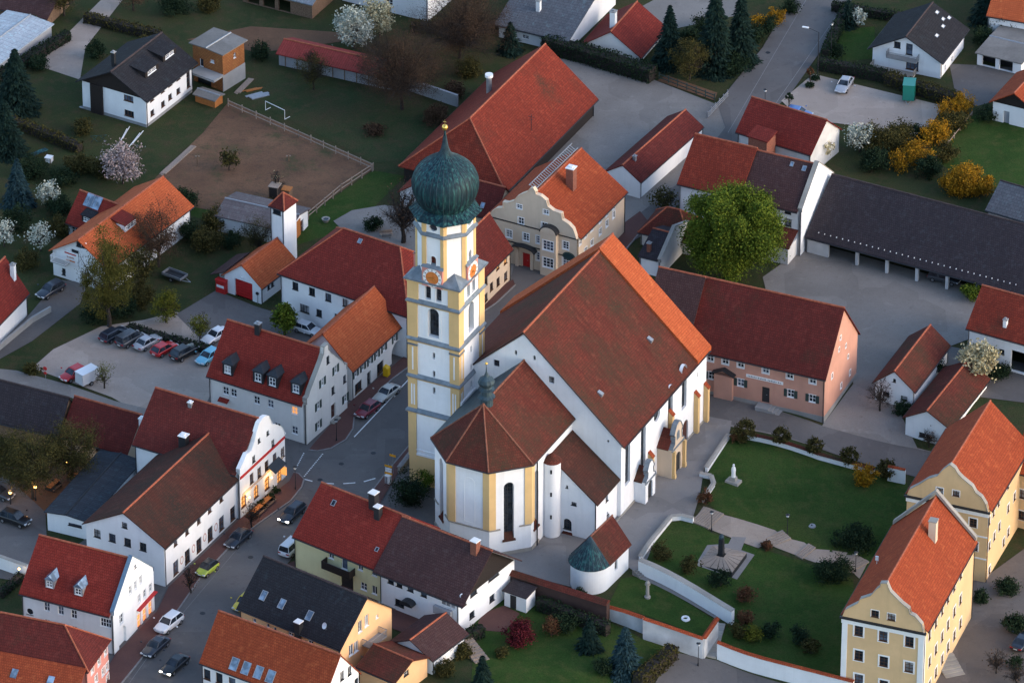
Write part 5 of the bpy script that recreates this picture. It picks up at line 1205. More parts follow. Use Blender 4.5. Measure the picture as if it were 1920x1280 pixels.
# ---- farm buildings on the right
h = House('farm_building', 'white farm building with red roof behind the white blossoming tree', (1990, 660), (1816, 612), (2044, 602), 722, 'x', rise=3.9, D=8.8, roof='tile_farm', wall='white', wa=1.0, cat='building'); h.win('F', [(1860, 656)], .8, 1.3, frame='dark', nx=1); h.win('F', [(1878, 659)], .8, .7, frame='dark', nx=1); h.holes['F'].append((rect(h.onwall('F', 1912, 670)[0], 1.8, 2.6, 3.2), .4)); h.finish(); h.chimney(1885, 610, .5, .5, .9, 'trim_white')
h = House('cottage', 'small white gabled cottage with brown roof at the lane corner', (1712, 731), (1644, 712), (1766, 644), 768, 'y', (1679, 694), roof='tile_old', cat='cottage'); h.win('F', [(1677, 713)], .4, .5, frame='dark', nx=1, nz=1); h.win('F', [(1661, 738), (1695, 746)], .95, .6, frame='dark', nx=1, nz=1); h.finish()
h = House('white_shed', 'white shed with red roof and espalier tree on its gable', (1778, 801), (1697, 783), (1860, 712), 838, 'y', (1742, 768), roof='tile_old', cat='shed'); h.win('F', [(1729, 815)], .9, .7, frame='dark'); h.finish()
# ---- manor houses
C16 = lambda L: cv(L, 1320, 720, 2.285)
def palace(name, label, A, B, C, yb, ap, outpx, seed):
    h = House(name, label, A, B, C, yb, 'y', ap, roof='tile_orange', wall='yellow', cat='manor house', wa=.35); return h
h = palace('manor_house', 'yellow manor house with curved gable and orange roof, its wing to the right', (1853, 958), (1703, 923), (1923, 832), 1092, (1780, 876), None, 0)
h.win('F', C16([(1010, 455), (1080, 467)]), .9, .85, frame='brown', surround='trim_white', sw=.1); h.win('F', C16([(1153, 592), (1157, 692), (1050, 565), (1050, 660)]), 1.0, 1.25, frame='brown', surround='trim_white', sw=.14, nz=3)
h.win('R', C16([(1303, 430), (1262, 505), (1240, 548), (1303, 530), (1265, 608), (1243, 650), (1222, 585), (1222, 690), (1303, 632), (1283, 675), (1222, 795), (1330, 480)]), .8, 1.2, frame='brown', surround='trim_white', sw=.14, nz=3)
o = [h.onwall('F', *p) for p in C16([(875, 470), (880, 450), (920, 430), (960, 405), (1000, 393), (1020, 370), (1045, 350), (1055, 345), (1075, 360), (1090, 385), (1110, 405), (1150, 438), (1165, 465), (1190, 485), (1210, 518), (1218, 540)])]
o = [(min(max(a, 0), h.W), b) for a, b in o]; o[0] = (0, h.he-.1); o[-1] = (h.W, h.he-.1); h.finish(outF=o[::-1], cop='stone')
for w_ in 'F': band(h, w_, h.he-.95, .6, 'trim_white', .1); band(h, w_, h.he-.3, .22, 'metal_dark', .3); band(h, w_, h.he-4.1, .2, 'trim_white', .06); band(h, w_, h.he-7.4, .2, 'trim_white', .06)
MAN = h
h = House('manor_wing', 'yellow manor wing with red roof running off behind the manor house', (1990, 905), (1895, 880), (2070, 820), 1010, 'x', rise=4.6, roof='tile_orange', wall='yellow', cat='manor house'); h.win('F', [(1915, 925), (1940, 930), (1915, 965)], .9, 1.3, frame='brown', surround='trim_white', sw=.14); h.finish()
h = palace('manor_house', 'tall yellow manor house with white framed windows and beige roof chimney', (1733, 1184), (1581, 1151), (1823, 1013), 1330, (1657, 1098), None, 1)
kw = dict(frame='brown', surround='trim_white', sw=.2, nz=3)
h.win('F', C16([(733, 982), (803, 996)]), 1.0, 1.0, frame='brown', surround='trim_white', sw=.08); h.win('F', C16([(663, 1055), (768, 1078), (880, 1101), (663, 1160), (770, 1186), (878, 1210), (663, 1262), (770, 1288), (878, 1312)]), 1.1, 1.45, **kw)
h.win('R', C16([(1100, 812), (1072, 865), (1045, 915), (1020, 967), (993, 1020), (966, 1072), (1098, 920), (1072, 972), (1045, 1028), (1020, 1078), (993, 1133), (966, 1185), (1098, 1022), (1072, 1073), (1045, 1122), (1020, 1175), (993, 1232), (966, 1285)]), .95, 1.4, **{**kw, 'sw': .15})
o = [h.onwall('F', *p) for p in C16([(597, 985), (605, 965), (660, 937), (668, 920), (715, 905), (738, 878), (752, 868), (755, 852), (785, 852), (790, 868), (800, 890), (820, 910), (850, 940), (880, 963), (885, 985), (905, 995), (935, 1030), (945, 1055)])]
o = [(min(max(a, 0), h.W), b) for a, b in o]; o[0] = (0, h.he-.1); o[-1] = (h.W, h.he-.1); h.finish(outF=o[::-1], cop='stone')
band(h, 'F', h.he-1.0, .65, 'trim_white', .1); band(h, 'F', h.he-.32, .24, 'metal_dark', .3)
for x0 in (0, h.W-.7): part_box(h, 'corner_pilaster', x0, x0+.7, -.07, -.001, -1.5, h.he-1.0, 'trim_white')
part_box(h, 'corner_pilaster', h.W+.001, h.W+.07, .0, .7, -1.5, h.he-.4, 'trim_white')
h.chimney(1749, 1008, .95, .95, 2.6, 'cream', 'stone', top=False)
q = h.hit(1644, 1056, (0, 0, h.he+h.t), (-h.rise, 0, h.W/2)); m = MB(); m.tube((0, 0, -.3), (0, 0, .9), .05, n=6); m.box(-.2, .2, -.08, .08, .5, 1.1); m.build('roof_vent', M['metal_white'], h.ro, loc=q)
m = MB()
for sgn in (-1, 1): m.prism([(h.W/2+sgn*(h.W/2+.2), h.D-.1, h.he+.1), (h.W/2+sgn*(h.W/2+.2), h.D+.5, h.he+.1), (h.W/2, h.D+.5, h.he+h.rise+.5), (h.W/2, h.D-.1, h.he+h.rise+.5)], (0, 0, .5))
m.build('rear_gable', M['stone'], h.e)
# ---- chapel
def chapel():
    A = G(1139, 1104); th = radians(-30); W = 5.0; D = 5.4; he = 3.9; rise = 3.1; x = Vector((cos(th), sin(th), 0)); o = A-x*W
    E = empty('chapel', o, th, 'small white chapel with round apse and green copper cone roof', 'chapel'); m = MB(); s = 2.2
    wallface(m, (W, 0), (0, 1), [(0, -2), (D, -2), (D, he), (0, he)], [arch(s, 2.4, .7, 1.5)], .3); wallface(m, (W, D), (-1, 0), [(0, -2), (W, -2), (W, he), (W/2, he+rise), (0, he)]); wallface(m, (0, D), (0, -1), [(0, -2), (D, -2), (D, he), (0, he)])
    m.lathe([(W/2, -2), (W/2, he)], 24, (W/2, 0), a0=pi, a1=2*pi); m.build('wall', M['white'], E)
    win_children(window(E, (W, s, 2.4), pi/2, .7, 1.5, 'dark', 2, 3, 'a', depth=.28, sill=False)); m = MB(); e = .3; k = rise/(W/2)
    for sg in (0, 1):
        f = (lambda v: v) if sg == 0 else (lambda v: W-v)
        m.prism([(f(-e), 0, he+.12-e*k), (f(-e), D+.25, he+.12-e*k), (W/2, D+.25, he+rise+.12), (W/2, 0, he+rise+.12)], (0, 0, -.14))
    m.build('roof', M['tile_old'], E); m = MB(); m.lathe([(W/2+e, he+.08-e*k), (.03, he+rise+.14)], 22, (W/2, 0), a0=pi, a1=2*pi); r = m.build('apse_roof', M['copper'], E)
    m = MB()
    for i in range(15): a = pi+pi*i/14; m.tube((W/2+(W/2+e)*cos(a), (W/2+e)*sin(a), he+.1-e*k), (W/2, 0, he+rise+.16), .045, n=4)
    m.build('seams', M['copper_dark'], r)
    m = MB(); m.tube((W/2, -.02, he+rise+.14), (W/2, D+.25, he+rise+.14), .12, n=6); m.build('ridge_cap', M['ridge_old'], E)
chapel()
# ---- twin house at the bottom
C11 = lambda L: cv(L, 360, 880, 3.2)
h = House('house', 'pale yellow house with red roof, balcony and two dark chimneys', (716, 1068), (556, 999), (802, 983), 1130, 'x', rise=4.6, roof='tile_bright', wall='pale_yellow', wa=.8, og=.1)
h.win('F', C11([(835, 505), (1010, 578), (1095, 613), (1095, 722)]), .8, 1.25, frame='white', nx=2, nz=1); h.win('F', C11([(915, 558)]), .95, 2.0, frame='white', nx=1, nz=1); h.win('F', C11([(1030, 700)]), 1.0, 1.1); h.holes['F'].append((rect(h.onwall('F', *C11([(930, 690)])[0])[0], 1.1, 2.0, 2.3), .3)); h.finish(); part_box(h, 'entrance_door', h.onwall('F', *C11([(930, 690)])[0])[0]-1, h.onwall('F', *C11([(930, 690)])[0])[0]+1, .25, .29, -.1, 2.3, 'frame_dark')
balcony(h, 'F', C11([(895, 610)])[0], 4.4, 1.2, 2.75, 'wood_dark_and_shade', .9); h.chimney(701, 948, .95, .95, 2.0, 'metal_dark', 'metal_white', top=False); h.chimney(709, 968, .8, .8, 1.5, 'metal_dark', 'metal_white', top=False); h.skylight(*C11([(850, 200)])[0], .6, .8, 'glass'); h.skylight(*C11([(1110, 478)])[0], .5, .6, 'glass')
TW = h
h = House('house', 'white house with violet brown roof attached to the pale yellow house', (860, 1129), (716, 1069), (951, 1042), 1190, 'x', rise=4.6, roof='tile_brown', wall='white', wa=.75, og=.9, ridgecap='ridge')
h.win('F', C11([(1192, 660), (1243, 680), (1310, 703), (1390, 732)]), .95, 1.05, frame='dark', nx=1, nz=1); h.win('F', C11([(1245, 800)]), 1.4, 1.0, frame='dark', nx=2, nz=1); h.win('F', C11([(1535, 795)]), 2.2, 1.2, frame='white', nx=3, nz=1)
h.win('R', C11([(1810, 632)]), 2.3, 1.0, frame='dark', nx=2, nz=1); h.win('R', C11([(1690, 730)]), 1.5, 1.2, frame='dark', nx=1, nz=1); h.win('R', C11([(1680, 870), (1800, 770)]), 1.1, 1.0, frame='dark', nx=1, nz=1); h.win('R', C11([(1630, 780)]), 1.2, 2.0, frame='dark', nx=1, nz=1); h.win('R', C11([(1780, 865)]), .4, .4, frame='dark', nx=1, nz=1)
h.finish(); m = MB(); m.prism([(h.W+.06, .1, h.he-.1), (h.W+.06, h.D-.1, h.he-.1), (h.W+.06, h.D/2, h.he+h.rise-.1)], (-.05, 0, 0)); m.build('gable_boarding', M['wood_dark_and_shade'], h.e)
h.skylight(*C11([(1400, 570)])[0], .9, 1.3, 'trim_white', .3); h.chimney(*C11([(1700, 490)])[0], .9, .9, 1.6, 'brick', 'metal_white', top=False); part_box(h, 'box_bay', h.W-3.6, h.W-.9, -.5, -.01, h.he-2.6, h.he-1.55, 'wall_grey')
m = MB(); sx = h.onwall('F', *C11([(1310, 830)])[0])[0]; m.prism([(.95*cos(pi*i/8), -1.1, .6*sin(pi*i/8)) for i in range(9)], (0, 1.1, 0)); m.build('door_hood', M['metal_dark'], h.e, loc=(sx, 0, 2.1))
# ---- dark roofed house with balcony
h = House('house', 'peach house with dark grey roof, skylights and gable balcony', (638, 1213), (449, 1137), (730, 1152), 1276, 'x', rise=4.4, roof='tile_dark', wall='peach', wa=.9, ridgecap='ridge_dark', og=.3, D=10.6)
for p in C11([(430, 755), (540, 805), (705, 875)]): h.skylight(*p, .85, 1.3, 'glass_blue')
h.win('F', C11([(455, 935), (497, 957), (375, 905)]), .5, .6, frame='white', nx=1, nz=1); h.win('F', C11([(593, 980), (712, 1028)]), .8, .8, frame='white'); h.win('R', C11([(1008, 940), (1047, 905)]), .8, 1.7, frame='white', nx=2, nz=1); h.win('R', C11([(955, 1080), (985, 1060)]), .9, 1.6, frame='white', nx=2, nz=1); h.win('R', C11([(1110, 880)]), .5, .5); h.finish(); balcony(h, 'R', C11([(1070, 985)])[0], 3.4, 1.3, 2.9, 'metal_grey', .95, 'concrete', False); h.chimney(*C11([(640, 960)])[0], .8, .8, 1.2, 'metal_dark', 'metal_white', top=False); dish(h, *C11([(800, 965)])[0]); balcony(h, 'R', C11([(975, 1120)])[0], 2.6, 1.2, .6, 'metal_grey', .9, 'concrete', False)
# ---- red roof at the bottom
h = House('house', 'white house with red roof and four blue skylights in a row', (604, 1319), (376, 1238), (678, 1262), 1380, 'x', rise=4.8, roof='tile_orange', wall='white', wa=.8, og=.15)
for p in C11([(255, 1165), (325, 1190), (400, 1215), (472, 1240)]): h.skylight(*p, 1.1, 1.6, 'glass_blue')
h.win('F', C11([(90, 1228), (163, 1250), (240, 1278)]), 1.0, 1.5, frame='brown', nx=1, nz=1); h.win('R', C11([(900, 1235), (945, 1205), (1000, 1265)]), .8, 1.3, frame='dark', nx=2, nz=1); h.finish()
# ---- garages
h = House('garage', 'white garage with brown gable roof beside the white house', (810, 1234), (734, 1203), (872, 1188), 1264, 'y', rise=1.6, roof='tile_brown', wall='white', cat='garage', og=.4); h.win('R', C11([(1480, 1120), (1560, 1065)]), .8, .7); h.finish()
h = House('garage', 'peach garage with small red brown roof below the peach house', (741, 1277), (677, 1245), (795, 1230), 1312, 'x', rise=1.3, roof='tile_old', wall='peach', cat='garage'); h.win('R', C11([(1285, 1220)]), 1.0, .7, frame='dark'); h.finish()
# ---- bottom left
h = House('house', 'rose pink house with hipped dark red roof at the street corner', (163, 1253), (-80, 1211), (210, 1200), 1330, 'x', (186, 1182), roof='tile_pinkhouse', wall='rose', hip=(4.2, 4.2), wa=.7)
C10 = lambda L: cv(L, 0, 920, 3.556)
h.win('R', C10([(615, 1190), (660, 1135), (703, 1068), (640, 1252), (687, 1203), (733, 1143), (733, 1225)]), .85, 1.15, frame='white', surround='trim_white', sw=.1); h.finish()
m = MB(); z0 = h.he+.05; m.prism([(-.5, -4.6, z0-2.4), (h.W+.0, -4.6, z0-2.4), (h.W+.0, -.2, z0), (-.5, -.2, z0)], (0, 0, .16)); lr = m.build('lower_roof', M['tile_orange'], h.e); part_box(h, 'front_wing', 0, h.W-.2, -4.3, -.01, -1.5, z0-2.35, 'rose')
for x in (h.W-9.0, h.W-4.2): m = MB(); m.prism([(x, -3.0, z0-1.35), (x+.8, -3.0, z0-1.35), (x+.8, -2.0, z0-.8), (x, -2.0, z0-.8)], (0, 0, .12)); m.build('skylight', M['glass_blue'], lr)
m = MB(); m.box(h.W-13.2, h.W-12.4, -4.2, -3.4, z0-2.4, z0-.3); c_ = m.build('chimney', M['brick'], lr); m = MB(); m.box(h.W-13.3, h.W-12.3, -4.3, -3.3, z0-.3, z0-.15); m.build('chimney_cap', M['metal_white'], c_)
h = House('house', 'white house with red roof, two glass gabled dormers and lit shop windows', (212, 1152), (38, 1111), (292, 1069), 1227, 'x', (253, 1046), roof='tile_bright', wall='white')
h.win('F', C10([(312, 772), (405, 797), (493, 823)]), .8, 1.25); h.win('F', C10([(705, 880)]), 1.5, 1.25, nx=4); h.win('F', C10([(315, 885), (405, 908), (495, 930)]), .8, 1.25); h.win('F', C10([(200, 803)]), .9, .9, 'e', frame='dark', nx=2)
h.win('R', C10([(868, 660), (902, 628), (937, 592), (928, 718), (965, 683), (1003, 645)]), .75, 1.25); h.win('R', C10([(810, 850)]), 1.0, 1.4); h.win('R', C10([(902, 500)]), .5, .5, 'e', frame='dark', nx=1, nz=1)
h.win('R', C10([(928, 862), (965, 825), (1003, 780)]), 1.0, 2.0, frame='white', nx=1, nz=2, lit='shop_lit')
s0 = h.onwall('R', *C10([(818, 975)])[0])[0]; h.holes['R'].append((arch(max(s0, 1.4), 1.4, 2.0, 2.9), 1.2)); D, e, r = h.D, h.he, h.rise
h.finish(outR=[(D, e-.1), (D, e+.35), (D/2, e+r+.5), (0, e+.35), (0, e-.1)], cop='blue_metal', thick=.35); part_box(h, 'passage', h.W-1.3, h.W-1.19, .2, 3.4, -1, 3.2, 'wood_dark_and_shade')  # dark sheet behind the arch, painted as the shade of the passage
for px, py in ((93, 1102), (147, 1116)): h.dormer(px, py, 1.2, 1.2, 'gable', 'metal_grey', 'glass_blue', ww=.85, wh=.9)
loc, rz = h.wpos('R', 0, 0); s1 = h.onwall('R', *C10([(975, 765)])[0])[0]; m = MB(); m.box(h.W+.001, h.W+.5, s1-2.6, s1+2.2, 2.75, 2.9); m.build('awning', M['door_red'], h.e)
# ---- long inn with baroque facade at the crossing
h = House('inn', 'long white inn with mossy brown roof facing the street', (307, 1024), (162, 979), (447, 890), 1100, 'y', (233, 959), roof='tile_mossy', wall='white', cat='inn', wa=.4, hip=(0, -6.0), ridgecap='ridge')
h.win('F', C10([(648, 283), (748, 312), (850, 342), (953, 372)]), 1.0, 1.2, frame='dark', nx=2, nz=2); h.win('F', C10([(830, 228)]), .8, .85, frame='dark')
h.win('R', C10([(1170, 338), (1247, 264), (1325, 192), (1398, 118), (1475, 45)]), .85, 1.2, frame='brown', nx=2, nz=1); h.win('R', C10([(1172, 510), (1250, 435), (1327, 360), (1402, 285), (1477, 215), (1552, 150)]), 1.25, 2.0, frame='brown', nx=2, nz=2)
h.finish(); h.chimney(337, 845, .9, .9, 1.6, 'metal_dark', 'trim_white') if False else None
for px, py in C10([(1212, 460), (1290, 382), (1365, 308), (1440, 240)]):
    sx, z = h.onwall('R', px, py); m = MB(); n = 12; m.add([(-.0, .42*cos(2*pi*i/n), .62*sin(2*pi*i/n)) for i in range(n)]+[(0, .28*cos(2*pi*i/n), .45*sin(2*pi*i/n)) for i in range(n)], [(i, (i+1) % n, n+(i+1) % n, n+i) for i in range(n)]); m.build('painted_medallion', M['ornament'], h.e, loc=(h.W+.006, sx, z))
INN = h
h = House('baroque_inn', 'white baroque inn facade with curved gable, lit by warm lamps at the crossing', (449, 888), (244, 838), (545, 813), 973, 'x', rise=5.0, roof='tile_pinkhouse', wall='white', cat='inn', wa=.5)
C3 = lambda L: cv(L, 340, 560, 4)
h.win('R', C3([(648, 1005), (583, 1062)]), .6, .65, frame='dark'); h.win('R', C3([(687, 1080), (543, 1200)]), .75, 1.0, frame='dark'); h.win('R', C3([(760, 1150), (700, 1195), (640, 1250), (585, 1300), (528, 1345)]), .95, 1.5, frame='brown', nx=2, nz=3); h.win('R', C11([(310, 185), (385, 130), (450, 80), (525, 40)]), 1.2, 1.9, 'a', frame='brown', nx=2, nz=3, lit='glass_lit')
o = [h.onwall('R', *p) for p in ((462, 851), (470, 846), (476, 829), (480, 810), (485, 794), (492, 784), (498, 780), (503, 780), (506, 786), (510, 795), (520, 797), (527, 800), (531, 806), (538, 810), (544, 815))]
o = [(min(max(a, .3), h.D), b) for a, b in o]; o = [(0, h.he-.1), (0, h.he+.6)]+o; o[-1] = (h.D, h.he-.1); h.finish(outR=o[::-1], cop='trim_white', thick=.4)
m = MB(); m.box(h.W+.001, h.W+.12, .1, h.D-.1, h.he-.9, h.he-.55); m.build('red_band', M['door_red'], h.e)
m = MB(); m.box(h.W+.001, h.W+.05, .6, h.D-.6, 3.15, 3.55); sgn = m.build('painted_sign', M['cream'], h.e)
q = h.hit(345, 838, (0, 0, h.he+h.t), (0, -h.rise, h.D/2)); h.chimney(0, 0, 1.0, 1.0, 1.8, 'metal_dark', 'trim_white', xyz=q); h.chimney(0, 0, .5, .5, .5, 'metal_grey', 'metal_white', xyz=h.onroof(357, 760))
IF = h
h = House('inn_extension', 'low white extension with dark corrugated roof behind the long inn', (162, 977), (86, 962), (275, 868), 1011, 'y', rise=.3, roof='corr_dark', wall='white', cat='building', gutter=False, ridgecap='metal_dark'); h.win('F', C10([(500, 228)]), 1.9, .4, frame='dark', nx=1, nz=1); h.finish()
h = House('outbuilding', 'low cream outbuilding with dark red roof behind the beer garden trees', (238, 848), (117, 814), (292, 797), 880, 'x', (268, 776), roof='tile_pinkhouse', wall='cream', cat='outbuilding'); h.win('F', [(200, 842), (185, 838)], 1.0, .9, frame='dark'); h.finish(); h.chimney(267, 790, .7, .7, .5, 'metal_white', 'metal_white')
h = House('outbuilding', 'long low outbuilding with weathered grey violet roof by the footpath', (108, 814), (-40, 776), (150, 772), 846, 'x', (137, 744), roof='tile_slate', wall='wood', cat='outbuilding', ridgecap='ridge_dark'); h.finish()
# ---- upper right
C4 = lambda L: cv(L, 1380, 0, 3.556)
h = House('house', 'white house with black roof and gable balcony above the gravel lot', (1764, 113), (1636, 88), (1810, 56), 148, 'y', (1698, 65), roof='tile_dark', ridgecap='ridge_dark', og=.7, ov=.5); h.win('F', C4([(1075, 300)]), 1.0, 1.0, frame='dark'); h.win('F', C4([(1155, 330)]), 1.0, 1.8, frame='dark', nx=1); h.win('F', C4([(1175, 437)]), 1.9, 1.5, frame='brown', nx=3, nz=1); h.win('R', [(1772, 128), (1785, 112)], .8, .9); h.finish()
balcony(h, 'F', C4([(1120, 385)])[0], 4.6, 1.2, h.onwall('F', *C4([(1120, 385)])[0])[1]+.2, 'metal_grey', .9, 'concrete', False); balcony(h, 'F', C4([(1060, 490)])[0], 6.5, 1.6, .15, 'stone', .9, 'concrete', False)
for p in C4([(1380, 178), (1340, 85), (1420, 122), (1338, 240), (1380, 130)]): h.skylight(*p, .8, .5, 'trim_white')
h = House('garage', 'double garage with mossy flat roof and white pillars', (1915, 119), (1833, 99), (1965, 62), 141, 'x', rise=.1, roof='flat_grey', wall='white', cat='garage', gutter=False, ridgecap='metal_grey'); [h.holes['F'].append((rect(sx, 1.0, 2.1, 1.9), .4)) for sx in (1.8, 4.5)]; h.finish(); part_box(h, 'shade_backing', .3, h.W-.3, 1.5, 1.6, -1, h.he-.1, 'black')  # near-black sheet painted as the shade inside the garage openings
h = House('house', 'white cottage with red roof and dark boarded gable by the lawn', (1945, 208), (1862, 188), (1990, 160), 246, 'y', (1903, 171), roof='tile_orange', og=.7); h.win('F', C4([(1870, 680)]), .8, .8); h.door('F', C4([(1805, 730)])[0], .9, 2.0, 'wall_grey'); h.finish(); m = MB(); m.prism([(.02, -.08, h.he-.2), (h.W-.02, -.08, h.he-.2), (h.W/2, -.08, h.he+h.rise-.1)], (0, .07, 0)); m.build('gable_boarding', M['wood_dark_and_shade'], h.e)
h = House('house', 'house with bright orange roof behind the dark trees above the garage', (1985, 50), (1851, 32), (2040, -20), 90, 'x', rise=4.0, roof='tile_new'); h.finish()
h = House('shed', 'grey roofed shed behind the long dark barn', (1940, 418), (1852, 392), (1990, 372), 440, 'x', rise=2.4, roof='tile_grey', cat='shed', ridgecap='ridge_dark'); h.finish()
# ================================================================ garden walls and fences
M['brick_dark'] = plaster('ivy_dark_wall', (.075, .045, .04), .4)
M['stained'] = plaster('stained_white_wall', (.56, .57, .60), .35)
def gwall(L, h, label, mat='white', cap='tile_orange', th=.35, name='garden_wall', capw=.16, caph=.16, cat='wall', h2=None, group=None, sub=2.0):
    P = [G(*p).xy for p in L]; o = empty(name, (P[0].x, P[0].y, H(*P[0])), 0, label, cat, group); O = o.location; N_ = len(P)-1
    m = MB(); c = MB(); h2 = h if h2 is None else h2; tot = sum((b-a).length for a, b in zip(P[:-1], P[1:])); run = 0
    for a, b in zip(P[:-1], P[1:]):
        d = (b-a); n = max(1, int(d.length/sub)); u = d.normalized(); nn = Vector((-u.y, u.x))*th/2; nc = nn*(1+2*capw/th)
        for i in range(n):
            p = a+d*(i/n); q = a+d*((i+1)/n); hp = h+(h2-h)*(run+d.length*i/n)/tot; hq = h+(h2-h)*(run+d.length*(i+1)/n)/tot
            zp, zq = H(*p), H(*q); e = u*(.02 if i in (0, n-1) else 0)
            f = lambda v, z: (v.x-O.x, v.y-O.y, z-O.z)
            m.add([f(p-nn, zp-1.2), f(q-nn, zq-1.2), f(q+nn, zq-1.2), f(p+nn, zp-1.2), f(p-nn, zp+hp), f(q-nn, zq+hq), f(q+nn, zq+hq), f(p+nn, zp+hp)], [(4, 5, 6, 7), (0, 1, 5, 4), (2, 3, 7, 6)]+([(3, 0, 4, 7)] if i == 0 else [])+([(1, 2, 6, 5)] if i == n-1 else []))
            if cap:
                r = caph
                c.add([f(p-nc, zp+hp+.003), f(q-nc, zq+hq+.003), f(q, zq+hq+r), f(p, zp+hp+r), f(q+nc, zq+hq+.003), f(p+nc, zp+hp+.003)], [(0, 1, 2, 3), (3, 2, 4, 5), (1, 0, 5, 4)]+([(0, 3, 5)] if i == 0 else [])+([(1, 4, 2)] if i == n-1 else []))
        run += d.length
    m.build('wall_body', M[mat], o)
    if cap: c.build('coping', M[cap], o)
    return o
gwall([(1395, 822), (1535, 861), (1640, 889)], .85, 'white garden wall with red tile coping along the street opposite the pink house', cap='tile_old', capw=.2, caph=.3)
gwall([(1664, 900), (1697, 907)], 2.2, 'tall white wall stub with tile coping beside the manor house', cap='tile_orange', capw=.15)
gwall([(1366, 822), (1324, 885)], .75, 'low white wall between the church path and the upper lawn', cap='stone', caph=.08)
gwall([(1312, 893), (1333, 897), (1338, 912), (1318, 942)], .6, 'low white wall kinked round the bay beside the church path', cap='stone', caph=.08)
gwall([(1300, 980), (1277, 974), (1258, 976), (1218, 1025), (1200, 1052)], .8, 'low white wall curving round the lower lawn by the church path', cap='stone', caph=.08)
gwall([(1199, 1074), (1374, 1170)], 2.1, 'long sloping white retaining wall below the lower lawn', cap='stone', th=.6, caph=.08)
gwall([(1139, 1160), (1206, 1186)], 1.9, 'stained white wall with red tile coping below the chapel', mat='stained', cap='tile_orange', capw=.22, caph=.25, h2=2.3)
gwall([(1206, 1196), (1318, 1234), (1344, 1196)], 3.0, 'high stained white retaining wall with red tile coping round the cemetery garden', mat='stained', cap='tile_orange', capw=.2, caph=.25)
gwall([(1345, 1234), (1600, 1308)], 2.5, 'long white street wall with red tile coping beside the tall manor house', cap='tile_orange', capw=.2, caph=.25)
gwall([(952, 1108), (1140, 1168)], 3.0, 'dark weathered brick wall with brown coping behind the backyard', mat='brick_dark', cap='tile_old', th=.8, capw=.3, caph=.5)
gwall([(748, 888), (776, 852), (800, 830)], 1.0, 'low sandstone wall beside the tower foot', mat='stone', cap='kerb', caph=.08)
gwall([(745, 162), (858, 200)], 1.9, 'grey wall running on from the red roofed shed', mat='wall_grey', cap=None)
gwall([(-20, 1058), (52, 1083)], 1.9, 'white yard wall with lamp beside the red roofed house', cap='stone', caph=.08)
gwall([(-15, 668), (60, 605), (95, 585)], .9, 'low grey wall along the walled lane', mat='concrete', cap=None, th=.3)
# wooden rail fences round the paddock: every post and every rail a part
def rail_fence(L, label, h=1.15, n=2, gap=2.5, mat='wood', name='rail_fence'):
    P = [G(*p).xy for p in L]; o = empty(name, (P[0].x, P[0].y, H(*P[0])), 0, label, 'fence')
    pm = MB(); pm.tube((0, 0, -.3), (0, 0, h+.15), .08, n=6); pme = None
    for a, b in zip(P[:-1], P[1:]):
        d = b-a; k = max(1, round(d.length/gap)); ang = atan2(d.y, d.x); rm = MB(); rm.box(0, d.length/k, -.04, .04, -.06, .06); rme = None
        for i in range(k+1):
            c = a+d*(i/k)
            if pme is None: q = pm.build('post', M[mat], o, loc=(c.x-P[0].x, c.y-P[0].y, 0)); pme = q.data
            else: link('post', pme, o, (c.x-P[0].x, c.y-P[0].y, 0))
            if i < k:
                for j in range(n):
                    z = h*(j+1)/n-.08; s = Vector((-sin(ang), cos(ang)))*-.1
                    if rme is None: q = rm.build('rail', M[mat], o, loc=(c.x-P[0].x+s.x, c.y-P[0].y+s.y, z), rz=ang); rme = q.data
                    else: link('rail', rme, o, (c.x-P[0].x+s.x, c.y-P[0].y+s.y, z), ang)
    return o
M['wood_pale'] = plain('pale_weathered_wood', (.26, .20, .16), .9, .25, scale=6)
rail_fence([(428, 200), (560, 258), (700, 320)], 'wooden rail fence between the brown paddock and the meadow', mat='wood_pale')
rail_fence([(698, 322), (640, 360), (578, 412)], 'wooden rail fence along the paddock side nearest the hose tower', mat='wood_pale')
rail_fence([(1755, 302), (1822, 218)], 'thin pale fence beside the lawn and yellow bushes', h=.8, n=1, mat='wood_pale')
rail_fence([(1326, 222), (1364, 182)], 'metal railing on a low ledge by the road corner', h=1.0, n=3, gap=1.4, mat='metal_grey', name='railing')
rail_fence([(1236, 150), (1340, 190)], 'green wire fence posts behind the flower bed', h=1.1, n=2, gap=1.8, mat='shutter_green', name='wire_fence')
# ================================================================ trees, shrubs, hedges
import numpy as np
def leafm(name, cs, rough=.9):
    m = N(name); g = m.n('NewGeometry'); c = m.ramp(g.outputs['Random Per Island'], [(i/(len(cs)-1), x) for i, x in enumerate(cs)])
    c = m.mix(m.mr(m.noise(.45, 3), .35, .65, 0, .45), c, mul(cs[0], .7)); m.col(c); m.b.inputs['Roughness'].default_value = rough; m.b.inputs['Specular IOR Level'].default_value = .1
    return m.mat
M['leaf_green'] = leafm('fresh_green_leaves', [(.045, .075, .010), (.085, .125, .014), (.16, .19, .022)])
M['leaf_spring'] = leafm('spring_yellow_green_leaves', [(.07, .075, .012), (.12, .12, .016), (.17, .16, .02)])
M['leaf_willow'] = leafm('willow_spring_leaves', [(.055, .05, .012), (.085, .078, .016), (.12, .105, .022)])
M['leaf_olive'] = leafm('olive_budding_leaves', [(.035, .034, .012), (.055, .05, .016), (.085, .07, .02)])
M['leaf_brown'] = leafm('brown_buds', [(.05, .03, .02), (.075, .045, .028), (.10, .06, .035)])
M['leaf_dark'] = leafm('dark_green_leaves', [(.010, .022, .012), (.018, .034, .016), (.028, .045, .02)])
M['leaf_conifer'] = leafm('conifer_needles', [(.006, .016, .014), (.010, .026, .020), (.018, .036, .026)])
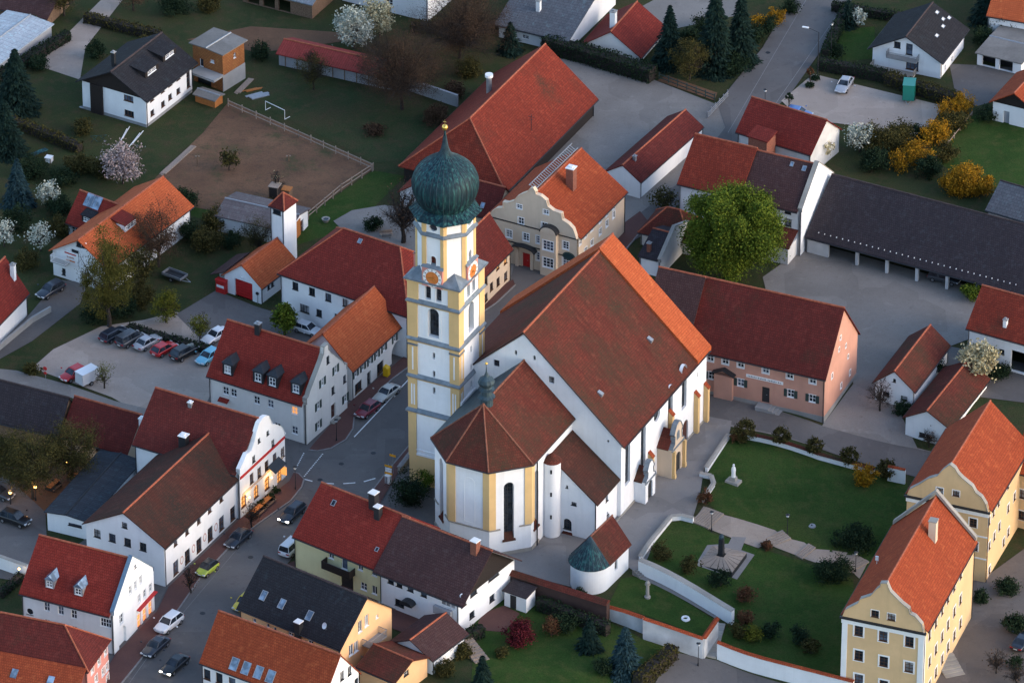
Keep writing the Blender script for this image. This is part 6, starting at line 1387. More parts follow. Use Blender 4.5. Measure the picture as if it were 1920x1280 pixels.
M['leaf_blue'] = leafm('blue_spruce_needles', [(.012, .030, .036), (.02, .045, .052), (.03, .06, .065)])
M['leaf_yellow'] = leafm('forsythia_blossom', [(.14, .085, .012), (.34, .16, .010), (.44, .22, .012)])
M['leaf_white'] = leafm('white_blossom', [(.30, .33, .27), (.45, .47, .40), (.58, .58, .50)])
M['leaf_cream'] = leafm('cream_blossom', [(.34, .29, .16), (.46, .41, .25), (.55, .50, .34)])
M['leaf_pink'] = leafm('pink_blossom', [(.22, .16, .16), (.34, .27, .26), (.44, .37, .36)])
M['leaf_maple'] = leafm('dark_red_leaves', [(.06, .008, .014), (.10, .014, .020), (.14, .02, .026)])
M['leaf_rust'] = leafm('rusty_leaves', [(.08, .03, .018), (.12, .05, .025), (.10, .07, .03)])
M['bark'] = plain('bark', (.045, .034, .028), .95, .4, scale=5)
M['bark_dark'] = plain('dark_bark', (.025, .02, .018), .95, .4, scale=5)
def quadmesh(name, C, sa, sb, mat, rng, A=None, B=None):
    n = len(C); a = rng.normal(size=(n, 3)) if A is None else A; a /= np.linalg.norm(a, axis=1)[:, None]+1e-9
    b = rng.normal(size=(n, 3)) if B is None else B; b = np.cross(a, b); b /= np.linalg.norm(b, axis=1)[:, None]+1e-9
    s = rng.uniform(.65, 1.3, (n, 1)); a = a*sa*s; b = b*sb*s
    V = np.stack([C-a, C-b, C+a, C+b], 1).reshape(-1, 3)
    me = bpy.data.meshes.new(name); me.vertices.add(4*n); me.vertices.foreach_set('co', V.astype(np.float32).ravel())
    me.loops.add(4*n); me.loops.foreach_set('vertex_index', np.arange(4*n, dtype=np.int32)); me.polygons.add(n); me.polygons.foreach_set('loop_start', np.arange(0, 4*n, 4, dtype=np.int32))
    me.update(calc_edges=True); me.materials.append(M[mat]); return me
def cloud(rng, n, R, cz, nclump, spread, shell=.5, lump=.18, lim=(.95, 1.5)):
    """leaf positions: clumps spread through an uneven ellipsoid"""
    d = rng.normal(size=(nclump, 3)); d /= np.linalg.norm(d, axis=1)[:, None]
    rad = rng.uniform(shell, 1, (nclump, 1))**.7*(1+rng.normal(0, lump, (nclump, 1)))
    K = d*rad*np.array(R)*.88; i = rng.integers(0, nclump, n); P = K[i]+rng.normal(size=(n, 3))*spread*rng.uniform(.5, 1.3, (nclump, 1))[i]
    P = P[np.linalg.norm(P/np.array(R), axis=1) < rng.uniform(*lim, len(P))]
    P[:, 2] += cz; return P, K+np.array((0, 0, cz))
def branches(rng, h, cz, K, r0, name, mat, nb=14, twigs=0, R=None):
    m = MB(); top = cz*.75; pts = [(0, 0, -.3)]
    for i in range(1, 5): t = i/4; pts.append((rng.normal(0, .05*h*t*.5), rng.normal(0, .05*h*t*.5), top*t))
    for i in range(4): m.tube(pts[i], pts[i+1], r0*(1-.17*i), r0*(1-.17*(i+1)), 7, cap=False)
    tips = []
    idx = rng.permutation(len(K))[:nb]
    for j in idx:
        k = Vector(K[j]); s0 = Vector(pts[2]).lerp(Vector(pts[4]), rng.uniform(0, 1)); mid = s0.lerp(k, .5)+Vector((rng.normal(0, .25), rng.normal(0, .25), abs(rng.normal(.1, .3))))
        m.tube(s0, mid, r0*.42, r0*.25, 5, cap=False); m.tube(mid, k, r0*.25, r0*.08, 5, cap=False); tips += [(s0, mid, r0*.3), (mid, k, r0*.18)]
    for _ in range(twigs):
        a, b, rr = tips[rng.integers(0, len(tips))]; p = a.lerp(b, rng.uniform(.2, 1)); L = rng.uniform(.5, 1.3)*(R or 3)*.32
        dv = ((b-a).normalized()*.6+Vector(rng.normal(0, .55, 3))+Vector((0, 0, .25))).normalized(); q = p+dv*L; m.tube(p, q, max(.012, rr*.3), .008, 3, cap=False)
        for __ in range(2):
            s = p.lerp(q, rng.uniform(.3, .9)); e = s+(dv+Vector(rng.normal(0, .5, 3))).normalized()*L*.55; m.tube(s, e, .014, .006, 3, cap=False)
    return m, tips
SEED = [7]
def plant(kind, px, py, h, r, label, name=None, cat='tree', group=None, leaf=None, dens=1.0, rz=None, trunk=None, ls=None):
    SEED[0] += 1; rng = np.random.default_rng(SEED[0]*101); p = G(px, py)
    nm = name or {'shrub': 'shrub', 'ball': 'clipped_tree', 'conifer': 'conifer', 'blossom': 'blossom_tree', 'bare': 'bare_tree', 'bud': 'budding_tree', 'broad': 'broadleaf_tree'}[kind]
    E = empty(nm, p, rng.uniform(0, 6), label, cat, group)
    def leaves(C, sa, sb, mat, A=None, B=None, name='crown'): return link(name, quadmesh(name, C, sa, sb, mat, rng, A, B), E)
    if kind == 'broad':
        ch = rz or h*.46; cz = h-ch; n = int(950*r*r*dens**1*.42); s = ls or .2
        C, K = cloud(rng, n, (r, r, ch), cz, int(11*r), .095*r+.22, .58, .11, (.92, 1.22)); C = C[C[:, 2] > .6]; C2, _ = cloud(rng, n//5, (r*.8, r*.8, ch*.8), cz, 40, .8, .2, .1); C = np.concatenate([C, C2])
        leaves(C, s*1.1, s*.9, leaf or 'leaf_green'); m, _ = branches(rng, h, cz, K, .05*h**.8+.05, 'trunk', 'bark', 16); m.build('trunk', M['bark'], E, True, uv=False)
    elif kind in ('bud', 'bare', 'blossom'):
        ch = rz or h*.42; cz = h-ch; K = cloud(rng, 10, (r, r, ch), cz, int(14+6*r), .1, .55)[1]
        m, tips = branches(rng, h, cz, K, trunk or (.035*h**.8+.03), 'trunk', 'bark', int(12+4*r), int({'bud': 90, 'bare': 420, 'blossom': 60}[kind]*max(1, r*.55)), r); m.build('trunk', M['bark_dark' if kind == 'bare' else 'bark'], E, uv=False)
        n = int({'bud': 260, 'bare': 120, 'blossom': 420}[kind]*r*r**.5*dens); C, _ = cloud(rng, n, (r, r, ch), cz, int(26+10*r), .13*r+.12, .35, .22); C = C[C[:, 2] > h*.12]
        s = ls or {'bud': .15, 'bare': .09, 'blossom': .14}[kind]; leaves(C, s*1.2, s*.75, leaf or {'bud': 'leaf_olive', 'bare': 'leaf_brown', 'blossom': 'leaf_white'}[kind])
    elif kind == 'conifer':
        n = int(1500*dens*max(.6, r*h*.11)); t = rng.uniform(0, 1, n)**1.4; tier = np.floor(t*h/.5)/(h/.5)+rng.uniform(0, .35, n)*.5/h
        a = rng.uniform(0, 2*pi, n); arm = 1+.16*np.sin(a*7+tier*90)+.1*np.sin(a*4+tier*31); rr = r*(1-tier)**.85*np.sqrt(rng.uniform(.12, 1, n))*arm
        C = np.stack([rr*np.cos(a), rr*np.sin(a), tier*h*.97+.25-rr*.22], 1); C[:, 2] = np.maximum(C[:, 2], .1)
        A = np.stack([np.cos(a), np.sin(a), -.45+0*a], 1)+rng.normal(0, .25, (n, 3)); s = ls or .22; leaves(C, s*1.5, s*.55, leaf or 'leaf_conifer', A, np.tile([0, 0, 1.0], (n, 1))+rng.normal(0, .4, (n, 3)))
        m = MB(); m.tube((0, 0, -.2), (0, 0, h*.95), .025*h+.05, .02, 7, cap=False); m.build('trunk', M['bark_dark'], E, uv=False)
    elif kind == 'ball':
        cz = h-r; C, K = cloud(rng, int(900*r*r*dens), (r, r, r*.92), cz, int(40*r), .14*r, .6, .1); leaves(C, .13, .085, leaf or 'leaf_olive')
        m, _ = branches(rng, h, cz, K, .09, 'trunk', 'bark', 8); m.build('trunk', M['bark'], E, uv=False)
    elif kind == 'shrub':
        ch = rz or h*.5; cz = h*.5; C, K = cloud(rng, int(900*r*r*dens)+160, (r, r, ch), cz, int(14+12*r), .16*r+.06, .35, .25); C[:, 2] = np.abs(C[:, 2])+.04; s = ls or .1; 
        leaves(C, s*1.2, s*.8, leaf or 'leaf_dark', name='foliage'); m = MB()
        for k in K[:9]: m.tube((0, 0, -.1), tuple(k), .035, .012, 4, cap=False)
        m.build('stems', M['bark'], E, uv=False)
    return E
def hedge(a, b, w, h, label, leaf='leaf_dark', dens=1.0):
    SEED[0] += 1; rng = np.random.default_rng(SEED[0]*77); p, q = G(*a), G(*b); d = (q-p).xy; L = d.length; E = empty('hedge', p, atan2(d.y, d.x), label, 'hedge')
    zq = q.z-p.z; m = MB(); k = .82; n = max(2, int(L/3))
    for i in range(n): m.box(L*i/n, L*(i+1)/n, -w/2*k, w/2*k, -.4+zq*i/n, h*.9+zq*i/n)
    m.build('core', M['bark_dark'], E, uv=False)
    cnt = int(L*(2*h+w)*26*dens); s = rng.uniform(-h, w+h, cnt); x = rng.uniform(0, L, cnt); y = np.where(s < 0, -w/2, np.where(s > w, w/2, s-w/2)); z = np.where(s < 0, h+s, np.where(s > w, h-(s-w), h))
    y = y+rng.normal(0, .09, cnt)*1.0; z = z+rng.normal(0, .09, cnt)+.12*np.sin(x*.9+1)*np.sin(x*.37)+zq*x/L; ex = rng.integers(0, 2, int((w*h)*30)); 
    C = np.stack([x, y, np.maximum(z, .03+zq*x/L)], 1); C2 = np.stack([ex*L+rng.normal(0, .06, len(ex)), rng.uniform(-w/2, w/2, len(ex)), rng.uniform(0, h, len(ex))+zq*ex], 1)
    link('foliage', quadmesh('foliage', np.concatenate([C, C2]), .15, .1, leaf, rng), E); return E
plant('broad', 1378, 524, 15.0, 6.9, 'big fresh green chestnut tree behind the pink house', dens=4.2, rz=7.2, ls=.115)
plant('bud', 205, 612, 15.5, 3.7, 'tall yellow green budding tree in front of the orange roofed house', leaf='leaf_willow', dens=13, rz=7.4, ls=.085)
plant('bud', 297, 500, 10, 3.6, 'thin brownish tree beside the orange roofed house', leaf='leaf_brown', dens=7, rz=4.6, ls=.07)
plant('bud', 262, 545, 7, 2.6, 'low dull green tree behind the tall yellow green tree', leaf='leaf_olive', dens=2.0)
plant('blossom', 230, 345, 6.2, 3.0, 'pink white blossoming tree beside the white house with black roof', leaf='leaf_pink', dens=1.7)
plant('blossom', 95, 388, 4.2, 1.7, 'small pale blossoming tree in the dark garden', leaf='leaf_white', dens=.9)
plant('blossom', 76, 470, 4.4, 1.9, 'pale blossoming tree left of the scaffolded gable', leaf='leaf_white', dens=.6)
plant('blossom', 8, 462, 4.2, 1.8, 'pale grey blossoming tree beside the far red roof', leaf='leaf_white', dens=.6)
plant('blossom', 664, 92, 6.6, 3.0, 'bluish white blossoming tree in front of the cream blossoming one', leaf='leaf_white', dens=2.2)
plant('blossom', 712, 70, 6.2, 2.9, 'cream white blossoming tree behind the red corrugated shed', leaf='leaf_cream', dens=1.6)
plant('bare', 754, 205, 11.5, 7.6, 'wide bare brown tree in front of the red corrugated shed', dens=22, trunk=.3, ls=.05)
plant('bare', 862, 110, 10, 7.4, 'big bare reddish brown tree behind the wide bare tree', dens=22, ls=.05)
plant('bare', 588, 168, 6, 2.8, 'small bare tree before the red corrugated shed', dens=14, leaf='leaf_olive', ls=.05)
plant('bare', 756, 455, 9.5, 4.2, 'dark leafless tree with thick trunk beside the round court', dens=.6, trunk=.38)
plant('bare', 487, 482, 6, 2.6, 'thin bare tree in front of the striped roof shed', dens=12, leaf='leaf_olive', ls=.05)
plant('shrub', 432, 462, 2.2, 1.6, 'dark green shrub in front of the striped roof shed', cat='shrub')
plant('shrub', 400, 430, 3.2, 2.0, 'olive shrub beside the striped roof shed', cat='shrub', leaf='leaf_olive')
plant('conifer', 957, 98, 4.8, 1.9, 'small dark conifer beside the grey roofed white house')
plant('conifer', 1255, 122, 9.8, 2.6, 'dark pointed conifer beside the small red roofed house')
plant('conifer', 1340, 132, 14, 3.2, 'tallest dark conifer by the road')
plant('conifer', 1388, 118, 12, 2.7, 'dark conifer behind the roadside shrubs')
plant('bud', 1293, 150, 6, 2.7, 'round brownish shrub tree in front of the dark conifers', leaf='leaf_olive', dens=9, ls=.08)
plant('shrub', 1375, 135, 2.8, 2.4, 'dark green roadside shrub below the conifers', cat='shrub')
plant('shrub', 1410, 80, 2.8, 2.2, 'dark shrub between the conifers and the road', cat='shrub')
plant('shrub', 1420, 62, 2.6, 1.7, 'yellow forsythia behind the conifers', cat='shrub', leaf='leaf_yellow', name='forsythia')
plant('shrub', 1455, 45, 2.4, 1.3, 'small yellow forsythia at the roadside', cat='shrub', leaf='leaf_yellow', name='forsythia')
plant('shrub', 1442, 65, 3.0, 1.4, 'dark green bush between the two yellow forsythias', cat='shrub')
hedge((1022, 92), (1224, 152), 2.4, 2.3, 'long clipped dark hedge between the barn yard and the white houses', 'leaf_dark')
hedge((1535, 128), (1662, 152), 1.6, 1.7, 'dark hedge in front of the white house above the gravel lot', 'leaf_dark')
hedge((1662, 156), (1800, 200), 1.8, 1.8, 'dark hedge behind the green container', 'leaf_olive')
hedge((1590, 20), (1548, 110), 1.3, 1.6, 'dark roadside hedge beside the small lawn', 'leaf_dark')
plant('conifer', 1590, 50, 4.6, 1.4, 'dark columnar conifer beside the white blossoming shrub', ls=.18)
plant('blossom', 1608, 50, 3, 1.2, 'white blossoming shrub beside the black roofed house', dens=1.2)
plant('shrub', 1566, 105, 2.4, 1.5, 'round dark bush at the driveway entrance', cat='shrub')
plant('shrub', 1802, 360, 3.6, 2.8, 'large bright yellow forsythia behind the long barn', cat='shrub', leaf='leaf_yellow', name='forsythia', dens=3, ls=.1)
plant('shrub', 1845, 365, 2.8, 1.7, 'smaller yellow forsythia beside the large one behind the long barn', cat='shrub', leaf='leaf_yellow', name='forsythia')
plant('shrub', 1755, 268, 3.6, 2.2, 'yellow forsythia at the end of the thin pale fence', cat='shrub', leaf='leaf_yellow', name='forsythia')
plant('shrub', 1720, 308, 3.6, 2.0, 'yellow forsythia between olive bushes', cat='shrub', leaf='leaf_yellow', name='forsythia')
plant('shrub', 1688, 318, 3.0, 1.8, 'dull orange forsythia half hidden by olive bushes', cat='shrub', leaf='leaf_yellow', name='forsythia', dens=.45)
plant('shrub', 1803, 212, 3.0, 1.9, 'yellow green forsythia by the gravel lot corner', cat='shrub', leaf='leaf_yellow', name='forsythia', dens=.6)
plant('shrub', 1775, 222, 2.8, 1.7, 'half faded forsythia beside the gravel lot', cat='shrub', leaf='leaf_yellow', name='forsythia', dens=.4)
TH_L = ['tall olive bush beside the white blossoming tree in the thicket', 'broad olive bush behind the dull orange forsythia', 'olive bush at the gravel edge of the thicket', 'dark green bush between two yellow forsythias by the barn ridge', 'dark bush behind the roof ridge of the long barn', 'olive bush against the thin pale fence', 'olive bush between the fence end and the gravel lot', 'small dark bush at the gravel lot corner', 'low olive bush beside the yellow green forsythia']
for i, (x, y, hh, r, lf) in enumerate(((1640, 285, 4.2, 2.8, 'leaf_olive'), (1672, 280, 3.8, 2.6, 'leaf_olive'), (1695, 265, 3, 2.0, 'leaf_olive'), (1740, 330, 3.2, 2.2, 'leaf_dark'), (1640, 318, 3.4, 2.2, 'leaf_dark'), (1775, 300, 2.6, 1.8, 'leaf_olive'), (1780, 245, 2.8, 2.0, 'leaf_olive'), (1725, 262, 2.2, 1.6, 'leaf_dark'), (1800, 240, 2.4, 1.6, 'leaf_olive'))):
    plant('shrub', x, y, hh, r, TH_L[i], cat='shrub', leaf=lf, group='bushes of the thicket', dens=.9)
plant('blossom', 1612, 285, 4.6, 2.1, 'white blossoming tree behind the farm buildings', dens=1.3)
plant('blossom', 1540, 300, 4.2, 1.8, 'cream blossoming tree at the gable of the farm annex', leaf='leaf_cream', dens=1.2)
plant('blossom', 1836, 712, 5.6, 2.5, 'cream white blossoming tree before the white farm building', leaf='leaf_cream', dens=3.0, ls=.17)
plant('shrub', 1872, 705, 1.6, 1.8, 'dark shrubs beside the farm building door', cat='shrub')
plant('shrub', 1760, 700, 2.0, .9, 'dark upright shrub between cottage and farm building', cat='shrub')
plant('shrub', 1690, 775, 1.9, 1.2, 'dark green bush at the cottage corner', cat='shrub')
plant('bare', 1650, 770, 5.0, 1.9, 'thin bare tree against the cottage gable', dens=.5)
plant('bare', 1742, 838, 3.0, 1.3, 'espalier tree trained on the white shed gable', dens=.3)
for x, y in ((1465, 838), (1527, 855), (1592, 874)): plant('ball', x, y, 3.0, 1.3, 'clipped round tree in the row along the garden wall', group='clipped garden trees', leaf='leaf_olive')
plant('ball', 1395, 826, 3.2, 1.6, 'wide clipped tree at the garden corner next to the orange bush', leaf='leaf_olive')
plant('shrub', 1383, 826, 1.8, 1.0, 'orange brown bush under the corner clipped tree', cat='shrub', leaf='leaf_rust')
plant('ball', 1662, 896, 2.9, 1.4, 'clipped round tree beside the tall wall stub', leaf='leaf_olive')
plant('shrub', 1621, 908, 3.0, 1.55, 'golden yellow bush between two clipped trees at the garden wall', cat='shrub', leaf='leaf_yellow', dens=1.2)
plant('shrub', 1323, 942, 1.8, 1.0, 'rusty brown bush on the low wall beside the church path', cat='shrub', leaf='leaf_rust')
LL = ['olive shrub in the corner of the low curved wall', 'olive shrub left of the memorial', 'dark shrub below the memorial square', 'rusty shrub beside the long sloping wall', 'rusty shrub at the foot of the sloping wall', 'olive shrub at the head of the steep stairs', 'light yellow green shrub behind the street wall', 'dark shrub next to the yellow green shrub', 'dark wide shrub behind the street wall near the manor house', 'olive shrub closest to the tall manor house']
for x, y, r, lf in ((1240, 1048, 1.3, 'leaf_olive'), (1292, 1072, 1.3, 'leaf_olive'), (1350, 1098, 1.5, 'leaf_dark'), (1398, 1128, 1.3, 'leaf_rust'), (1398, 1168, 1.1, 'leaf_rust'), (1382, 1195, 1.2, 'leaf_olive'), (1412, 1200, 1.3, 'leaf_spring'), (1445, 1195, 1.4, 'leaf_dark'), (1498, 1205, 1.5, 'leaf_dark'), (1520, 1225, 1.2, 'leaf_olive')):
    plant('shrub', x, y, 1.7+r*.4, r, LL.pop(0), cat='shrub', leaf=lf, group='shrubs of the lower lawn', dens=.8)
plant('shrub', 1436, 1026, .9, .9, 'small rusty shrub beside the garden steps', cat='shrub', leaf='leaf_rust')
plant('shrub', 1562, 1085, 2.8, 2.6, 'large dark bush below the garden path', cat='shrub')
plant('shrub', 1600, 1025, 2.6, 2.6, 'large dark bush above the garden path', cat='shrub')
plant('shrub', 973, 1205, 3.2, 2.0, 'dark red leaved maple in the backyard lawn', cat='tree', leaf='leaf_maple', name='red_maple', dens=1.3)
plant('shrub', 1035, 1190, 2.6, 1.1, 'pale pinkish shrub beside the red maple', cat='shrub', leaf='leaf_rust')
plant('conifer', 1172, 1262, 7.0, 2.4, 'blue spruce in the backyard corner', leaf='leaf_blue')
plant('conifer', 905, 1290, 5, 1.4, 'dark slim conifer at the backyard edge')
plant('conifer', 1105, 1215, 4.2, 1.7, 'dark green conifer below the dark brick wall', leaf='leaf_conifer')
plant('shrub', 1060, 1180, 2.4, 1.7, 'dark green shrub below the dark brick wall', cat='shrub')
plant('shrub', 870, 1230, 1.6, 1.4, 'olive shrub beside the wooden garden steps', cat='shrub', leaf='leaf_olive')
plant('shrub', 835, 1262, 1.6, 1.5, 'dull green shrub behind the peach garage', cat='shrub', leaf='leaf_olive')
hedge((1010, 1140), (1140, 1190), 1.3, 1.7, 'dark hedge below the brick wall', 'leaf_dark')
hedge((1195, 1290), (1262, 1232), 1.6, 2.0, 'olive clipped hedge along the street corner', 'leaf_olive')
hedge((870, 1205), (905, 1190), 1.2, 1.6, 'dark hedge beside the white house gable', 'leaf_dark')
plant('shrub', 766, 945, 4.4, 2.4, 'dark green bush at the foot of the church tower', cat='shrub')
plant('shrub', 797, 925, 3.6, 1.6, 'lighter green bush against the yellow tower base', cat='shrub', leaf='leaf_green', dens=.5)
plant('bud', 135, 905, 9.5, 4.1, 'olive budding tree over the beer garden beside the red roofs', dens=8, ls=.08, leaf='leaf_olive')
plant('bud', 62, 935, 9.2, 4.3, 'olive budding tree over the beer garden beside the parking yard', dens=8, ls=.08, leaf='leaf_olive')
plant('bud', 20, 905, 7, 3.2, 'dull budding tree behind the parked black car', dens=9, ls=.085)
plant('bud', 312, 605, 4.8, 2.0, 'small yellow green tree beside the car park hedge', leaf='leaf_spring', dens=7, ls=.08)
plant('bud', 376, 642, 4.8, 1.5, 'young yellow green tree at the end of the parked cars', leaf='leaf_spring', dens=4, ls=.08)
plant('bud', 196, 728, 4.0, 1.5, 'young thin tree beside the white trailer', leaf='leaf_spring', dens=2, ls=.06)
plant('broad', 533, 628, 4.8, 1.8, 'small fresh green tree in front of the large white house', leaf='leaf_green', dens=1.8, ls=.15)
hedge((240, 618), (392, 662), 1.2, .9, 'low dark hedge behind the row of parked cars', 'leaf_dark')
plant('conifer', 32, 205, 10, 3.4, 'large dark conifer in the upper garden', dens=1.2)
plant('conifer', 12, 285, 8.5, 3.0, 'large dark conifer at the garden edge', dens=1.2)
plant('conifer', 35, 385, 7.2, 2.4, 'bluish dark conifer above the far red roof', leaf='leaf_blue')
plant('shrub', 75, 130, 2.2, 1.5, 'dark round bush on the upper lawn', cat='shrub')
plant('shrub', 178, 108, 2.6, 1.6, 'dark round bush behind the black roofed house', cat='shrub')
plant('shrub', 490, 108, 2.4, 1.6, 'dark bush beside the orange brick annex', cat='shrub')
plant('bud', 430, 320, 3.2, 1.7, 'young green tree standing in the brown paddock', leaf='leaf_olive', dens=1.2)
plant('shrub', 110, 400, 2.4, 2.0, 'dark bush behind the solar roof', cat='shrub')
plant('shrub', 190, 330, 2.2, 2.0, 'dull olive shrub beside the pink white blossoming tree', cat='shrub', leaf='leaf_olive')
hedge((-10, 222), (150, 285), 1.4, 1.4, 'long olive hedge across the upper garden', 'leaf_olive')
hedge((-10, 158), (128, 74), 1.4, 1.5, 'tall dark hedge in front of the pale corrugated shed', 'leaf_dark')
hedge((160, 40), (300, 75), 1.4, 1.4, 'olive hedge beside the upper driveway', 'leaf_olive')
hedge((0, 1120), (40, 1085), 1.0, 1.0, 'small dark hedge below the white yard wall', 'leaf_dark')
plant('shrub', 700, 430, 1.8, 1.4, 'dark low shrub on the round court', cat='shrub')
plant('shrub', 1890, 1108, 1.6, 1.7, 'dark shrub bed in the manor yard', cat='shrub')
plant('shrub', 1840, 1128, 1.6, 1.2, 'dark shrub at the manor house corner', cat='shrub')
plant('shrub', 1905, 1180, 2.0, 1.9, 'large dark shrub beside the manor yard path', cat='shrub')
plant('bare', 1868, 1262, 3.4, 1.7, 'bare thorny shrub in the manor yard', dens=.5)
plant('bare', 1905, 1285, 3.0, 1.6, 'bare shrub at the edge of the manor yard', dens=.5)
plant('bud', 1245, 395, 3.6, 2.2, 'grey green bare shrub beside the white shed', dens=1.0)
plant('bare', 357, 1112, 4.2, 1.1, 'thin leafless street tree in front of the long inn', dens=1.0, leaf='leaf_rust')
plant('bare', 472, 990, 4.0, 1.2, 'reddish leafless street tree before the lit inn facade', dens=1.5, leaf='leaf_rust')

# fuller gardens at the upper left and along the far edge
for px, py, hh, r, lf, lab in ((60, 60, 2.6, 1.8, 'leaf_dark', 'dark bush beside the upper driveway'), (330, 25, 3.0, 2.4, 'leaf_dark', 'dark bush in the far garden behind the annex'), (390, 20, 2.6, 2.0, 'leaf_olive', 'olive bush in the far garden behind the annex'), (275, 95, 2.2, 1.6, 'leaf_olive', 'olive bush behind the black roof'), (155, 250, 2.0, 1.7, 'leaf_olive', 'olive bush on the lawn edge below the white house'), (150, 320, 2.4, 2.2, 'leaf_olive', 'wide olive bush above the solar roof wing'), (60, 330, 3.0, 2.4, 'leaf_dark', 'dark bush below the garden table'), (120, 345, 2.4, 2.0, 'leaf_dark', 'dark bush beside the small pale blossoming tree'), (30, 430, 3.2, 2.4, 'leaf_dark', 'dark bush between the pale blossoming trees'), (110, 440, 2.6, 2.0, 'leaf_olive', 'olive bush left of the solar roof wing'), (50, 500, 2.4, 2.0, 'leaf_olive', 'olive bush beside the white chimney'), (230, 590, 3.0, 2.4, 'leaf_dark', 'dark undergrowth below the tall yellow green tree'), (262, 570, 2.6, 2.2, 'leaf_olive', 'olive undergrowth beside the tall yellow green tree'), (180, 600, 2.4, 2.0, 'leaf_dark', 'dark undergrowth by the lane'), (390, 470, 3.4, 2.4, 'leaf_olive', 'olive thicket beside the fire station lawn'), (355, 450, 2.8, 2.0, 'leaf_dark', 'dark thicket behind the thin brownish tree'), (500, 395, 1.6, 1.3, 'leaf_olive', 'low olive weeds behind the striped roof shed'), (350, 385, 2.4, 1.8, 'leaf_dark', 'dark bush at the end of the bright orange roof'), (880, 140, 2.2, 2.2, 'leaf_olive', 'olive bush behind the barn'), (850, 180, 2.0, 1.8, 'leaf_brown', 'brown scrub at the end of the grey wall'), (820, 230, 2.4, 2.2, 'leaf_brown', 'brown scrub beside the barn eaves'), (700, 250, 1.2, 1.6, 'leaf_brown', 'low brown scrub in the meadow'), (1330, 60, 2.6, 2.4, 'leaf_dark', 'dark bush at the feet of the conifers'), (1290, 85, 2.6, 2.0, 'leaf_dark', 'dark bush between the pointed conifer and the tall one'), (1480, 25, 2.2, 1.6, 'leaf_dark', 'dark roadside bush above the small forsythia'), (1880, 60, 3.4, 2.6, 'leaf_conifer', 'dark tree mass below the orange roof'), (1840, 80, 2.4, 1.8, 'leaf_dark', 'dark bush beside the double garage'), (1850, 225, 1.8, 1.6, 'leaf_dark', 'dark bush at the cottage lawn corner'), (1825, 560, 2.4, 1.8, 'leaf_green', 'green bush at the end of the long barn'), (1905, 1250, 1.4, 1.2, 'leaf_dark', 'dark low bush in the manor yard'), (940, 1230, 1.2, 1.0, 'leaf_olive', 'low olive plant at the terrace edge'), (1130, 1260, 1.8, 1.5, 'leaf_dark', 'dark bush beside the blue spruce'), (60, 700, 1.2, 1.4, 'leaf_olive', 'low olive bush by the footpath'), (1085, 1120, 1.2, 1.0, 'leaf_dark', 'dark ivy bush against the brick wall foot')):
    plant('shrub', px, py, hh, r, lab, cat='shrub', leaf=lf, dens=.8)
plant('bud', 120, 30, 7, 3.0, 'bare budding tree beside the upper driveway', dens=5, ls=.07)
plant('bud', 250, 20, 6, 2.6, 'budding tree in the far garden', dens=5, ls=.07, leaf='leaf_brown')
plant('conifer', 1850, 40, 7, 2.6, 'dark conifer below the bright orange far roof')
hedge((770, 60), (935, 60), 1.4, 1.6, 'olive hedge behind the bare reddish tree', 'leaf_olive')
hedge((1690, 40), (1560, 20), 1.2, 1.4, 'dark hedge behind the black roofed house garden', 'leaf_dark')
# ================================================================ vehicles
def paint(name, c, metal=.15):
    m = N(name); m.b.inputs['Base Color'].default_value = (*c, 1); m.b.inputs['Metallic'].default_value = metal; m.b.inputs['Roughness'].default_value = .32
    m.b.inputs['Coat Weight'].default_value = .6; m.b.inputs['Coat Roughness'].default_value = .1; m.b.inputs['Specular IOR Level'].default_value = .4; return m.mat
PAINT = {k: paint(k+'_car_paint', c) for k, c in dict(white=(.66, .67, .70), silver=(.34, .35, .38), red=(.42, .012, .016), bordeaux=(.16, .010, .022), black=(.010, .011, .014), navy=(.014, .02, .034), slate=(.05, .056, .066), lime=(.34, .42, .05), yellow=(.60, .46, .03), champagne=(.42, .40, .36), cyan=(.15, .42, .55), blue=(.07, .15, .36), green=(.012, .20, .15)).items()}
M['car_glass'] = glassm('car_glass', (.012, .016, .022), .06); M['tyre'] = plain('tyre_rubber', (.014, .014, .015), .9); M['rim'] = plain('alloy_rim', (.3, .3, .32), .35, .1, .7)
M['lamp_clear'] = plain('headlamp_glass', (.5, .52, .55), .2); M['lamp_on'] = emis('lit_headlamp', (1, .93, .82), 3.5); M['lamp_red'] = plain('tail_lamp', (.30, .012, .012), .3); M['plate'] = plain('number_plate', (.6, .6, .58), .6)
_car = {}
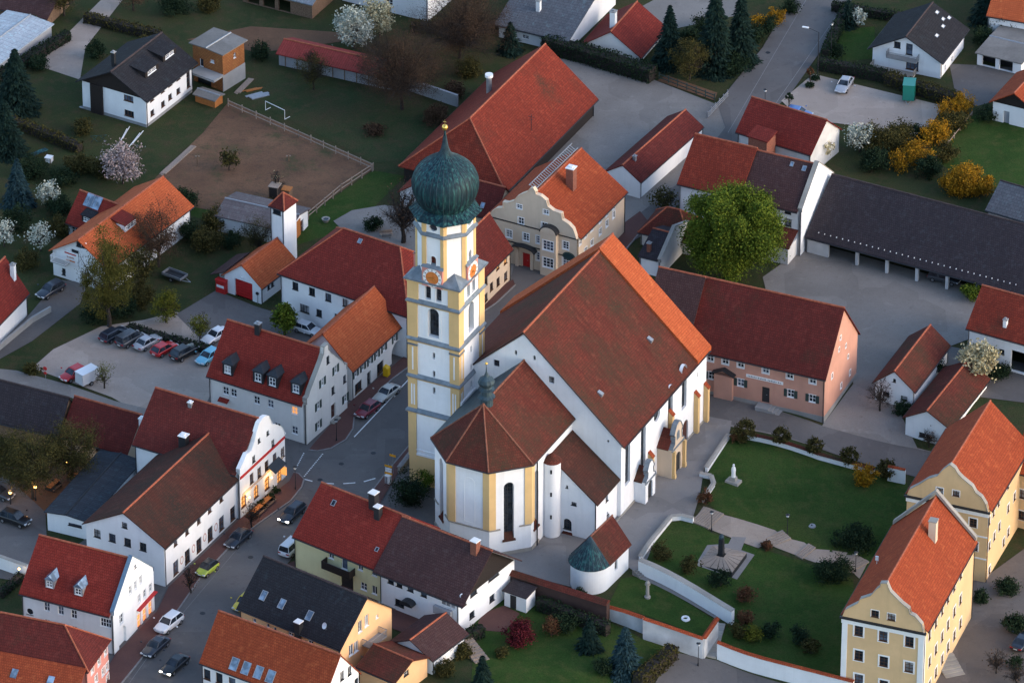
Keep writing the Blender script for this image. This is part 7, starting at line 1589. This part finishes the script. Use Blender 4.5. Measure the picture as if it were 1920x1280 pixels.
def car_parts(kind):
    if kind in _car: return _car[kind]
    #        L     W    hood  belt  roof  windscreen foot/top, rear top/foot
    S = dict(sedan=(4.55, 1.78, .78, .93, 1.42, .85, .15, -1.05, -1.62), hatch=(4.05, 1.74, .82, .95, 1.47, .85, .2, -1.35, -1.85), suv=(4.4, 1.84, .95, 1.08, 1.64, .95, .3, -1.6, -2.05), wagon=(4.55, 1.78, .80, .94, 1.48, .85, .2, -1.75, -2.1), van=(4.35, 1.78, .90, 1.05, 1.80, 1.15, .65, -1.9, -2.08), mini=(3.4, 1.62, .80, .95, 1.5, .8, .3, -1.05, -1.55))[kind]
    L, W, zh, zb, zr, wf, wt, rt, rf = S; h = L/2; w = W/2
    st = [(-h, .80, .38, zb-.28), (-h+.06, .92, .30, zb-.12), (-h+.35, 1, .24, zb), (-h*.45, 1, .2, zb), (0, 1, .2, zb), (wf-.05, 1, .2, zb-.02), (h*.72, .98, .22, zh+.02), (h-.22, .92, .26, zh-.08), (h-.04, .80, .32, zh-.22), (h, .66, .40, zh-.3)]
    b = MB(); P = []
    for x, k, z0, z1 in st:
        ww = w*k; P += [(x, -ww, z0+.16), (x, -ww*.92, z0), (x, ww*.92, z0), (x, ww, z0+.16), (x, ww*1.0, z1-.16), (x, ww*.90, z1), (x, -ww*.90, z1), (x, -ww, z1-.16)]
    n = len(st); b.add(P, [(j*8+i, j*8+(i+1) % 8, (j+1)*8+(i+1) % 8, (j+1)*8+i) for j in range(n-1) for i in range(8)]+[tuple(range(8))[::-1], tuple((n-1)*8+i for i in range(8))])
    def meshof(m, name, mat, smooth=False):
        me = bpy.data.meshes.new(name); me.from_pydata(m.v, [], m.f); me.materials.append(mat)
        bm = bmesh.new(); bm.from_mesh(me); bmesh.ops.recalc_face_normals(bm, faces=bm.faces); bm.to_mesh(me); bm.free()
        if smooth: me.polygons.foreach_set('use_smooth', [True]*len(me.polygons))
        return me
    body = meshof(b, 'body', M['tyre'], True)
    g = MB(); wb, wr = w*.88, w*.70
    g.add([(rf, -wb, zb-.05), (wf, -wb, zb-.05), (wf, wb, zb-.05), (rf, wb, zb-.05), (rt, -wr, zr-.05), (wt, -wr, zr-.05), (wt, wr, zr-.05), (rt, wr, zr-.05)], [(0, 3, 2, 1), (4, 5, 6, 7), (0, 1, 5, 4), (1, 2, 6, 5), (2, 3, 7, 6), (3, 0, 4, 7)]); glass = meshof(g, 'windows', M['car_glass'])
    r = MB(); e = .05
    r.frus((rt-.06, wt+.06, -wr-.03, wr+.03), (rt+.1, wt-.1, -wr+.1, wr-.1), zr-.07, zr+.02)
    for sy in (-1, 1):
        for (x0, x1) in ((wf, wt), (rf, rt)): r.tube((x0, sy*wb, zb-.03), (x1, sy*wr, zr-.05), .045, n=5)
        xm = (wf+rf)/2+.05; r.tube((xm, sy*(wb+.005), zb-.03), ((wt+rt)/2+.05, sy*(wr+.005), zr-.05), .04, n=5)
    roof = meshof(r, 'roof', M['tyre'])
    t = MB(); t.tube((0, -.11, 0), (0, .11, 0), .31, n=16); tyre = meshof(t, 'tyre', M['tyre'])
    q = MB(); q.tube((0, -.115, 0), (0, .115, 0), .2, n=12); rim = meshof(q, 'rim', M['rim'])
    a = MB(); a.box(-.1, .1, -.2, .2, -.08, .08); lamp = meshof(a, 'headlight', M['lamp_clear']); lit = lamp.copy(); lit.materials[0] = M['lamp_on']; tail = lamp.copy(); tail.materials[0] = M['lamp_red']; tail.name = 'taillight'
    a = MB(); a.box(-.02, .02, -.26, .26, -.06, .06); plate = meshof(a, 'number_plate', M['plate'])
    a = MB(); a.box(-.07, .07, -.1, .1, -.06, .07); mir = meshof(a, 'mirror', M['tyre'])
    _car[kind] = dict(body=body, glass=glass, roof=roof, tyre=tyre, rim=rim, lamp=lamp, lit=lit, tail=tail, plate=plate, mir=mir, S=S); return _car[kind]
def car(px, py, ang, color, kind, label, lights=False, roofc=None, name='car', group=None):
    c = car_parts(kind); L, W, zh, zb, zr = c['S'][:5]; p = G(px, py); z = .1; E = empty(name, (p.x, p.y, p.z+z), radians(ang), label, 'car', group)
    def col(o, k): o.material_slots[0].link = 'OBJECT'; o.material_slots[0].material = PAINT[k]; return o
    bo = col(link('body', c['body'], E), color); sm = bo.modifiers.new('round', 'SUBSURF'); sm.levels = 2; sm.render_levels = 2; link('windows', c['glass'], E); col(link('roof', c['roof'], E), roofc or color)
    for x in (-L*.3, L*.31):
        for y in (-W/2+.1, W/2-.1): w_ = link('wheel', c['tyre'], E, (x, y, .31)); link('rim', c['rim'], w_)
    for y in (-W*.33, W*.33):
        link('headlight', c['lit' if lights else 'lamp'], E, (L/2-.13, y, zh-.26)); link('taillight', c['tail'], E, (-L/2+.11, y, zb-.28)); col(link('mirror', c['mir'], E, (c['S'][5]-.25, y*2.95, zb+.02)), color)
    link('number_plate', c['plate'], E, (L/2+.005, 0, .48)); link('number_plate', c['plate'], E, (-L/2-.005, 0, .55)); return E
D_ = 62+180
car(689, 775, 235, 'bordeaux', 'hatch', 'dark red hatchback parked at the street kerb behind the silver car')
car(725, 744, 235, 'champagne', 'sedan', 'silver beige saloon parked at the street kerb by the shop building')
car(548, 969, 239, 'navy', 'wagon', 'dark estate car driving from the crossing with headlights on', True)
car(447, 1016, 238, 'navy', 'sedan', 'dark blue saloon parked before the long white inn')
car(389, 1073, 236, 'lime', 'mini', 'tiny lime green car with black roof at the kerb', roofc='black')
car(548, 1033, 60, 'white', 'van', 'white high roofed van beside the pale yellow house')
car(460, 1136, 240, 'yellow', 'hatch', 'bright yellow car half hidden by the dark grey roof')
car(317, 1176, 236, 'white', 'suv', 'white car parked nose to tail behind a dark saloon')
car(292, 1219, 238, 'navy', 'sedan', 'dark saloon parked in front of the white car')
car(328, 1253, 238, 'black', 'sedan', 'black saloon driving down the street with headlights on', True)
for px, py, c, k, l in ((214, 634, 'navy', 'wagon', 'dark blue estate at the hedge end of the car park row'), (244, 643, 'slate', 'van', 'slate grey van between the dark estate and the silver coupe'), (278, 648, 'silver', 'sedan', 'silver saloon in the car park row'), (308, 661, 'red', 'hatch', 'red hatchback in the car park row beside the black car'), (346, 668, 'black', 'suv', 'black car in the car park row beside the red hatchback')): car(px, py, 48, c, k, l)
car(138, 708, 225, 'red', 'hatch', 'red car parked on the grass beside the white trailer')
car(405, 636, 228, 'white', 'sedan', 'white car half hidden behind the inn roof')
car(391, 676, 232, 'cyan', 'hatch', 'light blue car almost hidden behind the inn roof')
car(577, 624, -32, 'white', 'hatch', 'white hatchback parked below the large white house wall')
car(95, 551, 230, 'navy', 'wagon', 'dark blue car on the lane beside the scaffolded gable')
car(1583, 166, 250, 'silver', 'sedan', 'silver saloon standing alone on the gravel lot')
car(1497, 220, -20, 'blue', 'hatch', 'blue car peeping out behind the farm annex roof')
car(28, 980, -30, 'black', 'suv', 'black car in the parking yard by the beer garden')
car(-4, 930, -30, 'slate', 'sedan', 'dark grey car at the edge of the parking yard')
car(1770, 528, -24, 'slate', 'wagon', 'grey car parked under the long barn roof')
car(1918, 1208, 60, 'navy', 'sedan', 'dark blue car at the edge of the manor yard')
def trailer(px, py, ang, label, L, W, Hh, mat, name='box_trailer', flat=False):
    p = G(px, py); E = empty(name, (p.x, p.y, p.z+.06), radians(ang), label, 'trailer'); m = MB()
    if flat:
        m.box(-L/2, L/2, -W/2, W/2, .55, .65); m.build('platform', M['metal_dark'], E)
        for x0, x1, y0, y1 in ((-L/2, L/2, -W/2, -W/2+.06), (-L/2, L/2, W/2-.06, W/2), (-L/2, -L/2+.06, -W/2+.06, W/2-.06), (L/2-.06, L/2, -W/2+.06, W/2-.06)): s = MB(); s.box(x0, x1, y0, y1, .65, 1.0); s.build('side_board', M['metal_grey'], E)
    else:
        m.frus((-L/2, L/2, -W/2, W/2), (-L/2+.05, L/2-.05, -W/2+.05, W/2-.05), .5, Hh); m.build('box', mat, E); d = MB(); d.box(-L/2-.02, -L/2+.001, -W/2+.12, W/2-.12, .6, Hh-.12); d.build('door', mat, E)
        r = MB(); r.box(-L/2-.03, L/2+.03, -W/2-.03, W/2+.03, Hh, Hh+.06); r.build('roof', mat, E)
    c = car_parts('sedan')
    for y in (-W/2+.02, W/2-.02): w_ = link('wheel', c['tyre'], E, (0, y, .31)); link('rim', c['rim'], w_)
    t = MB(); t.tube((L/2, -.4, .5), (L/2+1.1, 0, .45), .05, n=5); t.tube((L/2, .4, .5), (L/2+1.1, 0, .45), .05, n=5); t.build('drawbar', M['metal_grey'], E)
trailer(164, 719, 45, 'white box trailer parked beside the red car', 2.9, 1.6, 2.1, PAINT['white'])
trailer(1704, 188, 262, 'green box trailer standing by the hedge of the gravel lot', 2.4, 1.7, 2.9, PAINT['green'])
trailer(328, 524, -35, 'empty dark flat trailer on the grass beside the fire station', 3.2, 1.7, 1, None, 'flat_trailer', True)
# ================================================================ lamps, signs, monuments, odds and ends
M['lamp_warm'] = emis('warm_lamp_globe', (1, .42, .10), 5.0); M['sign_yellow'] = plain('yellow_sign', (.62, .28, .015), .5, .04); M['sign_white'] = plain('white_sign', (.7, .7, .7), .5, .04); M['sign_red'] = plain('red_sign', (.5, .03, .03), .5, .04); M['post_yellow'] = plain('yellow_postbox', (.62, .36, .01), .4, .05)
def plight(par, loc, e, c=(1, .55, .2), r=.12):
    d = bpy.data.lights.new('lamp_light', 'POINT'); d.energy = e; d.color = c; d.shadow_soft_size = r; o = bpy.data.objects.new('lamp_light', d); COL.objects.link(o); o.parent = par; o.location = loc
def lamp_post(px, py, h, label, lit=False, arm=0.0, ang=0.0, name='street_lamp', e=12, mat='metal_dark'):
    p = G(px, py); E = empty(name, p, radians(ang), label, 'lamp'); m = MB(); m.tube((0, 0, -.3), (0, 0, h), .055 if h < 5 else .08, .04 if h < 5 else .05, 8); m.tube((0, 0, -.1), (0, 0, .5), .1, n=8); m.build('pole', M[mat], E)
    if arm:
        m = MB(); m.tube((0, 0, h-.05), (-arm, 0, h+.45), .045, n=6); m.build('arm', M[mat], E); m = MB(); m.box(-arm-.9, -arm+.05, -.14, .14, h+.36, h+.5); m.build('lamp_head', M['metal_white'], E)
    else:
        m = MB(); m.lathe([(.02, h), (.17, h+.1), (.2, h+.28), (.15, h+.42), (.02, h+.48)], 10); m.build('globe', M['lamp_warm' if lit else 'lamp_clear'], E, True); m = MB(); m.lathe([(.3, h+.42), (.05, h+.58)], 10); m.build('cap', M[mat], E)
        if lit: plight(E, (0, 0, h+.7), e)
    return E
lamp_post(1533, 148, 7.6, 'tall street lamp with angled arm beside the road', arm=1.6, ang=-20)
lamp_post(1558, 110, 5.4, 'plain dark pole beside the roadside hedge')
lamp_post(1434, 212, 3.4, 'slim road sign pole by the red roofed farm annex')
lamp_post(1334, 996, 2.6, 'dark garden lamp beside the upper steps'); lamp_post(1476, 1004, 2.8, 'dark garden lamp on the upper lawn'); lamp_post(1604, 1072, 2.6, 'dark garden lamp by the large dark bush')
lamp_post(554, 919, 3.2, 'dark street lamp with flower baskets at the corner of the baroque inn'); lamp_post(631, 828, 3.0, 'dark lamp column on the red pavement before the inn with dormers'); lamp_post(1309, 1248, 3.0, 'grey lamp post below the retaining wall corner')
lamp_post(126, 892, 2.0, 'lit orange lamp beside the beer garden table', True, e=22); lamp_post(67, 938, 1.9, 'lit orange lamp near the parked black car', True, e=25); lamp_post(20, 945, 1.6, 'lit orange lamp at the edge of the parking yard', True, e=25); lamp_post(47, 910, 1.4, 'small lit orange lamp under the olive tree', True, e=15); lamp_post(135, 818, 2.0, 'lit lamp hanging among the beer garden branches', True, e=15)
# facade lighting of the baroque inn
for i, (px, py) in enumerate(((461, 930), (503, 893))):
    s, z = IF.onwall('R', px, py); m = MB(); m.tube((IF.W, s, z), (IF.W+.45, s, z+.1), .03, n=5); l = m.build('wall_lamp', M['metal_dark'], IF.e); m = MB(); m.lathe([(.02, -.12), (.13, -.05), (.13, .08), (.02, .14)], 8); m.build('globe', M['lamp_warm'], l, True, loc=(IF.W+.5, s, z)); plight(l, (IF.W+.95, s, z+.15), 38, (1, .60, .2))
s, z = IF.onwall('R', 526, 880); m = MB(); m.box(IF.W+.05, IF.W+.9, s-.06, s+.06, z-.6, z+.6); m.build('lit_sign', M['glass_lit'], IF.e)
s, z = IF.onwall('R', 512, 872); m = MB(); m.prism([(IF.W+.02, s-1.4, z+.5), (IF.W+1.2, s-1.4, z-.2), (IF.W+1.2, s+1.4, z-.2), (IF.W+.02, s+1.4, z+.5)], (0, 0, .1)); m.build('canopy', M['metal_dark'], IF.e)
m = MB()
for i in range(16):
    if i != 8: m.box(IF.W+.051, IF.W+.06, 2.6+i*.28, 2.6+i*.28+.13+.05*(i % 2), 3.24, 3.46-.07*(i % 3))
m.build('lettering', M['ornament'], IF.e)
def wall_lantern(px, py, label, e=18):
    p = G(px, py); E = empty('wall_lantern', p, 0, label, 'lamp'); m = MB(); m.lathe([(.02, -.16), (.12, -.05), (.12, .1), (.02, .18)], 8); m.build('globe', M['lamp_warm'], E, True, loc=(0, 0, 2.0)); m = MB(); m.tube((0, .05, 0), (0, .05, 2.0), .035, n=5); m.build('stem', M['metal_dark'], E); plight(E, (0, -.35, 2.2), e, (1, .7, .35))
wall_lantern(37, 1091, 'lit lantern on the white yard wall'); wall_lantern(70, 1185, 'lit lantern beside the white house with glass dormers', 20)
# beer garden and terrace tables
def table_set(px, py, ang, label):
    p = G(px, py); E = empty('beer_table', p, radians(ang), label, 'table'); m = MB(); m.box(-1.1, 1.1, -.35, .35, .72, .78); m.build('table_top', M['wood_orange'], E)
    for y in (-.7, .7): m = MB(); m.box(-1.1, 1.1, y-.14, y+.14, .42, .47); m.build('bench', M['wood'], E)
    for x in (-.8, .8): m = MB(); m.box(x-.04, x+.04, -.75, .75, 0, .72); m.build('leg', M['metal_dark'], E)
table_set(143, 898, 20, 'wooden beer garden table lit by the orange lamp'); table_set(100, 915, 60, 'wooden beer garden table under the olive trees'); table_set(500, 945, 60, 'terrace table in front of the lit inn windows'); table_set(482, 962, 60, 'terrace table beside the reddish street tree')
for px, py in ((508, 938), (490, 950), (518, 925)): plant('shrub', px, py, 1.1, .55, 'potted shrub on the terrace of the lit inn', cat='shrub', group='potted shrubs on the inn terrace', leaf='leaf_dark')
# signs
def sign_post(px, py, h, boards, label, ang=-26, name='road_sign'):
    p = G(px, py); E = empty(name, p, radians(ang), label, 'sign'); m = MB(); m.tube((0, 0, -.2), (0, 0, h), .04, n=6); m.build('pole', M['metal_grey'], E)
    for (z, w, hh, mat, rd) in boards:
        m = MB()
        if rd: m.prism([(w/2*cos(2*pi*i/14), -.06, z+w/2*sin(2*pi*i/14)) for i in range(14)], (0, .03, 0))
        else: m.box(-w/2, w/2, -.075, -.045, z-hh/2, z+hh/2)
        m.build('board', M[mat], E)
sign_post(729, 905, 2.9, [(2.6, 1.1, .3, 'sign_yellow', 0), (2.2, .9, .28, 'sign_white', 0), (1.85, .9, .28, 'sign_white', 0), (1.5, 1.1, .3, 'sign_yellow', 0)], 'yellow and white direction signs at the crossing beside the tower')
sign_post(737, 890, 3.3, [(3.0, .9, .3, 'sign_yellow', 0)], 'single yellow arrow sign behind the direction signs')
sign_post(86, 718, 2.6, [(2.3, .6, .6, 'sign_red', 1), (1.6, .45, .45, 'sign_red', 1)], 'red round road signs by the footpath')
sign_post(483, 569, 1.8, [(1.6, .5, .5, 'metal_dark', 1)], 'small round sign at the fire station corner')
p = G(725, 706); E = empty('letter_box', p, radians(62), 'yellow letter box on the red pavement by the shop arch', 'letter box'); m = MB(); m.box(-.4, .4, -.35, .35, .25, 1.45); m.prism([(-.4, -.35, 1.45), (.4, -.35, 1.45), (.4, 0, 1.65), (-.4, 0, 1.65)], (0, .35, 0)); m.build('box', M['post_yellow'], E); m = MB(); m.box(-.3, .3, -.25, .25, -.1, .25); m.build('foot', M['metal_dark'], E)
p = G(728, 907); E = empty('utility_cabinet', p, radians(-26), 'white utility cabinet beside the direction signs', 'cabinet'); m = MB(); m.box(-.35, .35, -.25, .25, 0, 1.3); m.box(-.4, .4, -.3, .3, 1.3, 1.38); m.build('cabinet', M['metal_white'], E); m = MB(); m.box(-.28, -.01, -.27, -.251, .1, 1.2); m.build('door', M['metal_grey'], E)
s, z = TWN.onwall('F', 1067, 480); m = MB(); m.prism([(.95*cos(2*pi*i/20), -.14, .62*sin(2*pi*i/20)) for i in range(20)], (0, .1, 0)); bo = m.build('oval_sign', M['shutter_green'], TWN.e, loc=(s, 0, z)); m = MB(); m.prism([(.75*cos(2*pi*i/20), -.155, .44*sin(2*pi*i/20)) for i in range(20)], (0, .012, 0)); m.build('sign_field', M['leaf_blue'], bo)
# memorial and statue in the garden
p = G(1352, 1050); E = empty('memorial', p, radians(-24), 'square stepped memorial with dark central column on the lower lawn', 'memorial'); a = 2.5; m = MB(); m.box(-a, a, -a, a, -.4, .28); m.build('base', M['metal_dark'], E)
for i, (x0, y0, x1, y1) in enumerate(((-a, -a, a, -a), (a, -a, a, a), (a, a, -a, a), (-a, a, -a, -a))):
    for k in range(5):
        u0, u1 = k/5+.012, (k+1)/5-.012; P = [(x0+(x1-x0)*u0, y0+(y1-y0)*u0, .285), (x0+(x1-x0)*u1, y0+(y1-y0)*u1, .285), (.2*(x0+(x1-x0)*u1), .2*(y0+(y1-y0)*u1), .85), (.2*(x0+(x1-x0)*u0), .2*(y0+(y1-y0)*u0), .85)]; m = MB(); m.prism(P, (0, 0, .05)); m.build('slab', M['sandstone'], E)
m = MB(); m.frus((-.34, .34, -.34, .34), (-.28, .28, -.28, .28), .5, 3.3); m.build('column', M['metal_dark'], E); m = MB(); m.lathe([(.02, 3.3), (.3, 3.35), (.34, 3.6), (.2, 3.9), (.02, 3.95)], 10); m.build('finial', M['copper_dark'], E)
p = G(1375, 904); E = empty('statue', p, radians(-30), 'pale stone statue on a low pedestal on the upper lawn', 'statue'); m = MB(); m.frus((-1.0, 1.0, -.7, .7), (-.9, .9, -.6, .6), -.4, .35); m.frus((-.45, .45, -.35, .35), (-.38, .38, -.3, .3), .35, .9); m.build('pedestal', M['stone'], E); m = MB(); m.lathe([(.3, .9), (.26, 1.4), (.3, 1.9), (.24, 2.3), (.1, 2.42), (.15, 2.6), (.12, 2.78), (.01, 2.85)], 10); m.build('figure', M['trim_white'], E, True)
for px, py, h, lab in ((1214, 1120, 2.2, 'pale stone column in the cemetery garden'),):
    p = G(px, py); E = empty('stone_column', p, 0, lab, 'monument'); m = MB(); m.lathe([(.4, -.3), (.4, .25), (.24, .3), (.2, h-.3), (.36, h-.2), (.36, h)], 12); m.build('shaft', M['stone'], E); m = MB(); m.lathe([(.3, h), (.3, h+.1), (.05, h+.4)], 10); m.build('cap', M['stone'], E)
p = G(1285, 1160); E = empty('stone_wreath', p, 0, 'round white stone wreath on the cemetery lawn', 'monument'); m = MB(); m.lathe([(.25, .0), (.3, .22), (.5, .25), (.62, .0)], 16); m.build('ring', M['trim_white'], E, True); m = MB(); m.lathe([(.01, .12), (.24, .1)], 12); m.build('planting', M['leaf_olive'], E)
p = G(1522, 986); m = MB(); m.lathe([(.01, .14), (.5, .12), (.55, .0)], 14); o = m.build('well_cover', M['concrete'], loc=p); tag(o, 'round grey cover set in the upper lawn', 'cover'); m = MB(); m.box(-.08, .08, -.08, .08, .1, .26); m.build('handle', M['metal_dark'], o)
# paddock odds and ends
p = G(498, 207); q = G(521, 218); E = empty('goal', p, atan2(q.y-p.y, q.x-p.x), 'white pipe football goal by the paddock fence', 'goal'); L = (q-p).xy.length+1.4
for x in (0, L): m = MB(); m.tube((x, 0, -.1), (x, 0, 1.5), .04, n=6); m.build('upright', M['metal_white'], E); m = MB(); m.tube((x, 0, .05), (x, 1.0, .05), .05, n=6); m.build('stay', M['metal_white'], E)
m = MB(); m.tube((0, 0, 1.5), (L, 0, 1.5), .045, n=6); m.build('crossbar', M['metal_white'], E)
def planks(a, b, n, label, w=.28, mat='wood_pale', name='plank_stack'):
    p, q = G(*a), G(*b); d = (q-p).xy; E = empty(name, p, atan2(d.y, d.x), label, 'planks'); rnd = random.Random(n)
    for i in range(n): m = MB(); o = rnd.uniform(-.4, .4); m.box(o, d.length+o, -w/2, w/2, 0, .07); m.build('plank', M[mat], E, loc=(0, (i % 3-1)*w*1.06+rnd.uniform(-.03, .03), .02+.075*(i//3)), rz=rnd.uniform(-.02, .02))
planks((304, 328), (362, 276), 6, 'long pale planks lying along the paddock edge'); planks((444, 176), (470, 150), 6, 'timber stack behind the orange brick annex'); planks((460, 172), (488, 166), 5, 'loose boards beside the timber stack', .2, 'wood_orange'); planks((468, 184), (500, 176), 5, 'grey slab pile beside the paddock fence', .5, 'metal_grey')
planks((228, 262), (240, 240), 2, 'two white poles on the lawn before the white house', .1, 'metal_white', 'poles'); planks((244, 274), (265, 248), 2, 'pale poles leaning by the blossoming tree', .1, 'metal_white', 'poles')
def stack_box(px, py, w, h, label, body, top):
    p = G(px, py); E = empty('crate', p, radians(-20), label, 'crate'); m = MB(); m.box(-w/2, w/2, -w/2, w/2, 0, h); m.build('box', M[body], E); m = MB(); m.box(-w/2-.05, w/2+.05, -w/2-.05, w/2+.05, h, h+.1); m.build('lid', M[top], E)
    for x in (-w/2+.05, w/2-.05): m = MB(); m.box(x-.06, x+.06, -w/2-.04, -w/2-.001, 0, h); m.build('batten', M['wood'], E)
stack_box(516, 378, 1.4, 2.6, 'tall dark crate with pale lid behind the hose tower', 'wood_dark_and_shade', 'wood_pale'); stack_box(538, 374, 1.2, 1.7, 'small brown crate with orange lid behind the hose tower', 'wood', 'wood_orange'); stack_box(92, 303, .9, .7, 'white box beside the green garden table', 'metal_white', 'metal_white')
plant('bare', 520, 372, 4.6, 1.0, 'thin pale sapling rising behind the dark crate', dens=.4, leaf='leaf_cream')
def post_thing(px, py, h, label): p = G(px, py); E = empty('wooden_post', p, 0, label, 'post'); m = MB(); m.tube((0, 0, -.2), (.05, 0, h), .12, .09, 7); m.build('post', M['wood'], E); m = MB(); m.box(-.3, .35, -.05, .05, h-.25, h-.1); m.build('crosspiece', M['wood_pale'], E)
post_thing(370, 312, 1.8, 'brown wooden post at the paddock edge'); post_thing(541, 302, 1.0, 'short dark post standing in the paddock')
p = G(74, 293); E = empty('garden_table', p, radians(40), 'pale green garden table beside the white box', 'table'); m = MB(); m.box(-1.3, 1.3, -.4, .4, .68, .74); m.build('table_top', M['copper'], E)
for x in (-1.1, 1.1):
    for y in (-.3, .3): m = MB(); m.box(x-.03, x+.03, y-.03, y+.03, 0, .68); m.build('leg', M['metal_dark'], E)
p = G(185, 266); E = empty('drying_rack', p, radians(10), 'green crossed drying rack on the lawn', 'rack')
for x0, x1 in ((-1.1, -.1), (-.1, -1.1), (.1, 1.1), (1.1, .1)): m = MB(); m.tube((x0, 0, 0), (x1, 0, 1.0), .03, n=5); m.build('strut', M['copper'], E)
m = MB(); m.tube((-1.2, 0, 1.0), (1.2, 0, 1.0), .03, n=5); m.build('bar', M['copper'], E)
# round court bench, bowl, little standard trees by the gravel lot
p = G(724, 443); E = empty('bench', p, radians(10), 'pale bench on the round court under the leafless tree', 'bench'); m = MB(); m.box(-.9, .9, -.22, .22, .42, .48); m.build('seat', M['wood_pale'], E); m = MB(); m.box(-.9, .9, .22, .28, .48, .9); m.build('backrest', M['wood_pale'], E)
for x in (-.7, .7): m = MB(); m.box(x-.05, x+.05, -.2, .2, 0, .42); m.build('leg', M['concrete'], E)
p = G(611, 416); E = empty('stone_basin', p, 0, 'small pale stone basin by the paddock corner', 'basin'); m = MB(); m.lathe([(.35, 0), (.6, .5), (.62, .55), (.45, .5), (.1, .35)], 12); m.build('bowl', M['stone'], E, True); m = MB(); m.lathe([(.01, .47), (.46, .47)], 12); m.build('water', M['car_glass'], E)
for px, py, l in ((1479, 208, 'small standard tree beside the blue car'), (1519, 160, 'small reddish standard tree at the gravel lot entrance')):
    plant('ball', px, py, 2.9, .6, l, leaf='leaf_rust' if px > 1500 else 'leaf_dark', name='standard_tree')
for px, py, l in ((1480, 216, 'dark green ground shrub beneath the small standard tree'), (1519, 164, 'dark shrub ring beneath the reddish standard tree'), (1529, 150, 'dark shrub at the foot of the tall street lamp')): plant('shrub', px, py, .7, .7, l, cat='shrub')
# manor yard steps, chapel path steps, wooden steps
def stair(a, b, n, w, label, mat='stone', rise=.16, name='garden_steps'):
    p, q = G(*a), G(*b); d = (q-p).xy; E = empty(name, p, atan2(d.y, d.x), label, 'steps'); L = d.length
    for i in range(n): m = MB(); m.box(L*i/n, L*(i+1)/n-.03, -w/2, w/2, -.5, .12+rise*(n-1-i)*(0.0 if q.z < p.z-.3 else 1)+(q.z-p.z)*(i+.5)/n); m.build('step', M[mat], E)
stair((1195, 1072), (1212, 1082), 5, 1.8, 'stone steps beside the chapel at the head of the sloping wall', 'pathstone'); stair((1346, 1168), (1328, 1232), 14, 1.9, 'steep stone stairs between the white retaining walls', 'stone'); stair((870, 1205), (905, 1240), 8, 2.0, 'wooden garden steps beside the white garage', 'wood_pale', .1); stair((1768, 1236), (1792, 1268), 6, 2.6, 'stone steps at the side door of the tall manor house', 'stone', .14)
p = G(966, 1142); E = empty('garden_shed', p, radians(-32), 'small white garden shed with dark door below the brick wall', 'shed'); m = MB(); wallface(m, (-1.6, 0), (1, 0), [(0, -.5), (3.2, -.5), (3.2, 2.3), (0, 2.3)], [rect(1.3, 1.0, .9, 2.0)], .15); m.box(-1.6, 1.6, .02, 2.2, -.5, 2.29); m.build('wall', M['white'], E); m = MB(); m.box(-.75, .15, .1, .14, 0, 2.0); m.build('door', M['frame_dark'], E, loc=(0, -.09, 0)); m = MB(); m.prism([(-1.8, -.3, 2.3), (1.8, -.3, 2.3), (1.8, 2.4, 2.6), (-1.8, 2.4, 2.6)], (0, 0, .1)); m.build('roof', M['tile_slate'], E)
